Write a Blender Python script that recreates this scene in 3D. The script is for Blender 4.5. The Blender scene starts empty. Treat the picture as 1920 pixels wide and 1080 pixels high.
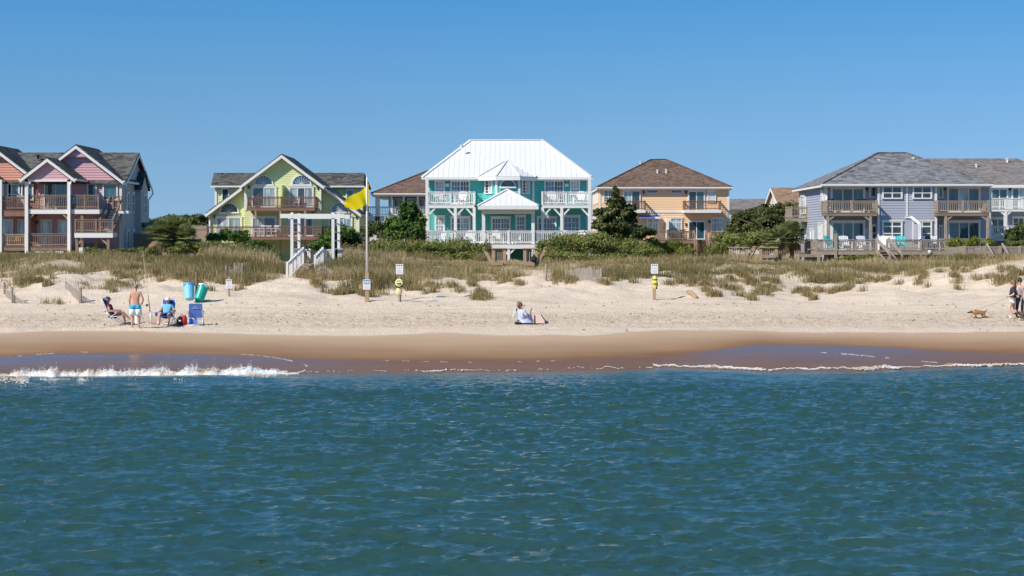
import bpy, bmesh, math, random
import numpy as np
from mathutils import Vector, Matrix
R = math.radians
scene = bpy.context.scene
COL = scene.collection
# ------------------------------------------------------------------ camera, sky, sun, exposure
CAM_H = 4.45
cam_d = bpy.data.cameras.new('camera'); cam = bpy.data.objects.new('camera', cam_d); COL.objects.link(cam)
cam.location = (0, 0, CAM_H); cam.rotation_euler = (R(90), 0, 0)
cam_d.sensor_width = 36; cam_d.lens = 56.25; cam_d.shift_y = -90/1920
cam_d.clip_start = 0.5; cam_d.clip_end = 6000
scene.camera = cam
SUN = Vector((-0.95, -0.70, 1.0)).normalized()
SKY_K, SKY_C = 1.2, 0.16; SKY_SAT = (1.0, 1.33); SKY_VAL = (.755, 1.09)
world = bpy.data.worlds.new('World'); scene.world = world; world.use_nodes = True
wn = world.node_tree.nodes; wl = world.node_tree.links
sky = wn.new('ShaderNodeTexSky'); sky.sky_type = 'NISHITA'; sky.sun_disc = False
sky.sun_elevation = math.asin(SUN.z); sky.sun_rotation = math.atan2(SUN.x, SUN.y)
sky.altitude = 0; sky.air_density = 1.0; sky.dust_density = 0.0; sky.ozone_density = 3.0
# clear deep blue sky: elevation is stretched so that the pale band stays close to the horizon
gm = wn.new('ShaderNodeTexCoord'); sep = wn.new('ShaderNodeSeparateXYZ'); cmb = wn.new('ShaderNodeCombineXYZ')
zz_ = wn.new('ShaderNodeMath'); zz_.operation = 'MAXIMUM'; zz_.inputs[1].default_value = 0.0
za = wn.new('ShaderNodeMath'); za.operation = 'MULTIPLY_ADD'; za.inputs[1].default_value = SKY_K; za.inputs[2].default_value = SKY_C
wl.new(gm.outputs['Generated'], sep.inputs[0]); wl.new(sep.outputs[0], cmb.inputs[0]); wl.new(sep.outputs[1], cmb.inputs[1])
wl.new(sep.outputs[2], zz_.inputs[0]); wl.new(zz_.outputs[0], za.inputs[0]); wl.new(za.outputs[0], cmb.inputs[2]); wl.new(cmb.outputs[0], sky.inputs['Vector'])
hs = wn.new('ShaderNodeHueSaturation'); hs.inputs['Hue'].default_value = 0.492; hs.inputs['Saturation'].default_value = 1.15; hs.inputs['Value'].default_value = 1.0
def ramp_z(a, b):
    m = wn.new('ShaderNodeMapRange'); m.inputs[1].default_value = 0.0; m.inputs[2].default_value = 0.16; m.inputs[3].default_value = a; m.inputs[4].default_value = b
    wl.new(sep.outputs[2], m.inputs[0]); return m.outputs[0]
wl.new(ramp_z(*SKY_SAT), hs.inputs['Saturation']); wl.new(ramp_z(*SKY_VAL), hs.inputs['Value'])   # paler towards the sea horizon
bgn = wn['Background']; bgn.inputs['Strength'].default_value = 0.12
wl.new(sky.outputs[0], hs.inputs['Color']); wl.new(hs.outputs[0], bgn.inputs['Color'])
sun_d = bpy.data.lights.new('sun', 'SUN'); sun_o = bpy.data.objects.new('sun', sun_d); COL.objects.link(sun_o)
sun_d.energy = 4.25; sun_d.angle = R(0.53); sun_d.color = (1.0, 0.93, 0.83)
sun_o.rotation_euler = SUN.to_track_quat('Z', 'Y').to_euler(); sun_o.location = (-60, -40, 80)
vs = scene.view_settings
vs.view_transform = 'Standard'; vs.look = 'None'; vs.gamma = 1; vs.exposure = 0.35; vs.use_curve_mapping = False
scene.cycles.max_bounces = 6; scene.cycles.transparent_max_bounces = 8

# ------------------------------------------------------------------ helpers
def PX(px, Y): return (px-960.0)*Y/3000.0          # photo column measured -> metres at distance Y
def PZ(py, Y): return CAM_H-(py-450.0)*Y/3000.0    # photo row measured -> height at distance Y
def lin(c):
    c /= 255.0
    return c/12.92 if c <= .04045 else ((c+.055)/1.055)**2.4
def S(r, g, b, k=1.0): return (lin(r)*k, lin(g)*k, lin(b)*k)
MATS = {}
def nodes_of(name):
    m = bpy.data.materials.new(name); m.use_nodes = True
    nt = m.node_tree
    return m, nt.nodes, nt.links, nt.nodes['Principled BSDF']
def mat(name, col, rough=.6, var=.12, scale=3.0, bump=.0, bscale=30, metal=0, spec=.4, stretch=None, dirt=0.0):
    """plain surface with mottled colour, optional grain bump and dirt patches"""
    if name in MATS: return MATS[name]
    m, N, L, p = nodes_of(name)
    p.inputs['Roughness'].default_value = rough; p.inputs['Metallic'].default_value = metal
    p.inputs['Specular IOR Level'].default_value = spec
    tc = N.new('ShaderNodeTexCoord'); src = tc.outputs['Object']
    if stretch:
        mp = N.new('ShaderNodeMapping'); mp.inputs['Scale'].default_value = stretch; L.new(src, mp.inputs[0]); src = mp.outputs[0]
    nz = N.new('ShaderNodeTexNoise'); nz.inputs['Scale'].default_value = scale; nz.inputs['Detail'].default_value = 5
    L.new(src, nz.inputs['Vector'])
    mx = N.new('ShaderNodeMix'); mx.data_type = 'RGBA'
    mx.inputs[6].default_value = (*[c*(1-var) for c in col], 1); mx.inputs[7].default_value = (*[min(1, c*(1+var)) for c in col], 1)
    L.new(nz.outputs['Fac'], mx.inputs[0]); out = mx.outputs[2]
    if dirt:
        n2 = N.new('ShaderNodeTexNoise'); n2.inputs['Scale'].default_value = scale*.35; n2.inputs['Detail'].default_value = 7
        L.new(src, n2.inputs['Vector'])
        rp = N.new('ShaderNodeMapRange'); rp.inputs[1].default_value = .52; rp.inputs[2].default_value = .75; rp.inputs[4].default_value = dirt
        L.new(n2.outputs['Fac'], rp.inputs[0])
        m2 = N.new('ShaderNodeMix'); m2.data_type = 'RGBA'; m2.inputs[7].default_value = (col[0]*.45, col[1]*.42, col[2]*.38, 1)
        L.new(rp.outputs[0], m2.inputs[0]); L.new(out, m2.inputs[6]); out = m2.outputs[2]
    L.new(out, p.inputs['Base Color'])
    if bump:
        n3 = N.new('ShaderNodeTexNoise'); n3.inputs['Scale'].default_value = bscale; n3.inputs['Detail'].default_value = 4; L.new(src, n3.inputs['Vector'])
        b = N.new('ShaderNodeBump'); b.inputs['Strength'].default_value = bump; b.inputs['Distance'].default_value = .02
        L.new(n3.outputs['Fac'], b.inputs['Height']); L.new(b.outputs[0], p.inputs['Normal'])
    MATS[name] = m; return m
def shingle_mat(name, col, var=.6):
    m, N, L, p = nodes_of(name); p.inputs['Roughness'].default_value = .9; p.inputs['Specular IOR Level'].default_value = .15
    tc = N.new('ShaderNodeTexCoord'); 
    mp = N.new('ShaderNodeMapping'); mp.inputs['Scale'].default_value = (2.6, 3.5, 5.0); L.new(tc.outputs['Object'], mp.inputs[0])
    vo = N.new('ShaderNodeTexVoronoi'); vo.inputs['Scale'].default_value = 1.0; L.new(mp.outputs[0], vo.inputs['Vector'])
    nz = N.new('ShaderNodeTexNoise'); nz.inputs['Scale'].default_value = .5; nz.inputs['Detail'].default_value = 6; L.new(tc.outputs['Object'], nz.inputs['Vector'])
    sx = N.new('ShaderNodeSeparateColor'); L.new(vo.outputs['Color'], sx.inputs[0])
    ad = N.new('ShaderNodeMath'); ad.operation = 'ADD'; L.new(sx.outputs[0], ad.inputs[0]); L.new(nz.outputs['Fac'], ad.inputs[1])
    mr = N.new('ShaderNodeMapRange'); mr.inputs[1].default_value = .45; mr.inputs[2].default_value = 1.45; L.new(ad.outputs[0], mr.inputs[0])
    mx = N.new('ShaderNodeMix'); mx.data_type = 'RGBA'
    mx.inputs[6].default_value = (*[c*(1-var) for c in col], 1); mx.inputs[7].default_value = (*[c*(1+var) for c in col], 1)
    L.new(mr.outputs[0], mx.inputs[0]); L.new(mx.outputs[2], p.inputs['Base Color'])
    b = N.new('ShaderNodeBump'); b.inputs['Strength'].default_value = .5; b.inputs['Distance'].default_value = .02
    L.new(vo.outputs['Distance'], b.inputs['Height']); L.new(b.outputs[0], p.inputs['Normal'])
    MATS[name] = m; return m
def tint_mat(name, c0, c1, rough=.7, transl=.25, c2=None):
    """leaf / blade material: colour from the per-leaf 'tint' attribute"""
    m, N, L, p = nodes_of(name); out = N['Material Output']
    at = N.new('ShaderNodeAttribute'); at.attribute_name = 'tint'
    rp = N.new('ShaderNodeValToRGB'); e = rp.color_ramp.elements
    e[0].color = (*c0, 1); e[1].color = (*c1, 1)
    if c2:
        x = rp.color_ramp.elements.new(.5); x.color = (*c1, 1); e = rp.color_ramp.elements; e[2].color = (*c2, 1)
    L.new(at.outputs['Fac'], rp.inputs[0])
    L.new(rp.outputs[0], p.inputs['Base Color']); p.inputs['Roughness'].default_value = rough; p.inputs['Specular IOR Level'].default_value = .2
    tr = N.new('ShaderNodeBsdfTranslucent'); L.new(rp.outputs[0], tr.inputs[0])
    mx = N.new('ShaderNodeMixShader'); mx.inputs[0].default_value = transl
    L.new(p.outputs[0], mx.inputs[1]); L.new(tr.outputs[0], mx.inputs[2]); L.new(mx.outputs[0], out.inputs[0])
    MATS[name] = m; return m

ORG = {}
def tag(o, label=None, cat=None, group=None, kind=None):
    if label: o['label'] = label
    if cat: o['category'] = cat
    if group: o['group'] = group
    if kind: o['kind'] = kind
    return o
def thing(name, label, cat, loc=(0, 0, 0), group=None):
    o = bpy.data.objects.new(name, None); COL.objects.link(o); o.location = loc; o.empty_display_size = .3
    ORG[o.name] = Vector(loc)
    return tag(o, label, cat, group)
def link_mesh(name, me, m, parent=None):
    o = bpy.data.objects.new(name, me); COL.objects.link(o)
    if m and not me.materials: me.materials.append(m)
    if parent: o.parent = parent; ORG[o.name] = ORG[parent.name].copy()
    else: ORG[o.name] = Vector((0, 0, 0))
    return o
def np_mesh(name, V, F, smooth=False, tint=None):
    """V (n,3), F (m,k) arrays -> mesh, fast"""
    V = np.asarray(V, dtype=np.float32); F = np.asarray(F, dtype=np.int32)
    me = bpy.data.meshes.new(name); me.vertices.add(len(V)); me.vertices.foreach_set('co', V.ravel())
    k = F.shape[1]; me.loops.add(F.size); me.loops.foreach_set('vertex_index', F.ravel())
    me.polygons.add(len(F)); me.polygons.foreach_set('loop_start', np.arange(0, F.size, k, dtype=np.int32))
    if smooth: me.polygons.foreach_set('use_smooth', np.ones(len(F), dtype=bool))
    me.update(calc_edges=True)
    if tint is not None:
        a = me.attributes.new('tint', 'FLOAT', 'POINT'); a.data.foreach_set('value', np.asarray(tint, dtype=np.float32))
    return me
class Fr:
    """local wall frame: u along the wall, n out of it, z up"""
    def __init__(s, O, U, N): s.O, s.U, s.N = Vector(O), Vector(U).normalized(), Vector(N).normalized()
    def __call__(s, u, n, z): return s.O+s.U*u+s.N*n+Vector((0, 0, z))
def front(Y): return Fr((0, Y, 0), (1, 0, 0), (0, -1, 0))
def rside(X): return Fr((X, 0, 0), (0, 1, 0), (1, 0, 0))
def lside(X): return Fr((X, 0, 0), (0, 1, 0), (-1, 0, 0))
W0 = Fr((0, 0, 0), (1, 0, 0), (0, 1, 0))
class MB:
    def __init__(s): s.v = []; s.f = []
    def face(s, pts):
        i = len(s.v); s.v += [Vector(p) for p in pts]; s.f.append(tuple(range(i, i+len(pts))))
    def hexa(s, c):
        i = len(s.v); s.v += [Vector(p) for p in c]
        for q in ((0, 1, 2, 3), (7, 6, 5, 4), (0, 4, 5, 1), (1, 5, 6, 2), (2, 6, 7, 3), (3, 7, 4, 0)): s.f.append(tuple(i+k for k in q))
    def box(s, u0, u1, n0, n1, z0, z1, F=W0):
        s.hexa([F(u0, n0, z0), F(u1, n0, z0), F(u1, n1, z0), F(u0, n1, z0), F(u0, n0, z1), F(u1, n0, z1), F(u1, n1, z1), F(u0, n1, z1)])
        return s
    def bar(s, p, q, w, h=None, up=(0, 0, 1)):
        p, q = Vector(p), Vector(q); h = h or w; d = (q-p)
        if d.length < 1e-6: return s
        d.normalize(); u = Vector(up)
        if abs(d.dot(u)) > .98: u = Vector((0, 1, 0))
        a = d.cross(u).normalized()*(w/2); b = a.cross(d).normalized()*(h/2)
        s.hexa([p-a-b, p+a-b, p+a+b, p-a+b, q-a-b, q+a-b, q+a+b, q-a+b]); return s
    def slab(s, pts, t, d=(0, 0, -1)):
        """polygon thickened along d"""
        d = Vector(d)*t; n = len(pts); i = len(s.v); s.v += [Vector(p) for p in pts]+[Vector(p)+d for p in pts]
        s.f.append(tuple(range(i, i+n))); s.f.append(tuple(range(i+2*n-1, i+n-1, -1)))
        for k in range(n): s.f.append((i+k, i+(k+1) % n, i+n+(k+1) % n, i+n+k))
        return s
    def tube(s, pts, rad, n=8, cap=True):
        pts = [Vector(p) for p in pts]
        if not hasattr(rad, '__len__'): rad = [rad]*len(pts)
        base = len(s.v); ref = None
        for k, p in enumerate(pts):
            d = (pts[min(k+1, len(pts)-1)]-pts[max(k-1, 0)])
            if d.length < 1e-9: d = Vector((0, 0, 1))
            d.normalize()
            if ref is None: ref = Vector((1, 0, 0)) if abs(d.x) < .8 else Vector((0, 1, 0))
            a = d.cross(ref).normalized(); b = d.cross(a).normalized(); ref = a.cross(d)
            for j in range(n):
                t = 2*math.pi*j/n; s.v.append(p+(a*math.cos(t)+b*math.sin(t))*rad[k])
        for k in range(len(pts)-1):
            for j in range(n):
                i0 = base+k*n; s.f.append((i0+j, i0+(j+1) % n, i0+n+(j+1) % n, i0+n+j))
        if cap:
            s.f.append(tuple(base+j for j in range(n))[::-1]); s.f.append(tuple(base+(len(pts)-1)*n+j for j in range(n)))
        return s
    def ball(s, c, r, nu=10, nv=7, sq=(1, 1, 1), M=None):
        c = Vector(c); base = len(s.v)
        for i in range(nv+1):
            a = math.pi*i/nv
            for j in range(nu):
                t = 2*math.pi*j/nu; q = Vector((r*sq[0]*math.sin(a)*math.cos(t), r*sq[1]*math.sin(a)*math.sin(t), r*sq[2]*math.cos(a)))
                s.v.append(c+(M @ q if M else q))
        for i in range(nv):
            for j in range(nu): s.f.append((base+i*nu+j, base+i*nu+(j+1) % nu, base+(i+1)*nu+(j+1) % nu, base+(i+1)*nu+j))
        return s
    def siding(s, poly, F, course=.19, lip=.028, n0=0.0):
        """lap boards over polygon [(u,z)...]: each course a tilted board with an under-lip"""
        zs = [p[1] for p in poly]; z = min(zs)
        while z < max(zs)-1e-4:
            z1 = z+course; q = clip(clip(poly, 1, z, True), 1, z1, False)
            if len(q) >= 3:
                def n_of(zz): return n0+lip*(1-(zz-z)/course)
                s.face([F(u, n_of(zz), zz) for u, zz in q])
                low = [p for p in q if abs(p[1]-z) < 1e-5]
                if len(low) >= 2:
                    a, b = min(p[0] for p in low), max(p[0] for p in low)
                    s.face([F(a, n0+lip, z), F(b, n0+lip, z), F(b, n0, z), F(a, n0, z)])
            z = z1
        return s
    def prism(s, poly, F, n0, n1):
        n = len(poly); i = len(s.v)
        s.v += [F(u, n0, z) for u, z in poly]+[F(u, n1, z) for u, z in poly]
        s.f.append(tuple(range(i, i+n))); s.f.append(tuple(range(i+2*n-1, i+n-1, -1)))
        for k in range(n): s.f.append((i+k, i+(k+1) % n, i+n+(k+1) % n, i+n+k))
        return s
    def build(s, name, m, parent=None, smooth=False, kind=None):
        if not s.v: return None
        o0 = ORG[parent.name] if parent else Vector((0, 0, 0))
        me = bpy.data.meshes.new(name); me.from_pydata([tuple(v-o0) for v in s.v], [], s.f); me.update()
        if smooth: me.polygons.foreach_set('use_smooth', [True]*len(me.polygons))
        o = link_mesh(name, me, m, parent)
        if kind: o['kind'] = kind
        return o
def clip(poly, ax, val, keep_above):
    out = []; n = len(poly)
    for i in range(n):
        a, b = poly[i], poly[(i+1) % n]
        ia = a[ax] >= val-1e-9 if keep_above else a[ax] <= val+1e-9; ib = b[ax] >= val-1e-9 if keep_above else b[ax] <= val+1e-9
        if ia: out.append(a)
        if ia != ib:
            t = (val-a[ax])/(b[ax]-a[ax]); out.append(tuple(a[k]+(b[k]-a[k])*t if k != ax else val for k in range(len(a))))
    return out
def copy_tree(o, parent=None):
    c = o.copy(); COL.objects.link(c); c.parent = parent
    ORG[c.name] = ORG.get(o.name, Vector((0, 0, 0))).copy()
    for ch in list(o.children): copy_tree(ch, c)
    return c
def vnoise(x, y, seed=0):
    x = np.asarray(x, float); y = np.asarray(y, float)
    xi = np.floor(x).astype(np.int64); yi = np.floor(y).astype(np.int64); fx = x-xi; fy = y-yi
    fx = fx*fx*(3-2*fx); fy = fy*fy*(3-2*fy)
    def h(a, b):
        n = (a*374761393+b*668265263+seed*1274126177) & 0x7fffffff
        n = ((n ^ (n >> 13))*1274126177) & 0x7fffffff
        return ((n ^ (n >> 16)) & 0xffff)/65535.0
    return (h(xi, yi)*(1-fx)+h(xi+1, yi)*fx)*(1-fy)+(h(xi, yi+1)*(1-fx)+h(xi+1, yi+1)*fx)*fy
def fbm(x, y, seed=0, oct=4):
    t = 0; a = .5; s = 0
    for k in range(oct): t = t+a*vnoise(x*2**k, y*2**k, seed+k*17); s += a; a *= .5
    return t/s
rnd = random.Random(7); rng = np.random.default_rng(11)
# ------------------------------------------------------------------ terrain heights
_cx = np.array([-200, 0, 100, 200, 300, 450, 540, 640, 760, 900, 1050, 1200, 1350, 1500, 1650, 1800, 1920, 2120], float)
_rows = {  # photo rows of bare ground measured at each distance
 68: [592]*18,
 75: [575, 572, 572, 570, 566, 560, 556, 560, 563, 564, 566, 563, 562, 566, 565, 562, 556, 552],
 84: [520, 522, 517, 520, 521, 531, 530, 527, 533, 526, 521, 524, 530, 533, 525, 514, 500, 498],
 92: [500, 502, 497, 501, 504, 510, 516, 508, 509, 509, 507, 507, 509, 509, 507, 502, 495, 492],
 104: [486, 486, 483, 482, 487, 497, 502, 487, 492, 497, 496, 494, 494, 497, 494, 491, 488, 486]}
_Ys = np.array([62.5, 65, 68, 75, 84, 92, 104, 118, 145, 220, 4000], float)
_tab = np.zeros((len(_Ys), len(_cx)))
_tab[0] = .78; _tab[1] = .94; _tab[2] = 1.14
for i, y in ((3, 75), (4, 84), (5, 92), (6, 104)): _tab[i] = CAM_H-(np.array(_rows[y])-450)*y/3000
_tab[7] = [2.95, 2.95, 2.95, 2.9, 2.8, 2.5, 2.45, 2.75, 2.7, 2.65, 2.65, 2.65, 2.6, 2.55, 2.6, 2.65, 2.7, 2.7]
_tab[8] = 2.45; _tab[9] = 2.4; _tab[10] = 2.4
_shx = np.array([-300, 0, 250, 480, 560, 700, 950, 1150, 1240, 1340, 1450, 1560, 1700, 1920, 2200], float)
_shr = np.array([706, 704, 703, 701, 700, 698, 697, 695, 689, 692, 697, 695, 691, 684, 680], float)
def shore_y(px): return 3000*CAM_H/(np.interp(px, _shx, _shr)-450)
def ground(X, Y):
    X = np.asarray(X, float); Y = np.asarray(Y, float)
    px = np.clip(960+3000*X/np.maximum(Y, 20), -200, 2120)
    pc = np.interp(px, _cx, np.arange(len(_cx))); yc = np.interp(Y, _Ys, np.arange(len(_Ys)))
    i = np.clip(np.floor(pc).astype(int), 0, len(_cx)-2); j = np.clip(np.floor(yc).astype(int), 0, len(_Ys)-2)
    fx = pc-i; fy = yc-j; fx = fx*fx*(3-2*fx)
    z = (_tab[j, i]*(1-fx)+_tab[j, i+1]*fx)*(1-fy)+(_tab[j+1, i]*(1-fx)+_tab[j+1, i+1]*fx)*fy
    d = np.clip((Y-72)/9, 0, 1)*np.clip((170-Y)/50, 0.25, 1)
    z = z+d*((fbm(X*.22, Y*.22, 3, 4)-.5)*1.0+(fbm(X*.8, Y*.8, 9, 3)-.5)*.42)
    fp = np.clip((Y-62.6)/1.2, 0, 1)*np.clip((105-Y)/10, 0, 1)
    z = z+fp*((vnoise(X*2.6, Y*2.6, 21)-.5)*.05+(vnoise(X*5.1, Y*4.1, 22)-.5)*.10*np.exp(-((Y-67.5)/2.6)**2)+(vnoise(X*.5, Y*1.2, 23)-.5)*.06)
    for k, (y0, am) in enumerate(((65.9, .05), (66.35, .05), (67.6, .06), (68.3, .06), (70.2, .05), (70.7, .05), (72.3, .04))):
        z = z-am*np.exp(-((Y-y0-.012*X-.5*np.sin(X*.09+k//2*1.9))/.13)**2)*fp*(.4+.9*vnoise(X*.3, X*0+k, 25))
    z = z+fp*(vnoise(X*4.2, Y*3.4, 27)-.5)*.09*np.clip(np.exp(-((X+16)/6)**2*(Y < 71))*(Y < 71)+np.exp(-((X+12)/1.8)**2)*(Y > 66)*(Y < 91), 0, 1)
    ys = shore_y(np.clip(960+3000*X/np.maximum(Y, 20), -300, 2200))
    t = (Y-ys)/(62.5-ys)
    zb = np.where(t > 0, .78*np.clip(t, 0, 1)**1.08, .78*t*1.0)
    zb = np.maximum(zb, -2.5)
    return np.where(Y < 62.5, zb, z)
def gz(X, Y): return float(ground(np.array([X]), np.array([Y]))[0])
def grow(a, b, n): return list(np.geomspace(abs(a), abs(b), n)*np.sign(a))
def tensor(xs, ys):
    X, Y = np.meshgrid(xs, ys); nx, ny = len(xs), len(ys)
    idx = np.arange(nx*ny).reshape(ny, nx)
    F = np.stack([idx[:-1, :-1], idx[:-1, 1:], idx[1:, 1:], idx[1:, :-1]], -1).reshape(-1, 4)
    return X, Y, F
# wetness line rows (upper edge of the darker glossy sand), in photo rows at that distance
def wet_fields(X, Y):
    px = 960+3000*X/np.maximum(Y, 20)
    z = ground(X, Y); row = 450+3000*(CAM_H-z)/np.maximum(Y, 20)
    wob = (fbm(X*.35, Y*.35, 51, 3)-.5)+.35*(fbm(X*1.3, Y*2.2, 52, 3)-.5)
    r1 = np.interp(px, [-300, 0, 200, 400, 640, 850, 1100, 1260, 1500, 1920, 2200], [622, 623, 621, 625, 628, 627, 626, 620, 621, 623, 622])+wob*9
    damp = np.clip((row-r1+1.2)/2.4, 0, 1)
    r2 = np.interp(px, [-300, 0, 120, 300, 520, 600, 700, 1000, 1200, 1320, 1420, 1560, 1700, 1920, 2200], [668, 667, 660, 660, 667, 672, 672, 673, 669, 657, 645, 645, 653, 661, 660])+wob*6
    film = np.clip((row-r2+3.0)/8.0, 0, 1)
    lobe = np.interp(px+wob*90, [-300, 0, 380, 620, 760, 1230, 1360, 1640, 1800, 2200], [.8, 1, .85, .45, .05, .05, .9, 1, .45, .3])*np.clip(1.25-(row-r2)/34, .25, 1)
    return damp, film, lobe, (row-r1)/np.maximum(r2-r1, 1)
xs = np.array(grow(-1600, -44, 26)+list(np.arange(-43.5, 43.6, .25))+grow(44, 1600, 26))
ys = np.array([-1500, -300, 0, 20, 30, 38, 42, 45, 47]+list(np.arange(48, 66, .14))+list(np.arange(66, 110, .22))+list(np.arange(110.5, 150, 1.5))+grow(152, 3500, 28))
GX, GY, GF = tensor(xs, ys)
GZ = ground(GX, GY)
far = GY > 260
GZ = np.where(GY < 45, np.minimum(GZ, -2.2), GZ)
me = np_mesh('beach', np.stack([GX, GY, GZ], -1).reshape(-1, 3), GF, smooth=True)
damp, film, lobe, prog = wet_fields(GX, GY)
damp = np.where(GY > 66, 0, damp); film = np.where(GY > 64, 0, film)
for nm, arr in (('damp', damp), ('film', film), ('trample', np.exp(-((GY-67.3)/2.9)**4)*(.35+.65*fbm(GX*.25, GY*1.1, 55, 3))), ('mirror', lobe), ('seaward', np.clip(prog, 0, 1)), ('soil', np.clip((GY-84-6*(fbm(GX*.2, GY*.2, 5)-.5))/16, 0, 1))):
    a = me.attributes.new(nm, 'FLOAT', 'POINT'); a.data.foreach_set('value', arr.astype(np.float32).ravel())
def sand_material():
    m, N, L, p = nodes_of('beach_sand')
    tc = N.new('ShaderNodeTexCoord'); P = tc.outputs['Object']
    def att(n): a = N.new('ShaderNodeAttribute'); a.attribute_name = n; return a.outputs['Fac']
    def noise(sc, det=4, st=None):
        n = N.new('ShaderNodeTexNoise'); n.inputs['Scale'].default_value = sc; n.inputs['Detail'].default_value = det
        if st:
            mp = N.new('ShaderNodeMapping'); mp.inputs['Scale'].default_value = st; L.new(P, mp.inputs[0]); L.new(mp.outputs[0], n.inputs['Vector'])
        else: L.new(P, n.inputs['Vector'])
        return n.outputs['Fac']
    def mix(f, a, b):
        x = N.new('ShaderNodeMix'); x.data_type = 'RGBA'
        for v, k in ((f, 0), (a, 6), (b, 7)):
            if isinstance(v, tuple): x.inputs[k].default_value = (*v, 1)
            elif isinstance(v, (int, float)): x.inputs[k].default_value = v
            else: L.new(v, x.inputs[k])
        return x.outputs[2]
    def rng_(v, a, b, c=0, d=1):
        x = N.new('ShaderNodeMapRange'); L.new(v, x.inputs[0])
        for k, q in enumerate((a, b, c, d)): x.inputs[k+1].default_value = q
        return x.outputs[0]
    dry = mix(noise(.35, 6, (.5, 1.6, 1)), SAND0, SAND1)
    dry = mix(rng_(noise(9, 3), .58, .70, 0, .55), dry, SAND2)               # wrack crumbs, and footprint shade coloured in as dark specks
    dry = mix(rng_(noise(.9, 5, (.25, 2.2, 1)), .56, .72, 0, .45), dry, SAND2)
    tr = mix(rng_(noise(6, 4), .52, .60), (.56, .44, .325), (.33, .24, .16)); dry = mix(att('trample'), dry, tr)  # trodden band: shade of the footprint dents is painted into the colour as specks
    dry = mix(att('soil'), dry, SOIL)
    wet = mix(rng_(noise(.5, 5, (.3, 1.4, 1)), .35, .7), DAMP0, DAMP1)
    wet = mix(rng_(att('seaward'), -.05, .95), DAMP0L, wet)
    flm = mix(noise(.6, 5, (.35, 1.5, 1)), FILM0, FILM1)
    c = mix(att('damp'), dry, wet); c = mix(att('film'), c, flm)
    L.new(c, p.inputs['Base Color'])
    r0 = rng_(att('damp'), 0, 1, .95, .62)
    mm = N.new('ShaderNodeMix'); mm.data_type = 'FLOAT'; L.new(att('film'), mm.inputs[0]); L.new(r0, mm.inputs[2])
    L.new(rng_(att('mirror'), 0, 1, .48, .13), mm.inputs[3]); L.new(mm.outputs[0], p.inputs['Roughness'])
    p.inputs['IOR'].default_value = 1.33
    mul = N.new('ShaderNodeMath'); mul.operation = 'MULTIPLY'; sk = N.new('ShaderNodeMath'); sk.operation = 'MULTIPLY'; L.new(att('mirror'), sk.inputs[0]); L.new(rng_(noise(1.0, 5, (.16, 1.9, 1)), .38, .62, .35, 1.0), sk.inputs[1]); L.new(att('film'), mul.inputs[0]); L.new(sk.outputs[0], mul.inputs[1]); L.new(rng_(mul.outputs[0], 0, 1, .06, .80), p.inputs['Specular IOR Level'])
    b = N.new('ShaderNodeBump'); b.inputs['Distance'].default_value = .05
    L.new(rng_(att('damp'), 0, 1, .9, .03), b.inputs['Strength'])
    ad = N.new('ShaderNodeMath'); ad.operation = 'ADD'; L.new(noise(2.6, 5), ad.inputs[0]); L.new(noise(11, 3), ad.inputs[1])
    L.new(ad.outputs[0], b.inputs['Height']); L.new(b.outputs[0], p.inputs['Normal'])
    return m
SAND0, SAND1, SAND2 = (.60, .475, .355), (.73, .605, .475), (.42, .32, .225)
SOIL = (.30, .23, .13)
DAMP0, DAMP1, DAMP0L = (.22, .118, .055), (.31, .178, .088), (.51, .365, .245)
FILM0, FILM1 = (.165, .090, .056), (.215, .122, .078)
beach = link_mesh('beach', me, sand_material()); tag(beach, 'pale dry beach sand with a brown wet swash edge', kind='structure')

# ------------------------------------------------------------------ ocean: spectrum of short wind waves
def wave_field(n, Lx, rms, peak, seed, wind=(.35, 1.0), lam=.9, spread=2.2):
    r = np.random.default_rng(seed)
    k1 = 2*np.pi*np.fft.fftfreq(n, Lx/n); KX, KY = np.meshgrid(k1, k1)
    K = np.hypot(KX, KY); K[0, 0] = 1e9; w = np.array(wind)/np.hypot(*wind)
    kp = 2*np.pi/peak; c = (KX*w[0]+KY*w[1])/K
    Sp = np.exp(-1.25*(kp/K)**2)/K**3.3*(np.abs(c)**spread+.02)
    H = np.sqrt(Sp)*(r.normal(size=K.shape)+1j*r.normal(size=K.shape)); H[0, 0] = 0
    h = np.real(np.fft.ifft2(H)); sc = rms/h.std(); 
    dx = np.real(np.fft.ifft2(1j*KX/K*H))*sc*lam; dy = np.real(np.fft.ifft2(1j*KY/K*H))*sc*lam
    return h*sc, dx, dy
NW, LW = 768, 66.0
h1, dx1, dy1 = wave_field(NW, LW,   .018, .85, 5, (.2, 1), 1.2, 5.5)
h2, dx2, dy2 = wave_field(NW, LW, .019, 4.2, 8, (-.25, 1), .9, 3)
dxw = LW/NW
ax = np.arange(NW)*dxw-LW/2; ay = np.arange(NW)*dxw-4.0
ix = np.where(np.abs(ax) < 27)[0]; iy = np.where((ay > 13) & (ay < 60.5))[0]
sub = np.ix_(iy, ix)
xs = np.concatenate([grow(-2500, -28, 16), ax[ix], grow(28, 2500, 16)]); ys = np.concatenate([[-3000, -800, -200, -60, -20, 0, 8, 11], ay[iy], [61.5, 64]])
OX, OY, OF = tensor(xs, ys)
OZ = np.zeros_like(OX); DX = np.zeros_like(OX); DY = np.zeros_like(OX)
j0, i0 = 8, 16
sl = (slice(j0, j0+len(iy)), slice(i0, i0+len(ix)))
XX, YY = OX[sl], OY[sl]
pxw = 960+3000*XX/YY
gap = shore_y(pxw)-YY
att = np.clip((gap-.2)/7, .06, 1)
OZ[sl] = (h1+h2)[sub]*att
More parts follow.
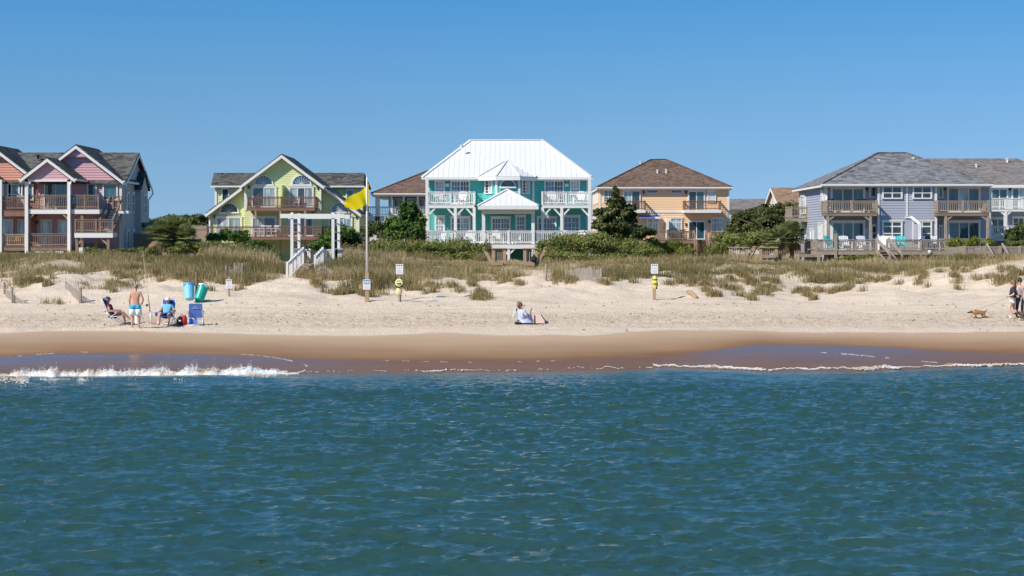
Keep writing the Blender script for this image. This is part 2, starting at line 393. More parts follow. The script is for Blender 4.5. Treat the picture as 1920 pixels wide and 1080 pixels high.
# the small shore break that is collapsing on the sand
swell = np.exp(-((gap-1.5)/.8)**2)*.10*np.interp(pxw, [-200, 0, 420, 560, 1150, 1260, 1500, 2000], [1, 1, .9, .1, .1, .5, .4, .6])
OZ[sl] += swell*(.7+.6*vnoise(XX*.7, YY*.3, 77))
DX[sl] = (dx1+dx2)[sub]*att; DY[sl] = (dy1+dy2)[sub]*att
edge = np.zeros_like(OX); 
me = np_mesh('ocean', np.stack([OX+DX, OY+DY, OZ-.01], -1).reshape(-1, 3), OF, smooth=True)
sh_ = np.zeros_like(OX); sh_[sl] = np.exp(-np.clip(gap, 0, 50)/1.6)*(.5+.9*vnoise(XX*.35, YY*.8, 79)).clip(0, 1)
a_ = me.attributes.new('shoal', 'FLOAT', 'POINT'); a_.data.foreach_set('value', sh_.astype(np.float32).ravel())
def water_material():
    m, N, L, p = nodes_of('sea_water')
    tc = N.new('ShaderNodeTexCoord'); P = tc.outputs['Object']
    p.inputs['Roughness'].default_value = .07; p.inputs['IOR'].default_value = 1.42; p.inputs['Specular IOR Level'].default_value = 1.0
    nz = N.new('ShaderNodeTexNoise'); nz.inputs['Scale'].default_value = .09; nz.inputs['Detail'].default_value = 4
    mp0 = N.new('ShaderNodeMapping'); mp0.inputs['Scale'].default_value = (.5, 1.3, 1); L.new(P, mp0.inputs[0]); L.new(mp0.outputs[0], nz.inputs['Vector'])
    mx = N.new('ShaderNodeMix'); mx.data_type = 'RGBA'; mx.inputs[6].default_value = (*WAT0, 1); mx.inputs[7].default_value = (*WAT1, 1)
    L.new(nz.outputs['Fac'], mx.inputs[0]); at = N.new('ShaderNodeAttribute'); at.attribute_name = 'shoal'; ms = N.new('ShaderNodeMix'); ms.data_type = 'RGBA'; ms.inputs[7].default_value = (*SHOAL, 1)
    L.new(at.outputs['Fac'], ms.inputs[0]); L.new(mx.outputs[2], ms.inputs[6]); L.new(ms.outputs[2], p.inputs['Base Color'])
    mp = N.new('ShaderNodeMapping'); mp.inputs['Scale'].default_value = (3.2, 10.5, 1); L.new(P, mp.inputs[0])
    n1 = N.new('ShaderNodeTexNoise'); n1.inputs['Scale'].default_value = 1.0; n1.inputs['Detail'].default_value = 5; n1.inputs['Roughness'].default_value = .62; L.new(mp.outputs[0], n1.inputs['Vector'])
    b = N.new('ShaderNodeBump'); b.inputs['Strength'].default_value = .55; b.inputs['Distance'].default_value = .0388
    n2 = N.new('ShaderNodeTexNoise'); n2.inputs['Scale'].default_value = .16; n2.inputs['Detail'].default_value = 3; L.new(mp0.outputs[0], n2.inputs['Vector'])   # gusts roughen patches
    gr = N.new('ShaderNodeMapRange'); gr.inputs[1].default_value = .35; gr.inputs[2].default_value = .65; gr.inputs[3].default_value = .25; gr.inputs[4].default_value = .85; L.new(n2.outputs['Fac'], gr.inputs[0]); L.new(gr.outputs[0], b.inputs['Strength'])
    L.new(n1.outputs['Fac'], b.inputs['Height']); L.new(b.outputs[0], p.inputs['Normal'])
    return m
WAT0, WAT1, SHOAL = (.021, .053, .034), (.034, .076, .047), (.085, .125, .105)
ocean = link_mesh('ocean', me, water_material()); tag(ocean, 'choppy teal green sea', kind='structure')

# ------------------------------------------------------------------ foam
def foam_material():
    m, N, L, p = nodes_of('sea_foam'); p.inputs['Roughness'].default_value = .8
    tc = N.new('ShaderNodeTexCoord'); nz = N.new('ShaderNodeTexNoise'); nz.inputs['Scale'].default_value = .9; nz.inputs['Detail'].default_value = 5; L.new(tc.outputs['Object'], nz.inputs['Vector'])
    mx = N.new('ShaderNodeMix'); mx.data_type = 'RGBA'; mx.inputs[6].default_value = (.78, .79, .78, 1); mx.inputs[7].default_value = (.66, .54, .40, 1)
    mr = N.new('ShaderNodeMapRange'); mr.inputs[1].default_value = .44; mr.inputs[2].default_value = .64; L.new(nz.outputs['Fac'], mr.inputs[0]); L.new(mr.outputs[0], mx.inputs[0])
    L.new(mx.outputs[2], p.inputs['Base Color']); return m
FOAM = foam_material()
OCT_V = np.array([[1, 0, 0], [-1, 0, 0], [0, 1, 0], [0, -1, 0], [0, 0, 1], [0, 0, -1]], float)
OCT_F = np.array([[0, 2, 4], [2, 1, 4], [1, 3, 4], [3, 0, 4], [2, 0, 5], [1, 2, 5], [3, 1, 5], [0, 3, 5]])
def blobs(name, C, r, label, m=FOAM, parent=None):
    C = np.asarray(C); r = np.asarray(r); n = len(C)
    jit = rng.uniform(.7, 1.3, (n, 6, 1)); sx = rng.uniform(.8, 1.6, (n, 1, 1))
    V = OCT_V[None]*jit*r[:, None, None]*np.concatenate([sx, np.ones((n, 1, 1)), np.full((n, 1, 1), .75)], -1)+C[:, None, :]
    F = (OCT_F[None]+np.arange(n)[:, None, None]*6).reshape(-1, 3)
    o = link_mesh(name, np_mesh(name, V.reshape(-1, 3), F, smooth=True), m); return tag(o, label, kind='stuff')
# breaking wave along the left shore: a torn white-water ridge with fine spray over it
def env_at(px): return np.interp(px, [-200, 0, 60, 95, 130, 190, 230, 270, 330, 365, 400, 470, 505, 560], [.22, .17, .22, .29, .16, .24, .17, .25, .21, .37, .25, .21, .10, .0])*(.55+.9*vnoise(px*.06, px*0, 33))
def crest_y(px): return 3000*CAM_H/(np.interp(px, [-200, 0, 300, 500, 560], [708, 709, 706, 701, 699])-450)+.25
pu = np.linspace(-130, 520, 1500); pv = np.linspace(-1, 1, 17); PU, PV = np.meshgrid(pu, pv)
E_ = env_at(PU); YY_ = crest_y(PU)+PV*(.30+.55*E_/.3)+.25*(fbm(PU*.08, PV*2.0, 81, 3)-.5); XX_ = PX(PU, YY_)
ZZ_ = E_*.55*np.clip(1-np.abs(PV)**1.5, 0, 1)*(.5+.9*fbm(XX_*2.2, YY_*2.2, 82, 4))+.06*fbm(XX_*7, YY_*7, 83, 3)*np.clip(1.1-np.abs(PV), 0, 1)-.06*(np.abs(PV) > .97)
ii = np.arange(PU.size).reshape(PU.shape); FF_ = np.stack([ii[:-1, :-1], ii[:-1, 1:], ii[1:, 1:], ii[1:, :-1]], -1).reshape(-1, 4)
o = link_mesh('breaking_wave', np_mesh('breaking_wave', np.stack([XX_, YY_, ZZ_], -1).reshape(-1, 3), FF_, smooth=False), FOAM); tag(o, 'low white breaker collapsing on the sand below the seated group', kind='stuff')
n = 40000
px = rng.uniform(-120, 540, n); u = rng.random(n); env = env_at(px)
back = rng.normal(0, .28, n); yy = crest_y(px)+back*np.clip(env*3, .3, 1); xx = PX(px, yy)
zz = env*np.exp(-(back/.4)**2)*(.25+.75*np.abs(rng.normal(0, .5, n))*(.4+1.1*vnoise(px*.35, px*0, 37)))+.02
keep = vnoise(px*.05, yy*1.5, 35)+.5*env > .28
rad = (.008+.024*u**4)*np.where(zz > env*.8, .55, 1)
blobs('wave_spray', np.stack([xx, yy, zz], -1)[keep], rad[keep], 'fine white spray thrown up along the breaker')
def foam_line(name, px0, px1, rows, n, spread, rmax, label, seed, thr=.4):
    r = np.random.default_rng(seed); px = r.uniform(px0, px1, n); wide = .12+1.9*vnoise(px*.021, px*0, seed+5)**2
    row = np.interp(px, rows[0], rows[1])+2.2*(vnoise(px*.05, px*0, seed+7)-.5)+1.4*(vnoise(px*.17, px*0, seed+8)-.5)
    off = r.exponential(1, n)*spread*wide; yy = 3000*CAM_H/(row-450)-off+r.normal(0, .015, n)
    keep = .55*vnoise(px*.045, px*0, seed+1)+.45*vnoise(px*.3, yy*5, seed+2)-.05*off/spread > thr
    zz = np.maximum(ground(PX(px, yy), yy), 0.03)+.008
    C = np.stack([PX(px, yy), yy, zz+r.random(n)**4*rmax*1.5*wide], -1)[keep]
    blobs(name, C, ((.007+rmax*r.random(n)**3)*(.5+.5*wide))[keep], label)
foam_line('foam_line', -120, 560, ([-200, 0, 300, 520, 600], [709, 710, 707, 702, 700]), 26000, .45, .020, 'flat trail of white foam along the seaward side of the breaking wave', 61, .36)
foam_line('foam_line', 1225, 2050, ([1220, 1290, 1450, 1560, 1700, 1920, 2050], [688, 688, 695, 693, 689.5, 683, 680]), 15000, .13, .016, 'thin white foam line curving along the swash below the dog walkers', 62, .20)
foam_line('foam_line', 560, 1225, ([560, 700, 950, 1225], [699, 697.5, 696, 690]), 4500, .10, .012, 'broken specks of foam along the middle of the water edge', 63, .50)
# residue lines left by earlier swash on the wet sand
for k, (pts, lab) in enumerate((([(-40, 690), (-10, 676), (30, 668), (80, 664), (140, 661), (200, 660)], 'thin foam residue arc on the wet sand at the breaker'), ([(360, 661), (430, 663), (490, 667), (535, 674), (565, 681), (577, 687), (576, 692), (566, 697), (555, 699)], 'curved foam residue closing the glossy swash behind the breaker'), ([(1540, 661), (1600, 665), (1660, 671), (1730, 678), (1810, 684)], 'faint straight foam residue across the wet sand below the dogs'), ([(700, 676), (900, 680), (1060, 676)], 'scattered bubbles on the wet sand in the middle'))):
    m_ = 1300; t = rng.random(m_)*(len(pts)-1); q = np.array(pts, float); i_ = t.astype(int).clip(0, len(pts)-2); f_ = (t-i_)[:, None]; pp = q[i_]*(1-f_)+q[i_+1]*f_
    row = pp[:, 1]+rng.normal(0, .5, m_); yy = np.full(m_, 58.0)
    for _ in range(12): zg = ground(PX(pp[:, 0], yy), yy); yy = yy+(3000*(CAM_H-zg)/np.maximum(row-450, 1)-yy)*.5
    keep = vnoise(pp[:, 0]*.11, yy*2, 90+k) > (.66 if k == 3 else .55)
    blobs('foam_residue', np.stack([PX(pp[:, 0], yy), yy, ground(PX(pp[:, 0], yy), yy)+.003], -1)[keep], (.005+.007*rng.random(m_)**3)[keep], lab)
# ------------------------------------------------------------------ house materials
WHITE = mat('white_trim_paint', (.76, .745, .715), .5, .05, 2, dirt=.10)
WOOD = mat('weathered_deck_wood', (.25, .175, .125), .85, .35, 2.5, .3, 20, stretch=(1, 1, .5), dirt=.3)
WOODR = mat('reddish_deck_wood', (.24, .135, .095), .8, .3, 2.5, .3, 20, dirt=.3)
WOODG = mat('grey_weathered_wood', (.33, .27, .215), .9, .3, 3, .3, 20, dirt=.3)
WOODT = mat('tan_walkway_wood', (.40, .275, .185), .9, .25, 3, .3, 20, dirt=.2)
SH_CHAR = shingle_mat('charcoal_shingles', (.085, .082, .075))
SH_BROWN = shingle_mat('brown_shingles', (.15, .10, .075), .35)
SH_GREY = shingle_mat('grey_shingles', (.17, .17, .175), .4)
SH_TAN = shingle_mat('tan_shingles', (.26, .17, .11), .3)
SH_DUSK = shingle_mat('taupe_shingles', (.19, .165, .155), .3)
METAL = mat('white_metal_roofing', (.75, .74, .73), .42, .05, 1.0, spec=.5, dirt=.12, stretch=(1, .3, .3))
PINK = mat('pink_siding', (.60, .35, .39), .65, .06, .8, dirt=.08)
SALMON = mat('salmon_siding', (.66, .31, .23), .65, .06, .8, dirt=.08)
MAUVE = mat('mauve_siding', (.52, .46, .46), .65, .06, .8, dirt=.1)
LIME = mat('lime_siding', (.66, .70, .36), .65, .05, .8, dirt=.06)
TEAL = mat('teal_siding', (.085, .465, .415), .6, .06, .8, dirt=.06)
ORANGE = mat('apricot_siding', (.84, .57, .345), .65, .05, .8, dirt=.05)
LAVENDER = mat('lavender_siding', (.36, .38, .445), .65, .06, .8, dirt=.08)
PALEBLUE = mat('pale_blue_siding', (.42, .50, .62), .65, .06, .8)
NAVY = mat('navy_siding', (.03, .10, .27), .65, .06, .8)
CREAM = mat('cream_siding', (.62, .58, .50), .7, .06, .8)
LAMPM = mat('dark_lamp_metal', (.03, .025, .02), .4)
PIPE = mat('grey_vent_metal', (.45, .45, .44), .4)
AWN = mat('blue_awning_cloth', (.10, .16, .38), .8); AWNW = mat('white_awning_cloth', (.75, .76, .80), .8)
def glass_mat(name, col, rough=.04, coat=0):
    m, N, L, p = nodes_of(name)
    tc = N.new('ShaderNodeTexCoord'); nz = N.new('ShaderNodeTexNoise'); nz.inputs['Scale'].default_value = 1.1; nz.inputs['Detail'].default_value = 3
    mp = N.new('ShaderNodeMapping'); mp.inputs['Scale'].default_value = (3.2, 1, .5); L.new(tc.outputs['Object'], mp.inputs[0]); L.new(mp.outputs[0], nz.inputs['Vector'])
    mx = N.new('ShaderNodeMix'); mx.data_type = 'RGBA'; mx.inputs[6].default_value = (*[c*.55 for c in col], 1); mx.inputs[7].default_value = (*[c*1.45 for c in col], 1)
    mr = N.new('ShaderNodeMapRange'); mr.inputs[1].default_value = .35; mr.inputs[2].default_value = .65; L.new(nz.outputs['Fac'], mr.inputs[0]); L.new(mr.outputs[0], mx.inputs[0])
    L.new(mx.outputs[2], p.inputs['Base Color']); p.inputs['Roughness'].default_value = rough; p.inputs['IOR'].default_value = 1.5
    p.inputs['Coat Weight'].default_value = 1; p.inputs['Coat Roughness'].default_value = .02
    MATS[name] = m; return m
G_DARK = glass_mat('dark_window_glass', (.028, .045, .055))
G_TEAL = glass_mat('tinted_window_glass', (.035, .10, .12))
G_BLUE = glass_mat('bluish_window_glass', (.05, .13, .22))
G_CURT = glass_mat('curtained_window_glass', (.30, .38, .40))
G_BLIND = glass_mat('blind_window_glass', (.48, .53, .55))
GLS = [G_DARK, G_TEAL, G_CURT]

# ------------------------------------------------------------------ house parts
def rect(u0, u1, z0, z1): return [(u0, z0), (u1, z0), (u1, z1), (u0, z1)]
def window(par, u0, u1, z0, z1, F, cols=1, grid=None, glass=(G_DARK,), fr=.11, name='window', split=None, M=WHITE, n0=.03, transom=None):
    """casing round the opening, one pane per sash, sash bars"""
    mb = MB(); d = .10+n0
    mb.box(u0, u0+fr, 0, d, z0, z1, F); mb.box(u1-fr, u1, 0, d, z0, z1, F)
    mb.box(u0+fr, u1-fr, 0, d-.004, z0, z0+fr*.8, F); mb.box(u0+fr, u1-fr, 0, d-.004, z1-fr, z1, F)
    mb.box(u0-.05, u1+.05, d-.02, d+.03, z1-.002, z1+.07, F)
    a, b = u0+fr, u1-fr; w = (b-a)/cols; zt = z1-fr
    for k in range(1, cols): mb.box(a+w*k-.04, a+w*k+.04, 0, d-.02, z0+fr*.8, z1-fr, F)
    if transom: mb.box(a, b, 0, d-.025, z1-fr-transom-.09, z1-fr-transom, F)
    o = mb.build(name, M, par); mu = MB()
    for k in range(cols):
        p0, p1 = a+w*k+(.04 if k else 0), a+w*(k+1)-(.04 if k < cols-1 else 0)
        MB().box(p0, p1, .02, .04+n0, z0+fr*.8, zt, F).build('pane', glass[k % len(glass)], o)
        if grid:
            gx, gz_ = grid
            for i in range(1, gx): mu.box(p0+(p1-p0)*i/gx-.018, p0+(p1-p0)*i/gx+.018, .042+n0, .062+n0, z0+fr*.8, zt, F)
            for i in range(1, gz_): mu.box(p0, p1, .043+n0, .066+n0, z0+(zt-z0)*i/gz_-.018, z0+(zt-z0)*i/gz_+.018, F)
        if split: mu.box(p0, p1, .043+n0, .075+n0, z0+(zt-z0)*split-.035, z0+(zt-z0)*split+.035, F)
    if mu.v: mu.build('muntin_grid', M, o)
    return o
def fan_window(par, uc, z0, hw, h, F, spokes=0, glass=G_TEAL, M=WHITE, name='arched_window'):
    mb = MB(); d = .13; n = 16
    arc = [(math.cos(math.pi*k/n), math.sin(math.pi*k/n)) for k in range(n+1)]
    for k in range(n):
        a, b = arc[k], arc[k+1]; q = []
        for nn in (0, d):
            for (c, s), r in ((a, 1), (b, 1), (b, .88), (a, .88)): q.append(F(uc+c*hw*r, nn, z0+s*h*r))
        mb.hexa(q)
    mb.box(uc-hw-.05, uc+hw+.05, 0, d+.03, z0-.14, z0, F)
    o = mb.build(name, M, par)
    MB().prism([(uc+c*hw*.87, z0+s*h*.87) for c, s in arc], F, .02, .06).build('pane', glass, o)
    if spokes:
        mu = MB()
        for k in range(1, spokes):
            t = math.pi*k/spokes; mu.bar(F(uc, .08, z0), F(uc+math.cos(t)*hw*.86, .08, z0+math.sin(t)*h*.86), .026, .026)
        mu.build('muntin_grid', M, o)
    return o
def railing(par, pts, z, h, M, post=1.9, bal=.13, pw=.11, bw=.04, ext=0.0, name='railing', rail=.09, z2=None, ends=True):
    """posts and rails along a path; the thin balusters are one joined part under it"""
    mb = MB(); bs = MB()
    L = len(pts)-1
    for i in range(L):
        a, b = Vector((*pts[i], z)), Vector((*pts[i+1], z if z2 is None else z2)); d = b-a; ln = d.length; nseg = max(1, round(ln/post))
        for k in range(nseg+1):
            if k == nseg and i < L-1: continue
            p = a+d*(k/nseg); mb.bar(p-Vector((0, 0, ext)), p+Vector((0, 0, h+.03)), pw, pw)
        U = Vector((0, 0, 1))
        mb.bar(a+U*(h-.03), b+U*(h-.03), rail+.05, .06); mb.bar(a+U*(h-.13), b+U*(h-.13), .045, .09); mb.bar(a+U*.12, b+U*.12, .045, .09)
        nb = max(2, int(ln/bal))
        for k in range(nb):
            p = a+d*((k+.5)/nb); bs.bar(p+U*.12, p+U*(h-.13), bw, bw)
    o = mb.build(name, M, par)
    bs.build('baluster', M, o, kind='stuff')
    return o
def posts(par, plist, M, w=.16, name='post'):
    for x, y, z0, z1 in plist: MB().box(x-w/2, x+w/2, y-w/2, y+w/2, z0, z1).build(name, M, par)
def braces(par, blist, M, w=.1):
    for p, q in blist: MB().bar(p, q, w, w).build('brace', M, par)
def platform(par, x0, x1, y0, y1, z, M, t=.3, boards=None, name='deck_floor', MF=None):
    """deck: joists block with a fascia and separate deck boards on top (joined, under a pixel each)"""
    MB().box(x0, x1, y0+.05, y1, z-t, z-.04).box(x0-.02, x1+.02, y0, y0+.048, z-t-.03, z-.045).build('deck_frame', MF or M, par)
    mb = MB(); y = y0-.03
    while y < y1-.05: mb.box(x0-.03, x1+.03, y, min(y+.135, y1), z-.038, z); y += .145
    return mb.build(name, M, par, kind='stuff')
def hip_roof(par, x0, x1, y0, y1, ze, rx0, rx1, ry, zr, M, fascia=WHITE, t=.16, name='roof'):
    a, b, c, d = (x0, y0, ze), (x1, y0, ze), (x1, y1, ze), (x0, y1, ze); e, f = (rx0, ry, zr), (rx1, ry, zr)
    mb = MB(); mb.slab([a, b, f, e], .06); mb.slab([b, c, f], .06); mb.slab([c, d, e, f], .06); mb.slab([d, a, e], .06)
    mb.bar(Vector(a)+Vector((0, 0, .03)), Vector(e)+Vector((0, 0, .03)), .22, .05); mb.bar(Vector(b)+Vector((0, 0, .03)), Vector(f)+Vector((0, 0, .03)), .22, .05); mb.bar(Vector(e)+Vector((0, 0, .03)), Vector(f)+Vector((0, 0, .03)), .25, .05)
    o = mb.build(name, M, par)
    fb = MB(); zt = ze-.03
    fb.box(x0+.02, x1-.02, y0+.02, y0+.06, zt-t, zt).box(x0+.02, x0+.06, y0+.06, y1, zt-t, zt).box(x1-.06, x1-.02, y0+.06, y1, zt-t, zt)
    fb.box(x0+.06, x1-.06, y0+.06, y1, zt-t+.01, zt-t+.03)
    fb.box(x0-.06, x1+.06, y0-.10, y0+.018, zt-.115, zt+.01)
    fb.build('fascia', fascia, o)
    return o
def gable_roof_y(par, xl, xr, xa, zel, zer, za, y0, y1, M, t=.1, fw=.24, name='roof', fascia=WHITE):
    """ridge along y; rake boards on the front"""
    mb = MB(); mb.slab([(xl, y0, zel), (xa, y0, za), (xa, y1, za), (xl, y1, zel)], t); mb.slab([(xa, y0, za), (xr, y0, zer), (xr, y1, zer), (xa, y1, za)], t)
    o = mb.build(name, M, par)
    fb = MB(); D = Vector((0, 0, t+.002))
    for (x, z) in ((xl, zel), (xr, zer)):
        a, b = Vector((x, y0-.02, z-t-.003)), Vector((xa, y0-.02, za-t-.003))
        fb.hexa([a, b, b+Vector((0, .05, 0)), a+Vector((0, .05, 0))][::-1]+[]) if False else None
        q = [a, b, b-Vector((0, 0, fw)), a-Vector((0, 0, fw))]
        fb.hexa(q+[p+Vector((0, .06, 0)) for p in q])
        q = [a+Vector((0, .06, -.02)), b+Vector((0, .06, -.02)), Vector((xa, y1, za-t-.023)), Vector((x, y1, z-t-.023))]
        fb.slab(q, .03)
        s = .1 if x == xr else -.1
        fb.box(min(x, x+s), max(x, x+s), y0, y1, z-.2, z-.04)
    fb.build('fascia', fascia, o)
    return o
def wall(par, poly, F, M, depth=.3, name='wall', course=.19, n0=0):
    mb = MB(); mb.siding(poly, F, course=course, n0=n0); mb.prism(poly, F, -depth, n0-.004); return mb.build(name, M, par)
def strip(par, F, boxes, M=WHITE, name='trim_board'):
    for b in boxes: MB().box(*b, F).build(name, M, par)
def wall_lamp(par, u, z, F): MB().box(u-.07, u+.07, 0.03, .14, z-.02, z+.2, F).box(u-.11, u+.11, .03, .2, z+.2, z+.25, F).build('wall_lamp', LAMPM, par)
def roof_vent(par, p, h=.45, M=None): 
    MB().tube([p, Vector(p)+Vector((0, 0, h))], .09, 8).tube([Vector(p)+Vector((0, 0, h)), Vector(p)+Vector((0, 0, h+.07))], .15, 8).build('roof_vent', M or PIPE, par, smooth=False)

# ================================================================== pink and salmon duplex
def duplex():
    Y = 120.0; x = lambda p: PX(p, Y); z = lambda p: PZ(p, Y)
    H = thing('duplex_house', 'pink and salmon gabled duplex with charcoal roof and stacked porches', 'house', (x(60), Y, 2.8))
    zb = 2.7
    # rear main block
    wall(H, rect(x(-200), x(228), zb, z(340)), front(Y+.35), PINK, .2)
    R_ = rside(x(228)); wall(H, rect(Y, Y+8.2, zb, z(338)), R_, MAUVE, .3)
    for a, b in ((1.2, 2.1), (2.9, 3.7), (7.0, 7.8)):
        window(H, Y+a, Y+b, 6.55, 8.05, R_, 1, None, (G_DARK,), split=.5); window(H, Y+a, Y+b, 3.6, 5.2, R_, 1, None, (G_DARK,), split=.5)
    strip(H, R_, [(Y-.06, Y+.12, .03, .06, zb, z(340)), (Y+8.1, Y+8.25, .03, .06, zb, z(340))])
    strip(H, front(Y), [(x(228)-.16, x(228)+.06, .03, .06, zb, z(338))])
    # side bay with its own small gable facing the side yard
    bx0, bx1 = x(228), x(228)+.45
    wall(H, rect(Y+4.2, Y+6.6, zb, 8.5), rside(bx1), MAUVE, .3); wall(H, rect(bx0, bx1, zb, 8.5), front(Y+4.2), MAUVE, .2)
    window(H, Y+5.0, Y+5.8, 6.5, 8.0, rside(bx1), 1, None, (G_DARK,), split=.5); 
    wall(H, [(Y+4.1, 8.5), (Y+6.7, 8.5), (Y+5.4, 9.7)], rside(bx1-.02), MAUVE, .3)
    mb = MB(); ex = bx1+.15
    mb.slab([(ex, Y+3.9, 8.42), (bx0-2, Y+3.9, 8.42), (bx0-2, Y+5.4, 9.85), (ex, Y+5.4, 9.85)], .1); mb.slab([(ex, Y+6.9, 8.42), (bx0-2, Y+6.9, 8.42), (bx0-2, Y+5.4, 9.85), (ex, Y+5.4, 9.85)], .1)
    mb.build('dormer_roof', SH_CHAR, H)
    mb = MB(); mb.slab([(bx1+.5, Y+4.4, 5.35), (bx1, Y+4.4, 5.85), (bx1, Y+7.4, 5.85), (bx1+.5, Y+7.4, 5.35)], .1); mb.build('pent_roof', SH_CHAR, H)
    # main roof, ridge parallel to the shore
    ze = 8.85; zr = PZ(286, 124.2); xe0, xe1 = x(-260), x(228)+.35
    mb = MB(); mb.slab([(xe0, Y-.3, ze-.1), (xe1, Y-.3, ze-.1), (xe1, Y+4.2, zr), (xe0, Y+4.2, zr)], .1); mb.slab([(xe0, Y+8.5, ze-.1), (xe1, Y+8.5, ze-.1), (xe1, Y+4.2, zr), (xe0, Y+4.2, zr)], .1)
    mr = mb.build('roof', SH_CHAR, H)
    wall(H, [(Y, ze-.35), (Y+8.2, ze-.35), (Y+4.2, zr-.25)], rside(x(228)-.01), MAUVE, .2)
    fb = MB(); fb.box(x(232), xe1+.1, Y-.42, Y-.3, ze-.28, ze-.1); fb.bar((xe1+.02, Y-.3, ze-.32), (xe1+.02, Y+4.2, zr-.22), .05, .2); fb.bar((xe1+.02, Y+8.5, ze-.32), (xe1+.02, Y+4.2, zr-.22), .05, .2); fb.build('fascia', WHITE, mr)
    MB().tube([(xe1+.05, Y+8.4, ze-.3), (xe1+.12, Y+8.4, ze-.7), (x(228)+.12, Y+8.3, ze-1.2), (x(228)+.12, Y+8.3, zb)], .06, 6).build('downspout', WHITE, H)
    for px in (72,): roof_vent(H, (PX(px, 123), 122.9, PZ(300, 123)+.05), .25, LAMPM)
    def unit(dx, M, stair):
        X = lambda p: x(p+dx)
        # big gable wall
        ap, el, er, zap, zee = X(146), X(58), X(234), z(271), z(338)
        sl = (zap-zee)/(er-ap); wl_, wr = X(58), X(228)
        top = lambda u: zap-.22-abs(u-ap)*sl
        wall(H, [(wl_, z(465)-.6), (wr, z(465)-.6), (wr, top(wr)), (ap, top(ap)), (wl_, top(wl_))], front(Y), M, .3)
        # peak panel set proud of the wall
        zc = z(293); hw = (zap-.2-zc)/sl
        wall(H, [(ap-hw, zc), (ap+hw, zc), (ap, zap-.2)], front(Y), M, .0, name='peak_panel', n0=.32)
        strip(H, front(Y), [(ap-hw, ap+hw, .02, .33, zc-.08, zc)], M)
        gable_roof_y(H, el, er, ap, zee, zee, zap, Y-.55, Y+6, SH_CHAR)
        # porch
        Yp = 117.0; Xp = lambda p: PX(p+dx, Yp); zp = lambda p: PZ(p, Yp); pa = Xp(90)
        s2 = (zp(295)-zp(334))/(Xp(143)-Xp(91))
        gable_roof_y(H, Xp(40), Xp(143), Xp(91), zp(334), zp(334), zp(295), Yp-.35, Y+.2, SH_CHAR, name='porch_roof')
        zt = zp(337); hw = (zp(297.5)-zt)/s2
        wall(H, [(Xp(91)-hw+.25, zt), (Xp(91)+hw-.25, zt), (Xp(91)+hw-.25, zt+.15), (Xp(91), zp(299)), (Xp(91)-hw+.25, zt+.15)], front(Yp), M, .15, name='porch_gable')
        strip(H, front(Yp), [(Xp(46), Xp(136), .03, .12, zt-.14, zt)], WHITE, 'porch_beam')
        posts(H, [(Xp(50.3), Yp, 2.6, zt), (Xp(130), Yp, 2.6, zt)], WHITE, .24)
        MB().tube([(Xp(137), Yp-.35, zp(337)), (Xp(134), Yp-.1, zp(343)), (Xp(132.5), Yp-.16, zp(346)), (Xp(132.5), Yp-.16, 2.8)], .05, 6).build('downspout', WHITE, H)
        # upper balcony and lower deck
        zf = zp(391); xr = Xp(186 if stair else 131)
        platform(H, Xp(47 if stair else 0), xr, Yp, Y-.03, zf, WOOD, .36, MF=WHITE if stair else WOODR)
        rp = [(Xp(54), Yp+.08), (Xp(127), Yp+.08)]
        railing(H, rp, zf, 1.0, WOOD, 2.9)
        if stair: railing(H, [(Xp(133), Yp+.08), (Xp(184), Yp+.08)], zf, 1.0, WOOD, 1.1)
        zl = zp(462)
        platform(H, Xp(48), Xp(130), Yp, Y-.03, zl, WOOD, .28); railing(H, [(Xp(54), Yp+.08), (Xp(127), Yp+.08)], zl, .95, WOOD, 2.9)
        braces(H, [((Xp(53), Yp+.1, zp(411)), (Xp(64), Yp+.1, zp(400))), ((Xp(127), Yp+.1, zp(411)), (Xp(116), Yp+.1, zp(400))), ((Xp(133), Yp+.1, zp(411)), (Xp(144), Yp+.1, zp(400)))], WOODT)
        F = front(Y)
        window(H, X(83), X(128), z(393), z(341), F, 2, None, (G_TEAL, G_BLUE), name='sliding_door')
        window(H, X(163.5), X(182), z(378), z(343), F, 1, None, (G_TEAL,))
        window(H, X(193), X(221.5), z(376), z(343.5), F, 1, None, (G_TEAL,))
        window(H, X(77), X(98.5), z(462), z(413), F, 1, None, (G_BLIND,), name='door')
        window(H, X(109.5), X(131), z(438), z(413), F, 1, None, (G_BLIND,))
        wall_lamp(H, X(69), z(420), F)
        if stair:
            # stair down from the balcony to a landing in front
            Yl = 115.6; Xl = lambda p: PX(p, Yl); zl_ = PZ(435, Yl)
            platform(H, Xl(140), Xl(211), Yl, Yp, zl_, WOOD, .38, MF=WHITE)
            railing(H, [(Xl(141), Yl+.08), (Xl(180), Yl+.08), (Xl(211), Yl+.08)], zl_, .92, WOOD, 1.6)
            mb = MB(); n = 9; tr = MB()
            for k in range(n):
                t = (k+.5)/n; yy = Yp+.2+t*(Y-Yp-.3); zz = zl_+(zf-zl_)*t
                mb.box(Xp(189), Xp(210), yy-.16, yy+.16, zz-.03, zz+.02); tr.box(Xp(189), Xp(210), yy-.14, yy-.11, zz-.2, zz-.035)
            mb.build('stair_tread', WOOD, H); tr.build('stair_riser', WHITE, H)
            st = MB()
            for q in (187.5, 211.5): st.bar((Xp(q), Yp, zl_-.05), (Xp(q), Y-.1, zf-.05), .06, .3); st.bar((Xp(q), Yp, zl_+.9), (Xp(q), Y-.1, zf+.9), .1, .12); st.bar((Xp(q), Yp, zl_-.3), (Xp(q), Yp, zl_+1.0), .12); st.bar((Xp(q), Y-.3, zf-.3), (Xp(q), Y-.3, zf+1.0), .12)
            st.build('stair_rail', WOOD, H)
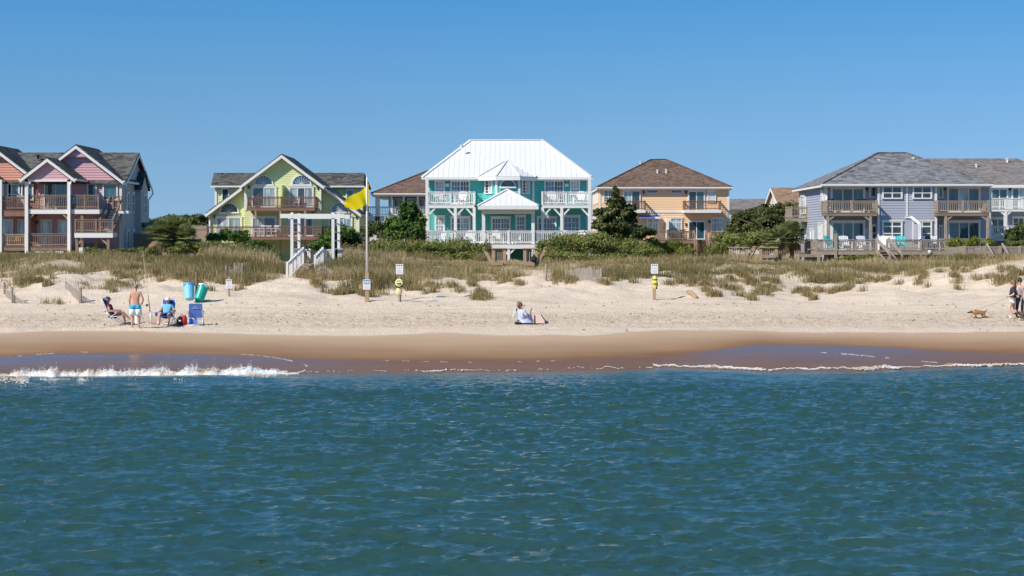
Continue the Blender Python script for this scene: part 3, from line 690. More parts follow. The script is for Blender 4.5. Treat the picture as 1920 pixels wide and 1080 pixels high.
            platform(H, Xp(210), Xp(228), Y-1.0, Y-.03, zf-.05, WOOD, .25, MF=WHITE); railing(H, [(X(218), Y-.95), (X(229), Y-.95)], zf, 1.0, WOOD, 1)
            posts(H, [(Xl(143), Yl+.2, 2.4, zl_-.38), (Xl(202), Yl+.2, 2.4, zl_-.38), (Xp(153), Yp+.2, 2.4, zf-.3), (Xp(178), Yp+.4, 2.4, zf-.3)], WOOD, .2)
            braces(H, [((Xl(145), Yl+.2, PZ(458, Yl)), (Xl(155), Yl+.2, PZ(447, Yl))), ((Xl(200), Yl+.2, PZ(458, Yl)), (Xl(188), Yl+.2, PZ(447, Yl)))], WOODT, .12)
            pk = MB()
            for q in range(150, 210, 5): pk.bar((X(q), Y-1.2, 2.4), (X(q), Y-1.2, 4.2), .22, .05)
            pk.build('lattice_skirt', WOOD, H)
            bx = MB()
            for a, b in ((71, 88), (92.5, 102), (107, 122)):
                for k in range(3): bx.box(Xp(a), Xp(b), Yp-.6-.25*k, Yp-.36-.25*k, 2.5, zl-.35-.17*k)
            bx.box(Xp(151), Xp(172), Yp-.8, Yp-.4, 2.5, PZ(464, Yp)); bx.build('step', WHITE, H)
            sk = MB(); 
            for q in np.arange(48, 150, 3.1): sk.bar((Xp(q), Yp+.12, 2.4), (Xp(q), Yp+.12, zl-.3), .14, .03)
            sk.build('lattice_skirt', WOOD, H)
        else:
            window(H, X(14+158), X(43+158), z(372), z(344), F, 1, None, (G_BLUE,), split=.3)
            window(H, X(3+158), X(26+158), z(452), z(412), F, 1, None, (G_BLIND,)); window(H, X(34+158), X(47+158), z(440), z(412), F, 1, None, (G_BLIND,))
            platform(H, Xp(0+158), Xp(46+158), Yp, Y-.03, zp(394), WOODR, .42); railing(H, [(Xp(5+158), Yp+.1), (Xp(46+158), Yp+.1)], zp(393), .95, WOODR, 2)
            platform(H, Xp(0+158), Xp(46+158), Yp, Y-.03, zl, WOOD, .28); railing(H, [(Xp(5+158), Yp+.1), (Xp(46+158), Yp+.1)], zl, .9, WOODT, 2)
            posts(H, [(Xp(1.5+158), Yp, 2.4, zt)], WHITE, .2)
    unit(0, PINK, True); unit(-158, SALMON, False)
    # side yard fence beside the duplex
    fz = MB(); 
    f = thing('picket_fence', 'dark weathered picket fence beside the mauve wall of the duplex', 'fence', (x(262), 121, 2.7))
    for k in range(34):
        xx = PX(252+k*1.25, 121); yy = 121+k*.05; fz.bar((xx, yy, 2.4), (xx, yy, 4.85+.15*math.sin(k*2.1)), .13, .03)
    fz.build('pickets', WOOD, f, kind='stuff'); MB().bar((PX(252, 121.1), 121.06, 4.4), (PX(294, 122.8), 122.8, 4.4), .06, .1).bar((PX(252, 121.1), 121.06, 3.0), (PX(294, 122.8), 122.8, 3.0), .06, .1).build('rail', WOOD, f)
duplex()

# ================================================================== lime house
def lime_house():
    Y = 150.0; x = lambda p: PX(p, Y); z = lambda p: PZ(p, Y); F = front(Y); F2 = front(Y+1.0)
    H = thing('gable_house', 'lime green beach house with steep front gable and fan windows', 'house', (x(530), Y, 2.3))
    zb = 2.2; ap = x(530); zap = z(289); sl = (z(289)-z(397))/(x(675)-x(530))
    top = lambda u, c=.3: zap-c-abs(u-ap)*sl
    a, b = x(458.5), x(602)
    wall(H, [(a, zb), (b, zb), (b, top(b)), (ap, top(ap)), (a, top(a))], F, LIME, .95, course=.2)
    for u0, u1 in ((x(388), a), (b, x(672))):
        wall(H, [(u0, zb), (u1, zb), (u1, top(u1)), (u0, top(u0))], F2, LIME, .3, course=.2)
    wall(H, rect(Y+1.0, Y+12, zb, z(397)), rside(x(672)), LIME, .3, course=.2)
    strip(H, F, [(a-.02, a+.2, .03, .07, z(395), top(a)-.1), (b-.2, b+.02, .03, .07, z(395), top(b)-.1)])
    strip(H, F2, [(x(388), x(388)+.2, .03, .07, z(445), z(397)), (x(672)-.2, x(672), .03, .07, z(445), z(397))])
    zc = z(299); hw = (zap-.25-zc)/sl
    wall(H, [(ap-hw, zc), (ap+hw, zc), (ap, zap-.25)], F, LIME, 0, name='peak_panel', n0=.35); strip(H, F, [(ap-hw, ap+hw, .02, .36, zc-.1, zc)], LIME)
    # roof: forward part over the bay, lower wings set back
    gable_roof_y(H, a-.35, b+.35, ap, zap-sl*(ap-a+.35), zap-sl*(b+.35-ap), zap, Y-.7, Y+8, SH_CHAR, fw=.3)
    for s, u0, u1 in ((-1, x(384), a-.3), (1, b+.3, x(676))):
        mb = MB()
        q = [(u0, Y+.35, zap-.05-sl*abs(u0-ap)), (u1, Y+.35, zap-.05-sl*abs(u1-ap)), (u1, Y+13, zap-.05-sl*abs(u1-ap)), (u0, Y+13, zap-.05-sl*abs(u0-ap))]; mb.slab(q, .12); wr = mb.build('wing_roof', SH_CHAR, H)
    fb = MB()
    for u0, u1 in ((x(384), a-.3), (b+.3, x(676))):
        fb.hexa([(u0, Y+.3, top(u0, .18)), (u1, Y+.3, top(u1, .18)), (u1, Y+.36, top(u1, .18)), (u0, Y+.36, top(u0, .18)), (u0, Y+.3, top(u0, .48)), (u1, Y+.3, top(u1, .48)), (u1, Y+.36, top(u1, .48)), (u0, Y+.36, top(u0, .48))])
        e = u0 if u0 < ap else u1; fb.box(e-.1, e+.1, Y+.4, Y+13, top(e, .2)-.15, top(e, .2))
    fb.build('fascia', WHITE, wr)
    MB().tube([(x(384), Y+.5, z(400)), (x(386), Y+.6, z(404)), (x(390.5), Y+.85, z(408)), (x(390.5), Y+.85, zb)], .07, 6).build('downspout', WHITE, H)
    # taller cross wing behind
    Yr = 156.0; xr = lambda p: PX(p, Yr); zr = lambda p: PZ(p, Yr); FR = front(Yr)
    wall(H, rect(xr(403), xr(680), zb, zr(350)), FR, LIME, 6, course=.2)
    window(H, xr(415.5), xr(430), zr(378), zr(353), FR, 1, None, (G_TEAL,)); window(H, xr(649), xr(664), zr(378), zr(355), FR, 1, None, (G_TEAL,))
    strip(H, FR, [(xr(403)-.02, xr(403)+.2, .03, .08, zr(385), zr(350)), (xr(680)-.2, xr(680)+.02, .03, .08, zr(385), zr(350))])
    mb = MB(); mb.slab([(xr(397), Yr-.5, zr(349)), (xr(684), Yr-.5, zr(349)), (PX(683, Yr+3), Yr+3, PZ(324, Yr+3)), (PX(401, Yr+3), Yr+3, PZ(324, Yr+3))], .12)
    mb.slab([(xr(397), Yr+7, zr(349)), (xr(684), Yr+7, zr(349)), (PX(683, Yr+3), Yr+3, PZ(324, Yr+3)), (PX(401, Yr+3), Yr+3, PZ(324, Yr+3))], .12)
    o = mb.build('cross_roof', SH_CHAR, H); MB().box(xr(396.5), xr(684.5), Yr-.58, Yr-.5, zr(351.5), zr(349)+.02).build('fascia', WHITE, o)
    # openings
    for c, zz, hw, h, FF, sp in ((494.5, 345.5, 18, 18, F, 0), (565.5, 345.5, 18.5, 18, F, 8), (426.5, 397, 18, 18, F2, 0), (635, 396.5, 17.5, 18, F2, 8)):
        fan_window(H, x(c), z(zz), hw*.05, h*.05, FF, sp or 8, G_TEAL if sp == 0 else G_BLUE)
    window(H, x(472), x(518.5), z(390), z(350), F, 2, None, (G_DARK, G_CURT), name='sliding_door', fr=.16); window(H, x(541.5), x(588.5), z(390), z(350), F, 3, None, (G_CURT, G_DARK, G_CURT), name='sliding_door', fr=.16)
    window(H, x(401), x(450.5), z(443), z(406), F2, 2, None, (G_BLIND, G_CURT), name='sliding_door', fr=.16); window(H, x(472), x(518.5), z(443), z(406), F, 2, None, (G_CURT, G_DARK), name='sliding_door', fr=.16)
    window(H, x(541), x(588.5), z(443), z(406), F, 2, None, (G_BLUE, G_BLUE), name='sliding_door', fr=.16); window(H, x(613), x(659), z(443), z(405), F2, 3, None, (G_BLUE, G_CURT, G_CURT), name='sliding_door', fr=.16)
    window(H, x(489), x(514), z(482), z(459), F, 2, None, (G_DARK,)); window(H, x(554), x(584), z(488), z(459), F, 2, None, (G_DARK,), name='sliding_door')
    for p, q in ((466.5, 353), (596.5, 355)): wall_lamp(H, x(p), z(q), F)
    for p, q in ((398.5, 408), (667, 410)): wall_lamp(H, x(p), z(q), F2)
    # balcony, deck
    Yb = 148.3; xb = lambda p: PX(p, Yb); zb_ = lambda p: PZ(p, Yb)
    platform(H, xb(464), xb(590), Yb, Y-.03, zb_(388.5), WOODR, .3); railing(H, [(xb(464.5), Y-.1), (xb(464.5), Yb+.06), (xb(589.5), Yb+.06), (xb(589.5), Y-.1)], zb_(388.5), .98, WOODR, 2.5)
    MB().box(xb(525.5), xb(529), Yb+.12, Y-.03, zb_(388), zb_(347)).build('divider_panel', LIME, H)
    Yd = 147.0; xd = lambda p: PX(p, Yd); zd = lambda p: PZ(p, Yd)
    platform(H, xd(388), xd(606), Yd, Y-.03, zd(443), WOODR, .28); railing(H, [(xd(388), Yd+.06), (xd(605), Yd+.06)], zd(443), .92, WOODR, 2.4)
    platform(H, xd(606), xd(622), Yd+.4, Y+.9, zd(443), WOODR, .28); railing(H, [(xd(605), Yd+.06), (xd(622), Yd+.5)], zd(443), .92, WOODR, 1)
    posts(H, [(xb(q), Yb+.1, 2.2, zb_(394)) for q in (479, 525.5, 572)], WOODG, .17)
    posts(H, [(xd(q), Yd+.1, 2.2, zd(448)) for q in (400, 440, 605)], WOODG, .15)
    braces(H, [((xb(466), Y-.1, zb_(396)), (xb(478), Yb+.3, zb_(406))), ((xb(588), Y-.2, zb_(394)), (xb(580), Y-.05, zb_(402)))], WOODT, .13)
    # grey board fence beside it
    f = thing('board_fence', 'pale grey board fence between the palmetto and the lime house', 'fence', (x(368), Y+2, 2.4))
    for k in range(13):
        u = PX(349+k*3.1, Y+2); MB().box(u, u+.147, Y+2, Y+2.04, 2.4, PZ(423, Y+2)+.03*math.sin(k*3)).build('board', WOODG, f)
    MB().box(PX(349, Y+2), PX(389, Y+2), Y+2.045, Y+2.1, 4.9, 5.0).build('rail', WOODG, f)
    g = thing('deck_gate', 'slatted brown wooden gate in front of the grey board fence', 'gate', (x(376), Y-1, 2.4))
    for k in range(6):
        u = PX(369+k*2.7, Y-1); MB().box(u, u+.07, Y-1, Y-.96, 2.4, PZ(430, Y-1)).build('slat', WOODT, g)
    MB().bar((PX(368, Y-1), Y-1.04, PZ(429, Y-1)), (PX(385, Y-1), Y-1.04, PZ(429, Y-1)), .08, .1).build('rail', WOODT, g)
lime_house()
# ================================================================== teal house
def seam_panels(roof, poly3, w, M=METAL):
    """standing seam roof: each strip between seams is a panel with its rib"""
    P = [tuple(p) for p in poly3]; x0, x1 = min(p[0] for p in P), max(p[0] for p in P); n = max(1, round((x1-x0)/w)); w = (x1-x0)/n
    a, b, c = Vector(P[0]), Vector(P[1]), Vector(P[2]); nor = (b-a).cross(c-a).normalized()
    if nor.z < 0: nor = -nor
    for k in range(n):
        q = clip(clip(P, 0, x0+w*k+.002, True), 0, x0+w*(k+1)-.002, False)
        if len(q) < 3: continue
        mb = MB(); up = nor*.03; mb.slab([Vector(p)+up for p in q], .022, nor*-1)
        e = [p for p in q if abs(p[0]-(x0+w*k+.002)) < 1e-4]
        if len(e) >= 2:
            lo, hi = min(e, key=lambda p: p[2]), max(e, key=lambda p: p[2])
            if hi[2]-lo[2] > .1: mb.bar(Vector(lo)+nor*.039+Vector((.02, 0, 0)), Vector(hi)+nor*.039+Vector((.02, 0, 0)), .022, .016, nor)
        mb.build('roof_panel', M, roof)
def teal_house():
    Y = 124.0; x = lambda p: PX(p, Y); z = lambda p: PZ(p, Y); F = front(Y)
    H = thing('hip_roof_house', 'teal beach house with white standing seam metal roof and white balconies', 'house', (x(951), Y, 2.9))
    zb = 2.8; X0, X1 = x(800.5), x(1104.5); zt = z(334)
    wall(H, rect(X0, X1, zb, zt), F, TEAL, .3); wall(H, rect(Y, Y+10, zb, zt), lside(X0), TEAL, .3); wall(H, rect(Y, Y+10, zb, zt), rside(X1), TEAL, .3)
    strip(H, F, [(X0-.02, X0+.2, .03, .06, zb, zt), (X1-.2, X1+.02, .03, .06, zb, zt)])
    # main roof
    ye = 123.35; ze = PZ(333, ye); xe0, xe1 = PX(791.5, ye), PX(1109.5, ye); Yr = 129.0; zr = PZ(263.5, Yr); r0, r1 = PX(882.6, Yr), PX(1017, Yr)
    rf = hip_roof(H, xe0, xe1, ye, Y+10.6, ze, r0, r1, Yr, zr, METAL, t=.2)
    seam_panels(rf, [(xe0, ye, ze), (xe1, ye, ze), (r1, Yr, zr), (r0, Yr, zr)], .40)
    MB().bar((r0-.1, Yr, zr+.06), (r1+.1, Yr, zr+.06), .3, .06).bar((xe0, ye, ze+.07), (r0, Yr, zr+.06), .24, .05).bar((xe1, ye, ze+.07), (r1, Yr, zr+.06), .24, .05).build('ridge_cap', METAL, rf)
    # central bay
    Yb = 122.85; xb = lambda p: PX(p, Yb); b = [(x(905), Y), (xb(930.5), Yb), (xb(973.5), Yb), (x(998.5), Y)]
    zb0 = z(455)
    frames = []
    for i in range(3):
        p, q = Vector((*b[i], 0)), Vector((*b[i+1], 0)); d = (q-p); nn = Vector((d.y, -d.x, 0))
        if nn.y > 0: nn = -nn
        Fi = Fr(p, d, nn); frames.append((Fi, d.length)); wall(H, rect(0, d.length, z(395), ze-.2), Fi, TEAL, .05, name='bay_wall')
    strip(H, W0, [(px_-.09, px_+.09, py-.07, py+.08, z(394), ze-.2) for px_, py in b[1:3]], WHITE, 'corner_board')
    strip(H, F, [(x(1000)-.08, x(1000)+.08, .03, .08, z(394), ze-.2)])
    (F0, l0), (F1, l1), (F2, l2) = frames
    for Fi, l, c in ((F0, l0, .5), (F2, l2, .42)): window(H, l*c-.42, l*c+.42, z(364), z(337.5), Fi, 2, (1, 4), (G_DARK, G_CURT), fr=.09)
    fan_window(H, l1/2, PZ(349.5, Yb), .60, .58, F1, 0, G_DARK)
    A = (PX(951, 126), 126.0, PZ(301, 126)); e = [(PX(897, 123.2), 123.2, ze+.03), (PX(930, 122.35), 122.35, ze+.03), (PX(975, 122.35), 122.35, ze+.03), (PX(1006, 123.2), 123.2, ze+.03)]
    mb = MB()
    for i in range(3): mb.slab([e[i], e[i+1], A], .08)
    br = mb.build('bay_roof', METAL, H)
    for i in range(3): seam_panels(br, [e[i], e[i+1], A], .38)
    rb = MB()
    for i in range(4): rb.bar(Vector(e[i])+Vector((0, 0, .08)), Vector(A)+Vector((0, 0, .09)), .12, .06)
    rb.build('hip_cap', METAL, br)
    fb = MB()
    for i in range(3): fb.bar(Vector(e[i])-Vector((0, -.02, .17)), Vector(e[i+1])-Vector((0, -.02, .17)), .05, .2)
    fb.build('fascia', WHITE, br)
    # porch roof over the ground floor
    yp = 119.6; pa = Vector((PX(951, 122.5), 122.5, PZ(356.5, 122.5))); pl, pr = Vector((PX(896, yp), yp, PZ(386.5, yp))), Vector((PX(1010, yp), yp, PZ(386.5, yp)))
    bl, brr, bk = Vector((pl.x, Y-.1, pl.z)), Vector((pr.x, Y-.1, pr.z)), Vector((pa.x, Y-.1, pa.z))
    pr_ = MB().slab([pl, pr, pa], .08).slab([bl, pl, pa, bk], .08).slab([pr, brr, bk, pa], .08).build('porch_roof', METAL, H)
    seam_panels(pr_, [pl, pr, pa], .40)
    MB().bar(pl+Vector((0, 0, .06)), pa+Vector((0, 0, .07)), .2, .06).bar(pr+Vector((0, 0, .06)), pa+Vector((0, 0, .07)), .2, .06).build('hip_cap', METAL, pr_)
    MB().box(pl.x, pr.x, yp-.03, yp+.03, pl.z-.24, pl.z-.02).box(pl.x, pl.x+.05, yp+.03, Y-.1, pl.z-.24, pl.z-.02).box(pr.x-.05, pr.x, yp+.03, Y-.1, pl.z-.24, pl.z-.02).box(pl.x+.06, pr.x-.06, yp+.04, Y-.1, pl.z-.24, pl.z-.2).build('fascia', WHITE, pr_)
    Yq = 120.4; zd = PZ(457, Yq); xq = lambda p: PX(p, Yq); zq = lambda p: PZ(p, Yq)
    MB().box(xq(903), xq(1003), Yq-.12, Yq+.12, zq(401), pl.z-.24).build('porch_beam', WHITE, H)
    posts(H, [(xq(906.7), Yq, 2.9, zq(401)), (xq(999.4), Yq, 2.9, zq(401))], WHITE, .24)
    # deck across the whole front
    platform(H, xq(798), xq(1109), Yq-.15, Y-.03, zd, WHITE, .34)
    railing(H, [(xq(801), Yq), (xq(853.7), Yq), (xq(906), Yq)], zd, .98, WHITE, 2.2, .135, .14, .05)
    railing(H, [(xq(907), Yq), (xq(953.5), Yq), (xq(999), Yq)], zd, .98, WHITE, 4, .135, .16, .05)
    railing(H, [(xq(1000), Yq), (xq(1053), Yq), (xq(1106), Yq)], zd, .98, WHITE, 2.2, .135, .14, .05)
    posts(H, [(xq(q), Yq, 2.6, zd-.3) for q in (801, 853.7, 953.7, 1053, 1106)], WHITE, .2)
    braces(H, [((xq(953.7), Yq, zq(478)), (xq(968), Yq, zq(463))), ((xq(953.7), Yq, zq(478)), (xq(939), Yq, zq(463)))], WHITE, .13)
    # balconies
    Yc = 121.9; xc = lambda p: PX(p, Yc); zc = lambda p: PZ(p, Yc)
    for a, b_, ps in ((801, 889, (800.5, 853.7, 889)), (1017, 1106, (1017.5, 1053.3, 1105.5))):
        platform(H, xc(a), xc(b_), Yc, Y-.03, zc(383), WHITE, .26)
        railing(H, [(xc(a), Y-.1), (xc(a), Yc+.08), (xc(b_), Yc+.08), (xc(b_), Y-.1)], zc(383), .96, WHITE, 1.75, .135, .14, .05)
        outer = ps[0] if a < 950 else ps[2]
        posts(H, [(xc(q), Yc+.1, zd-.02, zc(334) if q == outer else zc(389)) for q in ps], WHITE, .22)
        bl_ = []
        for i in (0, 1):
            u, v = xc(ps[i]), xc(ps[i+1]); h = .62
            bl_ += [((u+.05, Yc+.1, zc(390)-h), (u+h, Yc+.1, zc(390))), ((v-.05, Yc+.1, zc(390)-h), (v-h, Yc+.1, zc(390)))]
        braces(H, bl_, WHITE, .12)
    # openings
    g1 = (G_DARK, G_CURT)
    for a, b_ in ((815, 834.5), (1068.5, 1087.5)): window(H, x(a), x(b_), z(366), z(338.5), F, 1, (3, 4), (G_CURT,), split=.5)
    for a, b_ in ((844.5, 881.5), (1020.5, 1057.5)): window(H, x(a), x(b_), z(383), z(338), F, 2, (3, 5), (G_BLUE, G_DARK), name='sliding_door')
    window(H, x(815), x(834.5), z(436.6), z(405), F, 1, (3, 4), (G_CURT,), split=.5, fr=.14)
    window(H, x(844.5), x(882), z(456), z(406.5), F, 2, (3, 5), (G_TEAL, G_CURT), name='sliding_door', fr=.14)
    window(H, x(920.5), x(957.5), z(456), z(407), F, 2, (3, 5), (G_BLUE, G_BLUE), name='sliding_door', fr=.14)
    window(H, x(966.5), x(986), z(437), z(404), F, 1, (3, 4), (G_BLUE,), split=.5, fr=.14)
    window(H, x(1006.5), x(1043.5), z(456), z(406.5), F, 2, (3, 5), (G_DARK, G_BLUE), name='sliding_door', fr=.14)
    window(H, x(1055.5), x(1088), z(456), z(404.5), F, 2, (2, 5), (G_BLUE, G_BLUE), name='sliding_door', fr=.14)
    for p, q in ((839, 347.5), (1062.5, 347.5)): MB().box(x(p)-.14, x(p)+.14, .03, .22, z(q)-.12, z(q)+.12, F).build('wall_lamp', WHITE, H)
    for p, q in ((862, 402), (1025, 402)): MB().ball((x(p), Y-.4, z(q)), .13).build('porch_light', WHITE, H)
    vp = Vector((PX(866, 127), 126.6, PZ(279, 126.8))); roof_vent(H, vp, .22, WHITE)
teal_house()

# ================================================================== navy house behind
def navy_house():
    Y = 160.0; x = lambda p: PX(p, Y); z = lambda p: PZ(p, Y); F = front(Y)
    H = thing('porch_house', 'navy blue house with brown hip roof and white wraparound porch behind the teal house', 'house', (x(770), Y, 2.4))
    wall(H, rect(x(737), x(905), 2.4, z(363)), F, NAVY, 8)
    hip_roof(H, x(701.5), x(940), Y-3.4, Y+12, PZ(362, Y-3.4), PX(802, Y+4), PX(850, Y+4), Y+4, PZ(320, Y+4), SH_BROWN, t=.28)
    Yp = Y-2.6; xp = lambda p: PX(p, Yp); zp = lambda p: PZ(p, Yp)
    platform(H, xp(690), xp(900), Yp, Y-.03, zp(405), WHITE, .5)
    railing(H, [(xp(690), Yp+.08), (xp(706), Yp+.08), (xp(734), Yp+.08), (xp(784), Yp+.08), (xp(900), Yp+.08)], zp(405), .95, WHITE, 2.6, .16, .14, .055)
    posts(H, [(xp(q), Yp+.1, 2.4, zp(366)) for q in (705.5, 710, 734, 757, 783, 810)], WHITE, .2)
    posts(H, [(xp(q), Y-.2, 2.4, zp(366)) for q in (727,)], WHITE, .2)
    for a, b in ((739, 756), (763, 779), (786, 797)): window(H, x(a), x(b), z(404), z(372), F, 2, None, (G_DARK,), name='french_door')
    f = thing('low_white_fence', 'low white picket fence left of the cedar beside the navy house', 'fence', (x(700), Y-6, 3))
    mb = MB(); Yf = 150
    for k in range(9): mb.bar((PX(694+k*1.8, Yf), Yf, 2.3), (PX(694+k*1.8, Yf), Yf, PZ(433, Yf)), .08, .03)
    mb.build('pickets', WHITE, f, kind='stuff'); MB().box(PX(693, Yf), PX(710, Yf), Yf+.02, Yf+.06, PZ(434, Yf)-.1, PZ(434, Yf)).build('rail', WHITE, f)
navy_house()

# ================================================================== apricot house
def apricot_house():
    Y = 158.0; x = lambda p: PX(p, Y); z = lambda p: PZ(p, Y); F = front(Y)
    H = thing('stucco_house', 'apricot coloured house with brown hip roof and two small balconies', 'house', (x(1245), Y, 2.5))
    X0, X1 = x(1123.5), x(1367); zb = 2.5; zt = z(352)
    wall(H, rect(X0, X1, zb, zt), F, ORANGE, .3, course=.2); wall(H, rect(Y, Y+13, zb, zt), lside(X0), ORANGE, .3, course=.2); wall(H, rect(Y, Y+13, zb, zt), rside(X1), ORANGE, .3, course=.2)
    strip(H, F, [(X0-.02, X0+.15, .03, .06, zb, zt), (X1-.15, X1+.02, .03, .06, zb, zt), (x(1212), x(1283), .03, .07, z(399), z(395))])
    ye = Y-.5; hip_roof(H, PX(1118.5, ye), PX(1373, ye), ye, Y+13.5, PZ(350.5, ye), PX(1221, Y+6), PX(1249, Y+6), Y+6, PZ(299, Y+6), SH_BROWN, t=.26)
    for p, q in ((1232.6, 327), (1249, 326)): roof_vent(H, (PX(p, Y+3), Y+2.75, PZ(q, Y+3)), .4, WHITE)
    roof_vent(H, (PX(1201, Y+5.5), Y+5.2, PZ(309, Y+5.5)), .25, WHITE)
    L = lside(X0)
    for a in (2, 5.5, 9): window(H, Y+a, Y+a+1.1, z(380), z(357), L, 1, (2, 4), (G_DARK,)); window(H, Y+a, Y+a+1.1, z(432), z(408), L, 1, (2, 4), (G_DARK,))
    # balconies
    Yb = Y-1.35; xb = lambda p: PX(p, Yb); zb_ = lambda p: PZ(p, Yb)
    for a, b in ((1166, 1210.5), (1283, 1352.5)):
        MB().box(xb(a), xb(b), Yb, Y-.03, zb_(399), zb_(393.5)).build('balcony_floor', WHITE, H)
        railing(H, [(xb(a)+.05, Y-.08), (xb(a)+.05, Yb+.06), (xb(b)-.05, Yb+.06), (xb(b)-.05, Y-.08)], zb_(393.5), .9, WOODR, 3, .14)
    # openings
    window(H, x(1131), x(1149.5), z(380), z(356), F, 2, (2, 4), (G_DARK,)); window(H, x(1168), x(1201), z(395), z(357), F, 2, None, (G_CURT, G_DARK), name='sliding_door')
    for a, b in ((1212, 1234), (1257, 1279)): window(H, x(a), x(b), z(362.5), z(355.5), F, 1, None, (G_TEAL,), name='transom_window', fr=.08)
    window(H, x(1290), x(1321.5), z(395), z(357.5), F, 2, (1, 1), (G_DARK, G_TEAL), name='sliding_door'); window(H, x(1326), x(1342), z(380), z(357.5), F, 1, (3, 4), (G_BLIND,))
    for a, b, g in ((1212, 1235, G_CURT), (1256.5, 1279, G_CURT), (1333, 1355.5, G_BLIND)): window(H, x(a), x(b), z(435), z(408.5), F, 2, (2, 3), (g,), transom=.28)
    window(H, x(1290), x(1322), z(449), z(414.5), F, 2, None, (G_DARK, G_TEAL), name='sliding_door')
    for p, q in ((1207, 363), (1286, 363), (1286, 423), (1330, 418)): wall_lamp(H, x(p), z(q), F)
    MB().box(x(1247), x(1251), .0, 1.8, z(449), z(410), F).build('privacy_panel', WHITE, H)
    aw = MB().slab([(x(1196), Y-.05, z(404)), (x(1237), Y-.05, z(404)), (x(1237), Y-1.5, z(409)), (x(1196), Y-1.5, z(409))], .06); o = aw.build('awning', AWN, H)
    MB().box(x(1226), x(1237.2), Y-1.55, Y-1.45, z(410.5), z(407)).build('awning_valance', AWNW, o)
    # deck
    Yd = Y-4.5; xd = lambda p: PX(p, Yd); zd = lambda p: PZ(p, Yd)
    platform(H, xd(1208), xd(1373), Yd, Y-.03, zd(450), WOOD, .3)
    railing(H, [(xd(1210), Yd+.08), (xd(1252), Yd+.08), (xd(1299), Yd+.08)], zd(450), .88, WOOD, 2.2, .15); railing(H, [(xd(1323), Yd+.08), (xd(1372), Yd+.08)], zd(450), .88, WOOD, 2.4, .15)
    posts(H, [(xd(q), Yd+.15, 2, zd(453)) for q in (1215, 1252, 1292, 1335, 1368)], WOOD, .2)
    braces(H, [((xd(1262), Yd+.1, zd(460)), (xd(1270), Yd+.1, zd(454))), ((xd(1345), Yd+.1, zd(462)), (xd(1352), Yd+.1, zd(454)))], WOODT, .14)
    mb = MB(); st = MB(); n = 8
    for k in range(n):
        t = (k+.5)/n; yy = Yd-t*2.3; zz = zd(450)-t*1.35; mb.box(xd(1302), xd(1323), yy-.16, yy+.16, zz-.04, zz)
    mb.build('stair_tread', WOOD, H)
    for q in (1301, 1324): st.bar((xd(q), Yd, zd(452)), (xd(q), Yd-2.5, zd(450)-1.45), .08, .32); st.bar((xd(q), Yd, zd(450)+.9), (xd(q), Yd-2.4, zd(450)-.5), .12, .16); st.bar((xd(q), Yd-2.4, 1.8), (xd(q), Yd-2.4, zd(450)-.45), .14)
    st.bar((xd(1301), Yd-2.4, zd(450)-.55), (xd(1286), Yd-2.4, zd(450)-1.3), .1, .2); st.build('stair_rail', WOOD, H)
apricot_house()

# ================================================================== far roofs
def far_houses():
    Y = 235.0; H = thing('far_house', 'grey roofed house showing only its long roof beyond the live oak', 'house', (PX(1400, Y), Y, 2.4))
    wall(H, rect(PX(1340, Y), PX(1475, Y), 2.4, PZ(393, Y)), front(Y), CREAM, 6)
    mb = MB(); a, b = PX(1335, Y), PX(1480, Y)
    mb.slab([(a, Y-.5, PZ(392, Y)), (b, Y-.5, PZ(392, Y)), (b, Y+4, PZ(373, Y+4)), (a, Y+4, PZ(373, Y+4))], .15); mb.slab([(a, Y+8, PZ(392, Y)), (b, Y+8, PZ(392, Y)), (b, Y+4, PZ(373, Y+4)), (a, Y+4, PZ(373, Y+4))], .15); mb.build('roof', SH_DUSK, H)
    Y = 200.0; H = thing('far_house', 'tan roofed house with white gable end rising behind the live oak', 'house', (PX(1480, Y), Y, 2.4))
    x0 = PX(1463, Y); x1 = PX(1560, Y); zr = PZ(352, Y+5); ze = PZ(381, Y)
    L = lside(x0); wall(H, [(Y, 2.4), (Y+10, 2.4), (Y+10, ze), (Y+5, zr-.2), (Y, ze)], L, CREAM, .3); wall(H, rect(x0, x1, 2.4, ze), front(Y), CREAM, .3)
    mb = MB(); mb.slab([(x0-.4, Y-.6, ze-.2), (x1, Y-.6, ze-.2), (x1, Y+5, zr), (x0-.4, Y+5, zr)], .15); mb.slab([(x0-.4, Y+10.6, ze-.2), (x1, Y+10.6, ze-.2), (x1, Y+5, zr), (x0-.4, Y+5, zr)], .15); r = mb.build('roof', SH_TAN, H)
    MB().bar((x0-.42, Y-.6, ze-.4), (x0-.42, Y+5, zr-.2), .06, .3).bar((x0-.42, Y+10.6, ze-.4), (x0-.42, Y+5, zr-.2), .06, .3).build('fascia', WHITE, r)
far_houses()

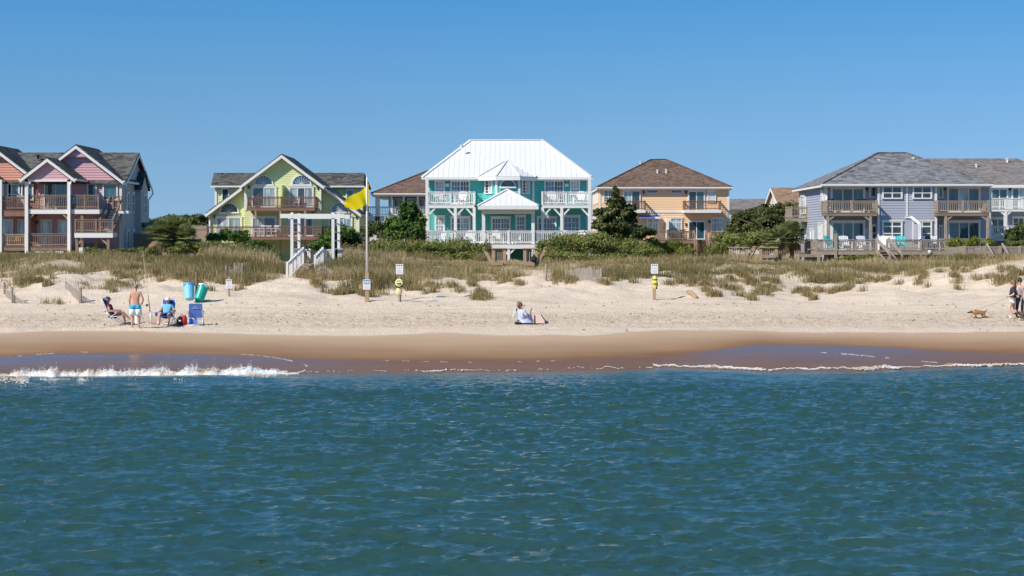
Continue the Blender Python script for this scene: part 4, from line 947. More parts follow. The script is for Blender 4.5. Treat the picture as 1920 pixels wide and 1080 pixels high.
# ================================================================== lavender house
def lavender_house():
    Y = 118.0; x = lambda p: PX(p, Y); z = lambda p: PZ(p, Y); F = front(Y)
    H = thing('lavender_house', 'lavender blue house with grey hip roof, weathered balconies and long deck', 'house', (x(1700), Y, 2.9))
    X0, X1 = x(1547), x(1858); zb = 2.8; zt = z(346); Yc = Y-.85; Fc = front(Yc); xc = lambda p: PX(p, Yc); zc = lambda p: PZ(p, Yc)
    wall(H, rect(X0, X1, zb, zt), F, LAVENDER, .3)
    wall(H, rect(xc(1646), xc(1756), zb, zt), Fc, LAVENDER, .5, name='bay_wall')
    for X_, f in ((xc(1646), lside), (xc(1756), rside)): wall(H, rect(Yc, Y, zb, zt), f(X_), LAVENDER, .1, name='bay_wall')
    L = lside(X0); wall(H, rect(Y, Y+10.5, zb, zt), L, LAVENDER, .3); wall(H, rect(Y, Y+10.5, zb, zt), rside(X1), LAVENDER, .3)
    strip(H, Fc, [(xc(1646)-.03, xc(1646)+.12, .03, .06, zb, zt), (xc(1756)-.12, xc(1756)+.03, .03, .06, zb, zt), (xc(1700.5)-.06, xc(1700.5)+.06, .03, .06, zc(405), zt)])
    strip(H, F, [(X0-.03, X0+.2, .03, .06, zb, zt), (X1-.16, X1+.03, .03, .06, zb, zt)])
    strip(H, L, [(Y+.03, Y+.2, .03, .05, zb, zt), (Y+10.3, Y+10.5, .03, .05, zb, zt)])
    ye = Y-1.2
    rf = hip_roof(H, X0-.5, PX(1861, ye), ye, Y+11.2, PZ(344.6, ye), PX(1645, Y+5), PX(1699, Y+5), Y+5, PZ(286.6, Y+5), SH_GREY, t=.2)
    for p, q, yy in ((1648, 304.5, Y+3.6), (1713, 301, Y+3.7)): roof_vent(H, (PX(p, yy), yy, PZ(q, yy)-.05), .2, WHITE)
    MB().tube([(X0+.3, ye, z(348)), (X0-.05, Y-.4, z(351)), (X0+.12, Y-.1, z(357)), (X0+.12, Y-.1, zb)], .06, 6).build('downspout', WHITE, H)
    tri = (G_TEAL, G_TEAL, G_TEAL)
    window(H, x(1556.5), x(1622), z(398), z(351), F, 3, None, (G_TEAL, G_DARK, G_TEAL), name='sliding_door', fr=.16); window(H, x(1629.5), x(1643), z(371), z(349.5), F, 1, None, (G_DARK,))
    window(H, x(1557.5), x(1622), z(469), z(414.5), F, 3, None, (G_TEAL,), name='sliding_door', fr=.16); window(H, x(1633), x(1644), z(449), z(422), F, 1, None, (G_DARK,), split=.5)
    for a, b in ((1653.5, 1691.5), (1710.5, 1747)): window(H, xc(a), xc(b), zc(373), zc(348.5), Fc, 2, None, (G_DARK,), split=.52)
    for a, b in ((1653.5, 1691.5), (1710.5, 1747)): window(H, xc(a), xc(b), zc(453), zc(414), Fc, 2, None, (G_DARK,), split=.42, transom=.26)
    window(H, x(1774.5), x(1838), z(398), z(350), F, 3, None, (G_TEAL, G_CURT, G_TEAL), name='sliding_door', fr=.16); window(H, x(1758), x(1768), z(372), z(350.5), F, 1, None, (G_DARK,))
    window(H, x(1775.5), x(1838), z(469), z(414), F, 3, None, (G_TEAL,), name='sliding_door', fr=.16); window(H, x(1759), x(1767), z(452), z(423), F, 1, None, (G_DARK,))
    # side wall openings
    window(H, Y+7.6, Y+9.4, z(398), z(361), L, 2, None, (G_CURT, G_DARK), name='sliding_door'); window(H, Y+7.6, Y+9.6, z(455), z(426), L, 2, None, (G_DARK,)); window(H, Y+.8, Y+2.2, z(450), z(418), L, 3, (1, 2), (G_CURT,)); window(H, Y+.5, Y+1.1, z(381), z(357), L, 1, None, (G_DARK,)); window(H, Y+4.3, Y+5.4, z(468), z(428), L, 1, None, (G_BLIND,), name='door')
    wall_lamp(H, x(1624.5), z(357), F); wall_lamp(H, x(1770), z(356), F); MB().box(x(1622), x(1627), .03, .15, z(436), z(428), F).build('meter_box', PIPE, H)
    # privacy fin between the two halves
    Pf = thing_part_fin(H, xc, zc, Yc)
    # balconies
    Yb = Y-1.75; xb = lambda p: PX(p, Yb); zb_ = lambda p: PZ(p, Yb)
    for a, b, ps in ((1549.5, 1644, (1552.7, 1632.5)), (1757.5, 1854, (1773.7, 1852.5))):
        platform(H, xb(a), xb(b), Yb, Y-.03, zb_(398), WOODG, .24, MF=WOOD); railing(H, [(xb(a), Y-.1), (xb(a), Yb+.07), (xb(b), Yb+.07), (xb(b), Y-.1)], zb_(398), .84, WOODG, 1.8, .13, .16)
        posts(H, [(xb(q), Yb+.1, 2.6, zb_(403)) for q in ps], WOODG, .17)
        u, v = xb(ps[0]), xb(ps[1]); braces(H, [((u, Yb+.1, zb_(414)), (u+.55, Yb+.1, zb_(403))), ((v, Yb+.1, zb_(414)), (v-.55, Yb+.1, zb_(403)))], WOODG, .12)
    # side balcony and side deck
    sx0 = X0-1.3; platform(H, sx0, X0-.03, Y+6.9, Y+9.6, PZ(408, Y+7), WOODG, .3); railing(H, [(X0-.05, Y+6.95), (sx0+.05, Y+6.95), (sx0+.05, Y+9.5)], PZ(408, Y+7), .85, WOODG, 1.4, .13)
    platform(H, X0-1.75, X0-.03, Y+1.0, Y+8, z(474), WOODG, .3); railing(H, [(X0-.1, Y+1.05), (X0-1.7, Y+1.05), (X0-1.7, Y+7.9)], z(474), .85, WOODG, 1.7, .13)
    posts(H, [(X0-1.6, Y+1.2, 2.4, z(478)), (X0-1.3, Y+7.2, 2.4, PZ(411, Y+7))], WOODG, .17)
    # main deck
    Yd = Y-4.6; xd = lambda p: PX(p, Yd); zd = lambda p: PZ(p, Yd); zf = zd(469)
    platform(H, xd(1531), xd(1775), Yd, Y-.03, zf, WOODG, .3)
    railing(H, [(xd(1532), Y-.4), (xd(1532), Yd+.08), (xd(1567), Yd+.08), (xd(1643), Yd+.08)], zf, .77, WOODG, 1.9, .13, .14); railing(H, [(xd(1664), Yd+.08), (xd(1727), Yd+.08), (xd(1774), Yd+.08)], zf, .77, WOODG, 1.7, .13, .14)
    platform(H, xd(1775), xd(1868), Yd+1.5, Y-.03, zf+.05, WOODG, .3); railing(H, [(xd(1775), Yd+1.55), (xd(1866), Yd+1.55)], zf+.05, .77, WOODG, 1.9, .13, .14)
    posts(H, [(xd(q), Yd+.02, 2.3, zd(438) if q == 1567 else zf-.3) for q in (1535, 1567, 1642, 1666, 1726, 1772)], WOODG, .18)
    braces(H, [((xd(1568), Yd+.1, zd(490)), (xd(1580), Yd+.1, zd(478))), ((xd(1724), Yd+.1, zd(488)), (xd(1705), Yd+.1, zd(476))), ((xd(1728), Yd+.1, zd(488)), (xd(1740), Yd+.1, zd(476))), ((xd(1771), Yd+.1, zd(486)), (xd(1760), Yd+.1, zd(477)))], WOODG, .13)
    mb = MB(); st = MB(); n = 6
    for k in range(n):
        t = (k+.5)/n; mb.box(xd(1646), xd(1664), Yd-t*2-.16, Yd-t*2+.16, zf-t*1.1-.04, zf-t*1.1)
    mb.build('stair_tread', WOODG, H)
    for q in (1643, 1665): st.bar((xd(q), Yd, zf-.1), (xd(q)+.45, Yd-2.2, zf-1.2), .08, .34); st.bar((xd(q), Yd, zf+.8), (xd(q)+.45, Yd-2.2, zf-.25), .1, .2); st.bar((xd(q)+.45, Yd-2.2, 2.2), (xd(q)+.45, Yd-2.2, zf-.2), .14)
    st.build('stair_rail', WOODG, H)
    sk = MB()
    for q in np.arange(1668, 1725, 3.2): sk.bar((xd(q), Yd+1.6, 2.3), (xd(q), Yd+1.6, zf-.3), .09, .03)
    sk.build('skirt_slats', WOODG, H, kind='stuff')
    MB().ball((xd(1742.5), Yd-.08, zd(472)), .13, sq=(1, .3, 1)).build('life_buoy', WHITE, H)
def thing_part_fin(H, xc, zc, Yc):
    o = MB().box(xc(1697), xc(1712), Yc-.06, Yc-.03, zc(449), zc(409)).build('privacy_screen', LAVENDER, H)
    MB().box(xc(1711.5), xc(1715), Yc-1.7, Yc-.03, zc(449), zc(420)).build('privacy_screen', LAVENDER, H)
    mb = MB(); mb.box(xc(1696.5), xc(1710), Yc-.14, Yc-.02, zc(409), zc(406)); mb.bar((xc(1708), Yc-.1, zc(407)), (xc(1714), Yc-1.75, zc(421)), .16, .14); mb.box(xc(1711)-.02, xc(1715)+.02, Yc-1.78, Yc-1.7, zc(449), zc(420)); mb.build('trim_board', WHITE, H)
    return o
lavender_house()

# ================================================================== pale house at the right edge
def pale_house():
    Y = 127.0; x = lambda p: PX(p, Y); z = lambda p: PZ(p, Y); F = front(Y)
    H = thing('pale_house', 'pale blue house with white balcony partly hidden behind the lavender house', 'house', (x(1900), Y, 2.9))
    wall(H, rect(x(1845), x(2010), 2.8, z(347)), F, PALEBLUE, .3); wall(H, rect(Y, Y+11, 2.8, z(347)), rside(x(2010)), PALEBLUE, .3)
    hip = MB(); ye = Y-.5; Yr = Y+5.5; a, b = PX(1700, ye), PX(2030, ye); zr = PZ(297, Yr); ze = PZ(346, ye)
    hip.slab([(a, ye, ze), (b, ye, ze), (PX(1907, Yr), Yr, zr), (PX(1700, Yr), Yr, zr)], .1); hip.slab([(a, Y+11.5, ze), (b, Y+11.5, ze), (PX(1907, Yr), Yr, zr), (PX(1700, Yr), Yr, zr)], .1); hip.slab([(b, ye, ze), (b, Y+11.5, ze), (PX(1907, Yr), Yr, zr)], .1)
    rf = hip.build('roof', SH_DUSK, H); MB().box(PX(1857, ye), b, ye-.06, ye, ze-.25, ze-.03).build('fascia', WHITE, rf)
    for p, q, yy in ((1831, 314, Y+3.5), (1889, 303.5, Y+4.6)): roof_vent(H, (PX(p, yy), yy, PZ(q, yy)-.1), .3, WHITE)
    window(H, x(1857), x(1889.5), z(396), z(353), F, 2, None, (G_TEAL,), name='sliding_door'); window(H, x(1896), x(1924), z(396), z(352), F, 2, None, (G_TEAL, G_CURT), name='sliding_door')
    window(H, x(1856), x(1884), z(440), z(408), F, 2, None, (G_DARK, G_TEAL), name='sliding_door', fr=.16); window(H, x(1897), x(1930), z(436), z(407), F, 3, (1, 3), (G_DARK,), name='french_door')
    wall_lamp(H, x(1852), z(357), F); wall_lamp(H, x(1893), z(357), F)
    Yb = Y-2; xb = lambda p: PX(p, Yb); zb_ = lambda p: PZ(p, Yb)
    platform(H, xb(1854), xb(2000), Yb, Y-.03, zb_(391), WHITE, .2); railing(H, [(xb(1854), Yb+.07), (xb(1886), Yb+.07), (xb(1918), Yb+.07), (xb(1990), Yb+.07)], zb_(391), .82, WHITE, 2.5, .14, .14, .055)
    MB().box(xb(1888), xb(1899), Yb+.02, Yb+.05, zb_(391), zb_(375)).build('balcony_panel', WHITE, H)
    posts(H, [(xb(1886), Yb+.1, 2.6, zb_(395)), (xb(1950), Yb+.1, 2.6, zb_(395))], WHITE, .22)
    braces(H, [((xb(1886), Yb+.1, zb_(405)), (xb(1875), Yb+.1, zb_(395))), ((xb(1886), Yb+.1, zb_(405)), (xb(1897), Yb+.1, zb_(395)))], WHITE, .13)
    platform(H, xb(1856), xb(2000), Yb-.8, Y-.03, zb_(445), WHITE, .25); railing(H, [(xb(1856), Yb-.7), (xb(1886), Yb-.7), (xb(1990), Yb-.7)], zb_(445), .9, WHITE, 2.5, .14, .14, .055)
    mb = MB(); mb.bar((xb(1848), Yb-1, zb_(447)), (xb(1870), Yb-1, zb_(439)), .2, .25); mb.build('stair_rail', WHITE, H)
pale_house()
# ------------------------------------------------------------------ vegetation
GRASS = tint_mat('dune_grass_blades', (.19, .165, .062), (.43, .335, .155), .8, .42, (.64, .50, .30))
LEAF_CEDAR = tint_mat('cedar_foliage', (.032, .075, .018), (.125, .20, .035), .7, .2)
LEAF_PINE = tint_mat('pine_needles', (.022, .042, .014), (.15, .165, .045), .7, .15)
LEAF_OAK = tint_mat('live_oak_leaves', (.035, .055, .015), (.15, .16, .045), .65, .2)
LEAF_SHRUB = tint_mat('shrub_leaves', (.115, .145, .032), (.30, .30, .09), .7, .3)
LEAF_LIGHT = tint_mat('yellow_green_leaves', (.10, .14, .02), (.28, .28, .05), .7, .3)
LEAF_DUSTY = tint_mat('hillside_scrub_leaves', (.14, .115, .045), (.31, .235, .105), .75, .3)
PALM = tint_mat('palmetto_fronds', (.12, .16, .04), (.38, .40, .16), .55, .25)
THATCH = tint_mat('dead_palm_thatch', (.16, .11, .06), (.33, .24, .13), .85, .2)
BARK = mat('grey_brown_bark', (.16, .12, .09), .95, .3, 3, .6, 12)
def at_ground(px, row, y0=62.6, y1=118):
    Y = np.arange(y0, y1, .05); r = 450+3000*(CAM_H-ground((px-960)*Y/3000, Y))/Y
    k = np.argmax(r <= row) if (r <= row).any() else len(Y)-1
    return (px-960)*Y[k]/3000, float(Y[k]), gz((px-960)*Y[k]/3000, Y[k])
def blade_mesh(name, B, H, W, lean, az, tint, m, label, parent=None):
    """B base points (n,3); each blade bends over in direction az"""
    n = len(B); ca, sa = np.cos(az), np.sin(az); wx, wy = -sa*W/2, ca*W/2
    th = rng.uniform(0, np.pi, n); wx, wy = np.cos(th)*W/2, np.sin(th)*W/2
    mid = B+np.stack([ca*lean*.3*H, sa*lean*.3*H, H*.6], -1); tip = B+np.stack([ca*lean*H, sa*lean*H, H*np.clip(1-.35*lean, .3, 1)], -1)
    o = np.stack([wx, wy, np.zeros(n)], -1)
    V = np.stack([B-o, B+o, mid-o*.8, mid+o*.8, tip], 1).reshape(-1, 3)
    F = (np.array([[0, 1, 3], [0, 3, 2], [2, 3, 4]])[None]+np.arange(n)[:, None, None]*5).reshape(-1, 3)
    ob = link_mesh(name, np_mesh(name, V, F, tint=np.repeat(tint, 5)), m, parent); return tag(ob, label, kind='stuff')
_ex = [-100, 0, 20, 90, 130, 200, 300, 380, 450, 530, 545, 575, 620, 700, 770, 850, 930, 1000, 1060, 1100, 1160, 1250, 1320, 1390, 1450, 1530, 1570, 1620, 1680, 1760, 1850, 1920, 2020]
_er = [505, 508, 520, 530, 514, 512, 520, 526, 534, 534, 520, 530, 548, 552, 540, 536, 528, 514, 524, 516, 526, 524, 530, 520, 532, 546, 548, 532, 522, 512, 508, 516, 520]
def tufts(n, seed):
    r = np.random.default_rng(seed); Y = r.uniform(78, 110, n); X = r.uniform(-1, 1, n)*(.345*Y+2)
    z = ground(X, Y); px = 960+3000*X/Y; row = 450+3000*(CAM_H-z)/Y
    e = np.interp(px, _ex, _er); d = e-row                         # px above the lower edge of the growth
    pat = fbm(X*.35, Y*.5, 41, 4)+.25*(fbm(X*1.3, Y*1.3, 43, 2)-.5)
    thr = np.interp(d, [-9, 0, 10, 24, 40], [.72, .57, .49, .43, .25])
    thr = thr+.13*np.interp(px, [1380, 1480, 1690, 1800, 1930], [0, 0, .6, 1, .8])*(row > 488)+.12*np.exp(-((px-95)/50)**2)*(row > 480)+.08*np.exp(-((px-900)/110)**2)*(row > 505)
    path = (np.abs(X+12.1) < .75) & (Y < 99)
    k = (pat > thr) & ~path
    return X[k], Y[k], z[k], d[k], pat[k]-thr[k], px[k], row[k]
def grow_blades(X, Y, z, nb, hmin, hmax, spread, W, tint0, tint1, name, label, leanmax=.9):
    n = len(X); m = n*nb; rep = lambda a: np.repeat(a, nb)
    bx, by = rep(X)+rng.normal(0, spread, m), rep(Y)+rng.normal(0, spread, m); B = np.stack([bx, by, ground(bx, by)-.04], -1)
    H = rep(rng.uniform(hmin, hmax, n) if np.isscalar(hmin) else hmin)*rng.uniform(.55, 1.15, m)
    t = np.clip(rep(rng.uniform(tint0, tint1, n) if np.isscalar(tint0) else tint0)+rng.normal(0, .16, m), 0, 1)
    return blade_mesh(name, B, H, np.full(m, W)*rng.uniform(.6, 1.3, m), np.abs(rng.normal(.35, .38, m)).clip(0, leanmax), rng.uniform(0, 2*np.pi, m)*.7+.2, t, GRASS, label)
X, Y, z, d, q, px, row = tufts(60000, 71)
sel = rng.random(len(X)) < .52; X, Y, z, d, q, px, row = [a[sel] for a in (X, Y, z, d, q, px, row)]
hh = np.interp(d, [-5, 0, 20, 40], [.35, .55, .6, .45])*np.interp(px, [0, 280, 380, 520, 560, 640, 740, 800], [.8, .8, 1.1, 1.1, 1.0, 1.35, 1.2, .85])*rng.uniform(.6, 1.35, len(X))
hh = np.where((px > 680) & (px < 930) & (row < 508) | (px > 1000) & (px < 1260) & (row < 508), np.minimum(hh, .28), hh)
hh = np.where(((px > 895) & (px < 1035) | (px > 1355) & (px < 1470)) & (row < 510), .22, hh)
warm = fbm(X*.12, Y*.2, 88, 3)
print('tufts', len(X))
gobj = grow_blades(X, Y, z, 12, hh, None, .20, .022, np.clip((warm-.3)*1.9+rng.normal(0, .16, len(X)), 0, 1), None, 'dune_grass', 'tawny green dune grass covering the slope below the houses')
# trailing clumps lower on the bare sand
cl = [(45, 530, 26, 70), (70, 515, 30, 60), (205, 535, 7, 14), (212, 548, 6, 10), (232, 522, 7, 10), (252, 528, 5, 6), (903, 561, 15, 70), (900, 551, 14, 40), (862, 546, 9, 14), (975, 533, 10, 18), (968, 520, 12, 20), (1338, 556, 13, 34), (1325, 547, 10, 22), (1358, 540, 12, 26), (1427, 552, 20, 60), (1440, 543, 18, 60), (1405, 532, 14, 30), (1380, 545, 10, 20), (1385, 555, 8, 12), (1408, 560, 8, 12),
      (1516, 556, 10, 22), (1508, 547, 12, 26), (1535, 546, 12, 26), (1576, 545, 14, 34), (1592, 540, 12, 26), (1645, 528, 9, 14), (1684, 534, 6, 8), (1740, 538, 4, 6), (1796, 543, 6, 9), (1795, 531, 8, 10), (1832, 526, 9, 12), (1875, 530, 18, 34), (1900, 526, 16, 34), (1860, 522, 14, 20), (420, 533, 12, 24), (446, 545, 9, 10), (640, 552, 16, 34), (700, 556, 12, 22), (780, 544, 16, 36), (800, 549, 10, 14), (820, 540, 14, 26), (1070, 530, 10, 14), (1130, 531, 8, 10), (1150, 527, 10, 16), (1185, 530, 8, 10), (1256, 534, 10, 14), (1300, 532, 14, 24), (1410, 562, 6, 6), (105, 568, 6, 7), (85, 569, 8, 4), (1408, 563, 7, 10), (300, 528, 6, 6), (345, 530, 6, 6), (340, 522, 10, 14), (365, 534, 8, 10), (395, 545, 5, 6)]
cr = np.random.default_rng(5)
for zone, cnt in (((0, 110), 10), ((590, 720), 12), ((760, 970), 14), ((1040, 1200), 10), ((1270, 1640), 30), ((1640, 1930), 26), ((300, 460), 10), ((150, 300), 6)):
    for k in range(cnt):
        p_ = cr.uniform(*zone); cl.append((p_, float(np.interp(p_, _ex, _er))+abs(cr.normal(0, 1))*9-6, cr.uniform(3, 12), int(cr.uniform(5, 24))))
cx_, cy_ = [], []
for px_, row_, r_, n_ in cl:
    x0, y0, z0 = at_ground(px_, min(row_, 572))
    for k in range(int(n_*.8)):
        cx_.append(x0+rnd.gauss(0, .5)*r_*y0/3000); cy_.append(y0+rnd.gauss(0, .5)*r_*y0/3000*1.2)
cx_, cy_ = np.array(cx_), np.array(cy_)
grow_blades(cx_, cy_, None, 12, np.full(len(cx_), .42), None, .10, .022, .2, .62, 'beach_grass', 'sparse clumps of brownish grass trailing down onto the bare sand', 1.2)
# tall sea oats and reeds
def reeds(px0, px1, Y0, Y1, n, h0, h1, name, label, t0=.45, t1=.95, nb=5, W=.03):
    yy = rng.uniform(Y0, Y1, n); xx = PX(rng.uniform(px0, px1, n), yy); keep = fbm(xx*.6, yy*.8, int(px0) % 50, 3) > .40; xx, yy = xx[keep], yy[keep]
    grow_blades(xx, yy, None, nb, rng.uniform(h0, h1, len(xx)), None, .09, W, t0, t1, name, label, .35)
reeds(385, 520, 101, 109, 900, .8, 1.55, 'sea_oats', 'tall straw coloured sea oats standing before the lime house deck')
reeds(690, 925, 105.5, 107.5, 600, .45, .85, 'sea_oats', 'upright straw and green reeds along the foot of the long hedge', .05, .6)
reeds(1010, 1300, 104, 107, 500, .35, .7, 'sea_oats', 'upright green and straw reeds under the rounded hedge', .2, .65)
reeds(1130, 1420, 101, 107, 400, .35, .65, 'sea_oats', 'straw tipped reeds in front of the apricot house deck', .35, .8)
reeds(-40, 350, 103, 109, 700, .3, .55, 'sea_oats', 'green and straw reeds below the pink duplex', .25, .7)
reeds(640, 760, 97, 107, 600, .5, 1.0, 'sea_oats', 'tawny reeds on the hillside between pergola and flag', .4, .95)
reeds(1500, 1960, 101, 106, 400, .3, .5, 'sea_oats', 'short straw tipped reeds below the lavender house deck', .35, .8)

def leaf_arrays(blobs_, n, size, clump=.34, fill=.25, r=None):
    """leaf clumps over the ellipsoids (x,y,z,rx,ry,rz); gaps between clumps show what is behind"""
    r = r or rng; vol = np.array([b[3]*b[4]+b[4]*b[5]+b[3]*b[5] for b in blobs_]); P = []; T = []; Nn = []
    for b, sh in zip(blobs_, vol/vol.sum()):
        m = max(8, int(n*sh)); nc = max(6, int(16*sh*len(blobs_)**.5)+8)
        d = r.normal(size=(nc, 3)); d /= np.linalg.norm(d, axis=1)[:, None]; d[:, 2] = np.where(d[:, 2] < -.5, -d[:, 2]*.6, d[:, 2])
        cc = d*r.uniform(.55, .98, (nc, 1)); ct = r.uniform(.1, .9, nc); k = r.integers(0, nc, m); cs = clump*r.uniform(.6, 1.2, nc)
        off = r.normal(size=(m, 3))*cs[k][:, None]*.55
        p = cc[k]+off; f = r.random(m) < fill
        q = r.normal(size=(m, 3)); q = q/np.linalg.norm(q, axis=1)[:, None]*r.random((m, 1))**.4*.8; p = np.where(f[:, None], q, p)
        P.append(p*np.array(b[3:6])+np.array(b[:3])); T.append(np.clip(np.where(f, .25, ct[k])+r.normal(0, .18, m), 0, 1)); Nn.append(p)
    P = np.concatenate(P); T = np.concatenate(T); Nn = np.concatenate(Nn); m = len(P)
    nn = Nn/np.maximum(np.linalg.norm(Nn, axis=1), .1)[:, None]+r.normal(0, .7, (m, 3)); nn /= np.linalg.norm(nn, axis=1)[:, None]
    a = np.cross(nn, r.normal(size=(m, 3))); a /= np.linalg.norm(a, axis=1)[:, None]; bb = np.cross(nn, a)
    s = size*r.uniform(.5, 1.4, (m, 1)); V = np.stack([P-a*s, P-bb*s*.5, P+a*s, P+bb*s*.5], 1).reshape(-1, 3)
    return V, np.arange(m*4).reshape(-1, 4), np.repeat(T, 4)
def plant(name, label, cat, blobs_px, n, size, m, trunks=(), group=None, clump=.34, fill=.25, foliage='crown'):
    """blobs_px: (px, row, Y, rx px, rz px, depth m)"""
    B = [(PX(p, Y), Y, PZ(q, Y), rx*Y/3000, dp, rz*Y/3000) for p, q, Y, rx, rz, dp in blobs_px]
    x0 = float(np.mean([b[0] for b in B])); y0 = float(np.mean([b[1] for b in B])); o = thing(name, label, cat, (x0, y0, gz(x0, y0)), group)
    V, F, T = leaf_arrays(B, n, size, clump, fill); V = V-np.array([x0, y0, gz(x0, y0)])
    V[:, 2] = np.maximum(V[:, 2], -.1)
    link_mesh(foliage, np_mesh(foliage, V, F, tint=T), m, o)
    mb = MB()
    if not trunks:
        for b in B[:6]: mb.tube([(b[0]*.5+x0*.5, b[1], gz(b[0], b[1])-.1), (b[0], b[1], b[2])], [.07, .03], 6)
    for pts, rad in trunks:
        mb.tube([(PX(p, Y), Y, PZ(q, Y)) for p, q, Y in pts], [rad*(1-.75*k/(len(pts)-1)) for k in range(len(pts))], 7)
    mb.build('trunk', BARK, o)
    return o
# hedge masses in front of the teal house
plant('hedge', 'long dense green hedge below the porch of the teal house, front of the cedar', 'hedge', [(705, 474, 109, 30, 22, 2), (750, 471, 110, 40, 22, 2), (800, 470, 110, 42, 21, 2), (850, 469, 110, 40, 20, 2.2), (892, 472, 110, 32, 21, 2), (730, 487, 108, 50, 13, 1.2), (800, 486, 108, 50, 13, 1.2), (870, 486, 108, 50, 13, 1.2)], 30000, .08, LEAF_SHRUB, fill=.45, foliage='foliage')
plant('hedge', 'rounded green hedge rising beside the walkway benches at the teal house', 'hedge', [(1038, 467, 110, 34, 24, 2), (1085, 458, 112, 48, 24, 2.6), (1130, 460, 112, 46, 24, 2.6), (1175, 468, 111, 42, 20, 2.2), (1215, 476, 110, 36, 16, 2), (1070, 484, 108, 60, 14, 1.3), (1150, 485, 108, 60, 12, 1.3)], 34000, .08, LEAF_SHRUB, fill=.45, foliage='foliage')
plant('scrub_bank', 'dry brown and olive scrub on the bank behind the yellow flag', 'shrub', [(665, 478, 108, 40, 30, 2), (715, 470, 112, 40, 28, 2), (765, 468, 114, 30, 20, 2), (690, 495, 103, 60, 18, 1.6)], 9000, .10, LEAF_DUSTY, fill=.3, foliage='foliage')
plant('yellow_shrub', 'bright yellow green shrub under the apricot house deck', 'shrub', [(1225, 462, 117, 22, 15, 1.4), (1255, 466, 117, 26, 14, 1.4), (1285, 474, 116, 22, 12, 1.3)], 5000, .10, LEAF_LIGHT, foliage='foliage')
plant('low_shrub', 'low olive shrub between the wooden platform and the live oak', 'shrub', [(1345, 468, 116, 26, 16, 1.5), (1390, 455, 121, 30, 22, 1.8), (1425, 452, 121, 26, 22, 1.8), (1360, 450, 124, 22, 20, 1.5)], 8000, .11, LEAF_SHRUB, foliage='foliage')
# trees
plant('cedar_tree', 'dark green bushy cedar in front of the navy house porch', 'tree', [(767, 400, 117, 17, 22, 1.0), (757, 425, 117, 30, 22, 1.4), (775, 440, 116, 24, 24, 1.3), (740, 440, 117, 22, 20, 1.2), (757, 388, 117, 9, 12, .6), (735, 420, 117, 14, 12, .8), (782, 415, 117, 14, 20, .9)], 11000, .13, LEAF_CEDAR, [([(762, 470, 117), (763, 430, 117), (766, 385, 117)], .14)], clump=.3)
plant('pine_tree', 'dark wind leaning pine before the left balcony of the apricot house', 'tree', [(1154, 360, 115, 6, 14, .4), (1158, 382, 115, 17, 16, .9), (1140, 405, 115, 22, 14, 1.2), (1172, 402, 115, 20, 18, 1.1), (1130, 425, 115, 22, 14, 1.2), (1165, 425, 115, 34, 20, 1.4), (1190, 440, 115, 26, 18, 1.2), (1150, 445, 115, 38, 14, 1.4), (1120, 400, 115, 9, 8, .5), (1205, 432, 115, 18, 9, .7), (1222, 436, 115, 12, 7, .6)], 14000, .15, LEAF_PINE, [([(1185, 475, 115), (1176, 440, 115), (1163, 400, 115), (1154, 350, 115)], .16), ([(1176, 440, 115), (1150, 425, 115), (1125, 405, 115)], .07), ([(1180, 450, 115), (1205, 436, 115), (1225, 434, 115)], .06)], clump=.28, fill=.15)
plant('live_oak', 'wide low live oak with grey limbs between apricot and lavender houses', 'tree', [(1470, 395, 138, 34, 17, 2), (1435, 400, 138, 34, 18, 2.2), (1400, 412, 138, 30, 18, 2), (1380, 425, 138, 22, 22, 1.8), (1455, 418, 136, 40, 16, 2), (1495, 410, 138, 26, 24, 2), (1415, 435, 135, 36, 16, 1.8), (1480, 436, 135, 30, 18, 1.8)], 17000, .15, LEAF_OAK, [([(1432, 480, 136), (1428, 445, 136), (1405, 418, 136), (1385, 410, 136)], .16), ([(1432, 480, 136), (1440, 440, 135), (1460, 412, 135), (1490, 398, 136)], .16), ([(1440, 445, 135), (1425, 420, 135), (1432, 396, 136)], .1)], clump=.26, fill=.16)
plant('evergreen_tree', 'broad dark evergreen on the skyline beyond the palmettos', 'tree', [(278, 432, 172, 24, 14, 3), (300, 420, 172, 26, 14, 3), (340, 414, 172, 34, 13, 3), (378, 412, 172, 28, 14, 3), (320, 432, 168, 40, 12, 3), (365, 430, 168, 34, 12, 3)], 7000, .20, LEAF_OAK, clump=.25)
plant('evergreen_shrub', 'dark evergreen shrub seen through the white pergola beside its far post', 'shrub', [(640, 440, 109, 30, 18, 1.6), (615, 455, 108, 28, 16, 1.5), (660, 452, 110, 24, 18, 1.4), (595, 462, 107, 18, 10, 1.1)], 7500, .11, LEAF_CEDAR, foliage='foliage')
plant('evergreen_shrub', 'dark evergreen shrubs against the lower windows of the lime house', 'shrub', [(423, 442, 130, 20, 14, 1.2), (446, 446, 128, 22, 16, 1.2), (400, 448, 128, 16, 12, 1.1), (485, 470, 120, 28, 14, 1.3), (470, 462, 120, 24, 12, 1.2), (508, 480, 118, 18, 10, 1)], 8000, .11, LEAF_CEDAR, foliage='foliage')
plant('olive_shrub', 'olive shrub thicket between the palmettos and the sea oats', 'shrub', [(360, 462, 118, 26, 18, 1.4), (400, 464, 116, 30, 14, 1.4), (440, 468, 114, 34, 12, 1.4), (330, 470, 116, 24, 10, 1.2)], 7000, .11, LEAF_SHRUB, foliage='foliage')
plant('small_tree', 'olive green small tree under the navy house porch', 'tree', [(706, 428, 142, 18, 14, 1.4), (690, 436, 140, 14, 12, 1.2), (722, 442, 135, 16, 12, 1.2)], 3000, .15, LEAF_OAK)
plant('juniper_tree', 'dark juniper at the edge of the white balcony house', 'tree', [(1905, 440, 112, 18, 18, 1), (1925, 432, 112, 20, 20, 1.1), (1895, 452, 112, 14, 14, .9), (1950, 440, 112, 26, 26, 1.3), (1915, 458, 111, 24, 10, 1)], 7000, .12, LEAF_PINE, clump=.28)
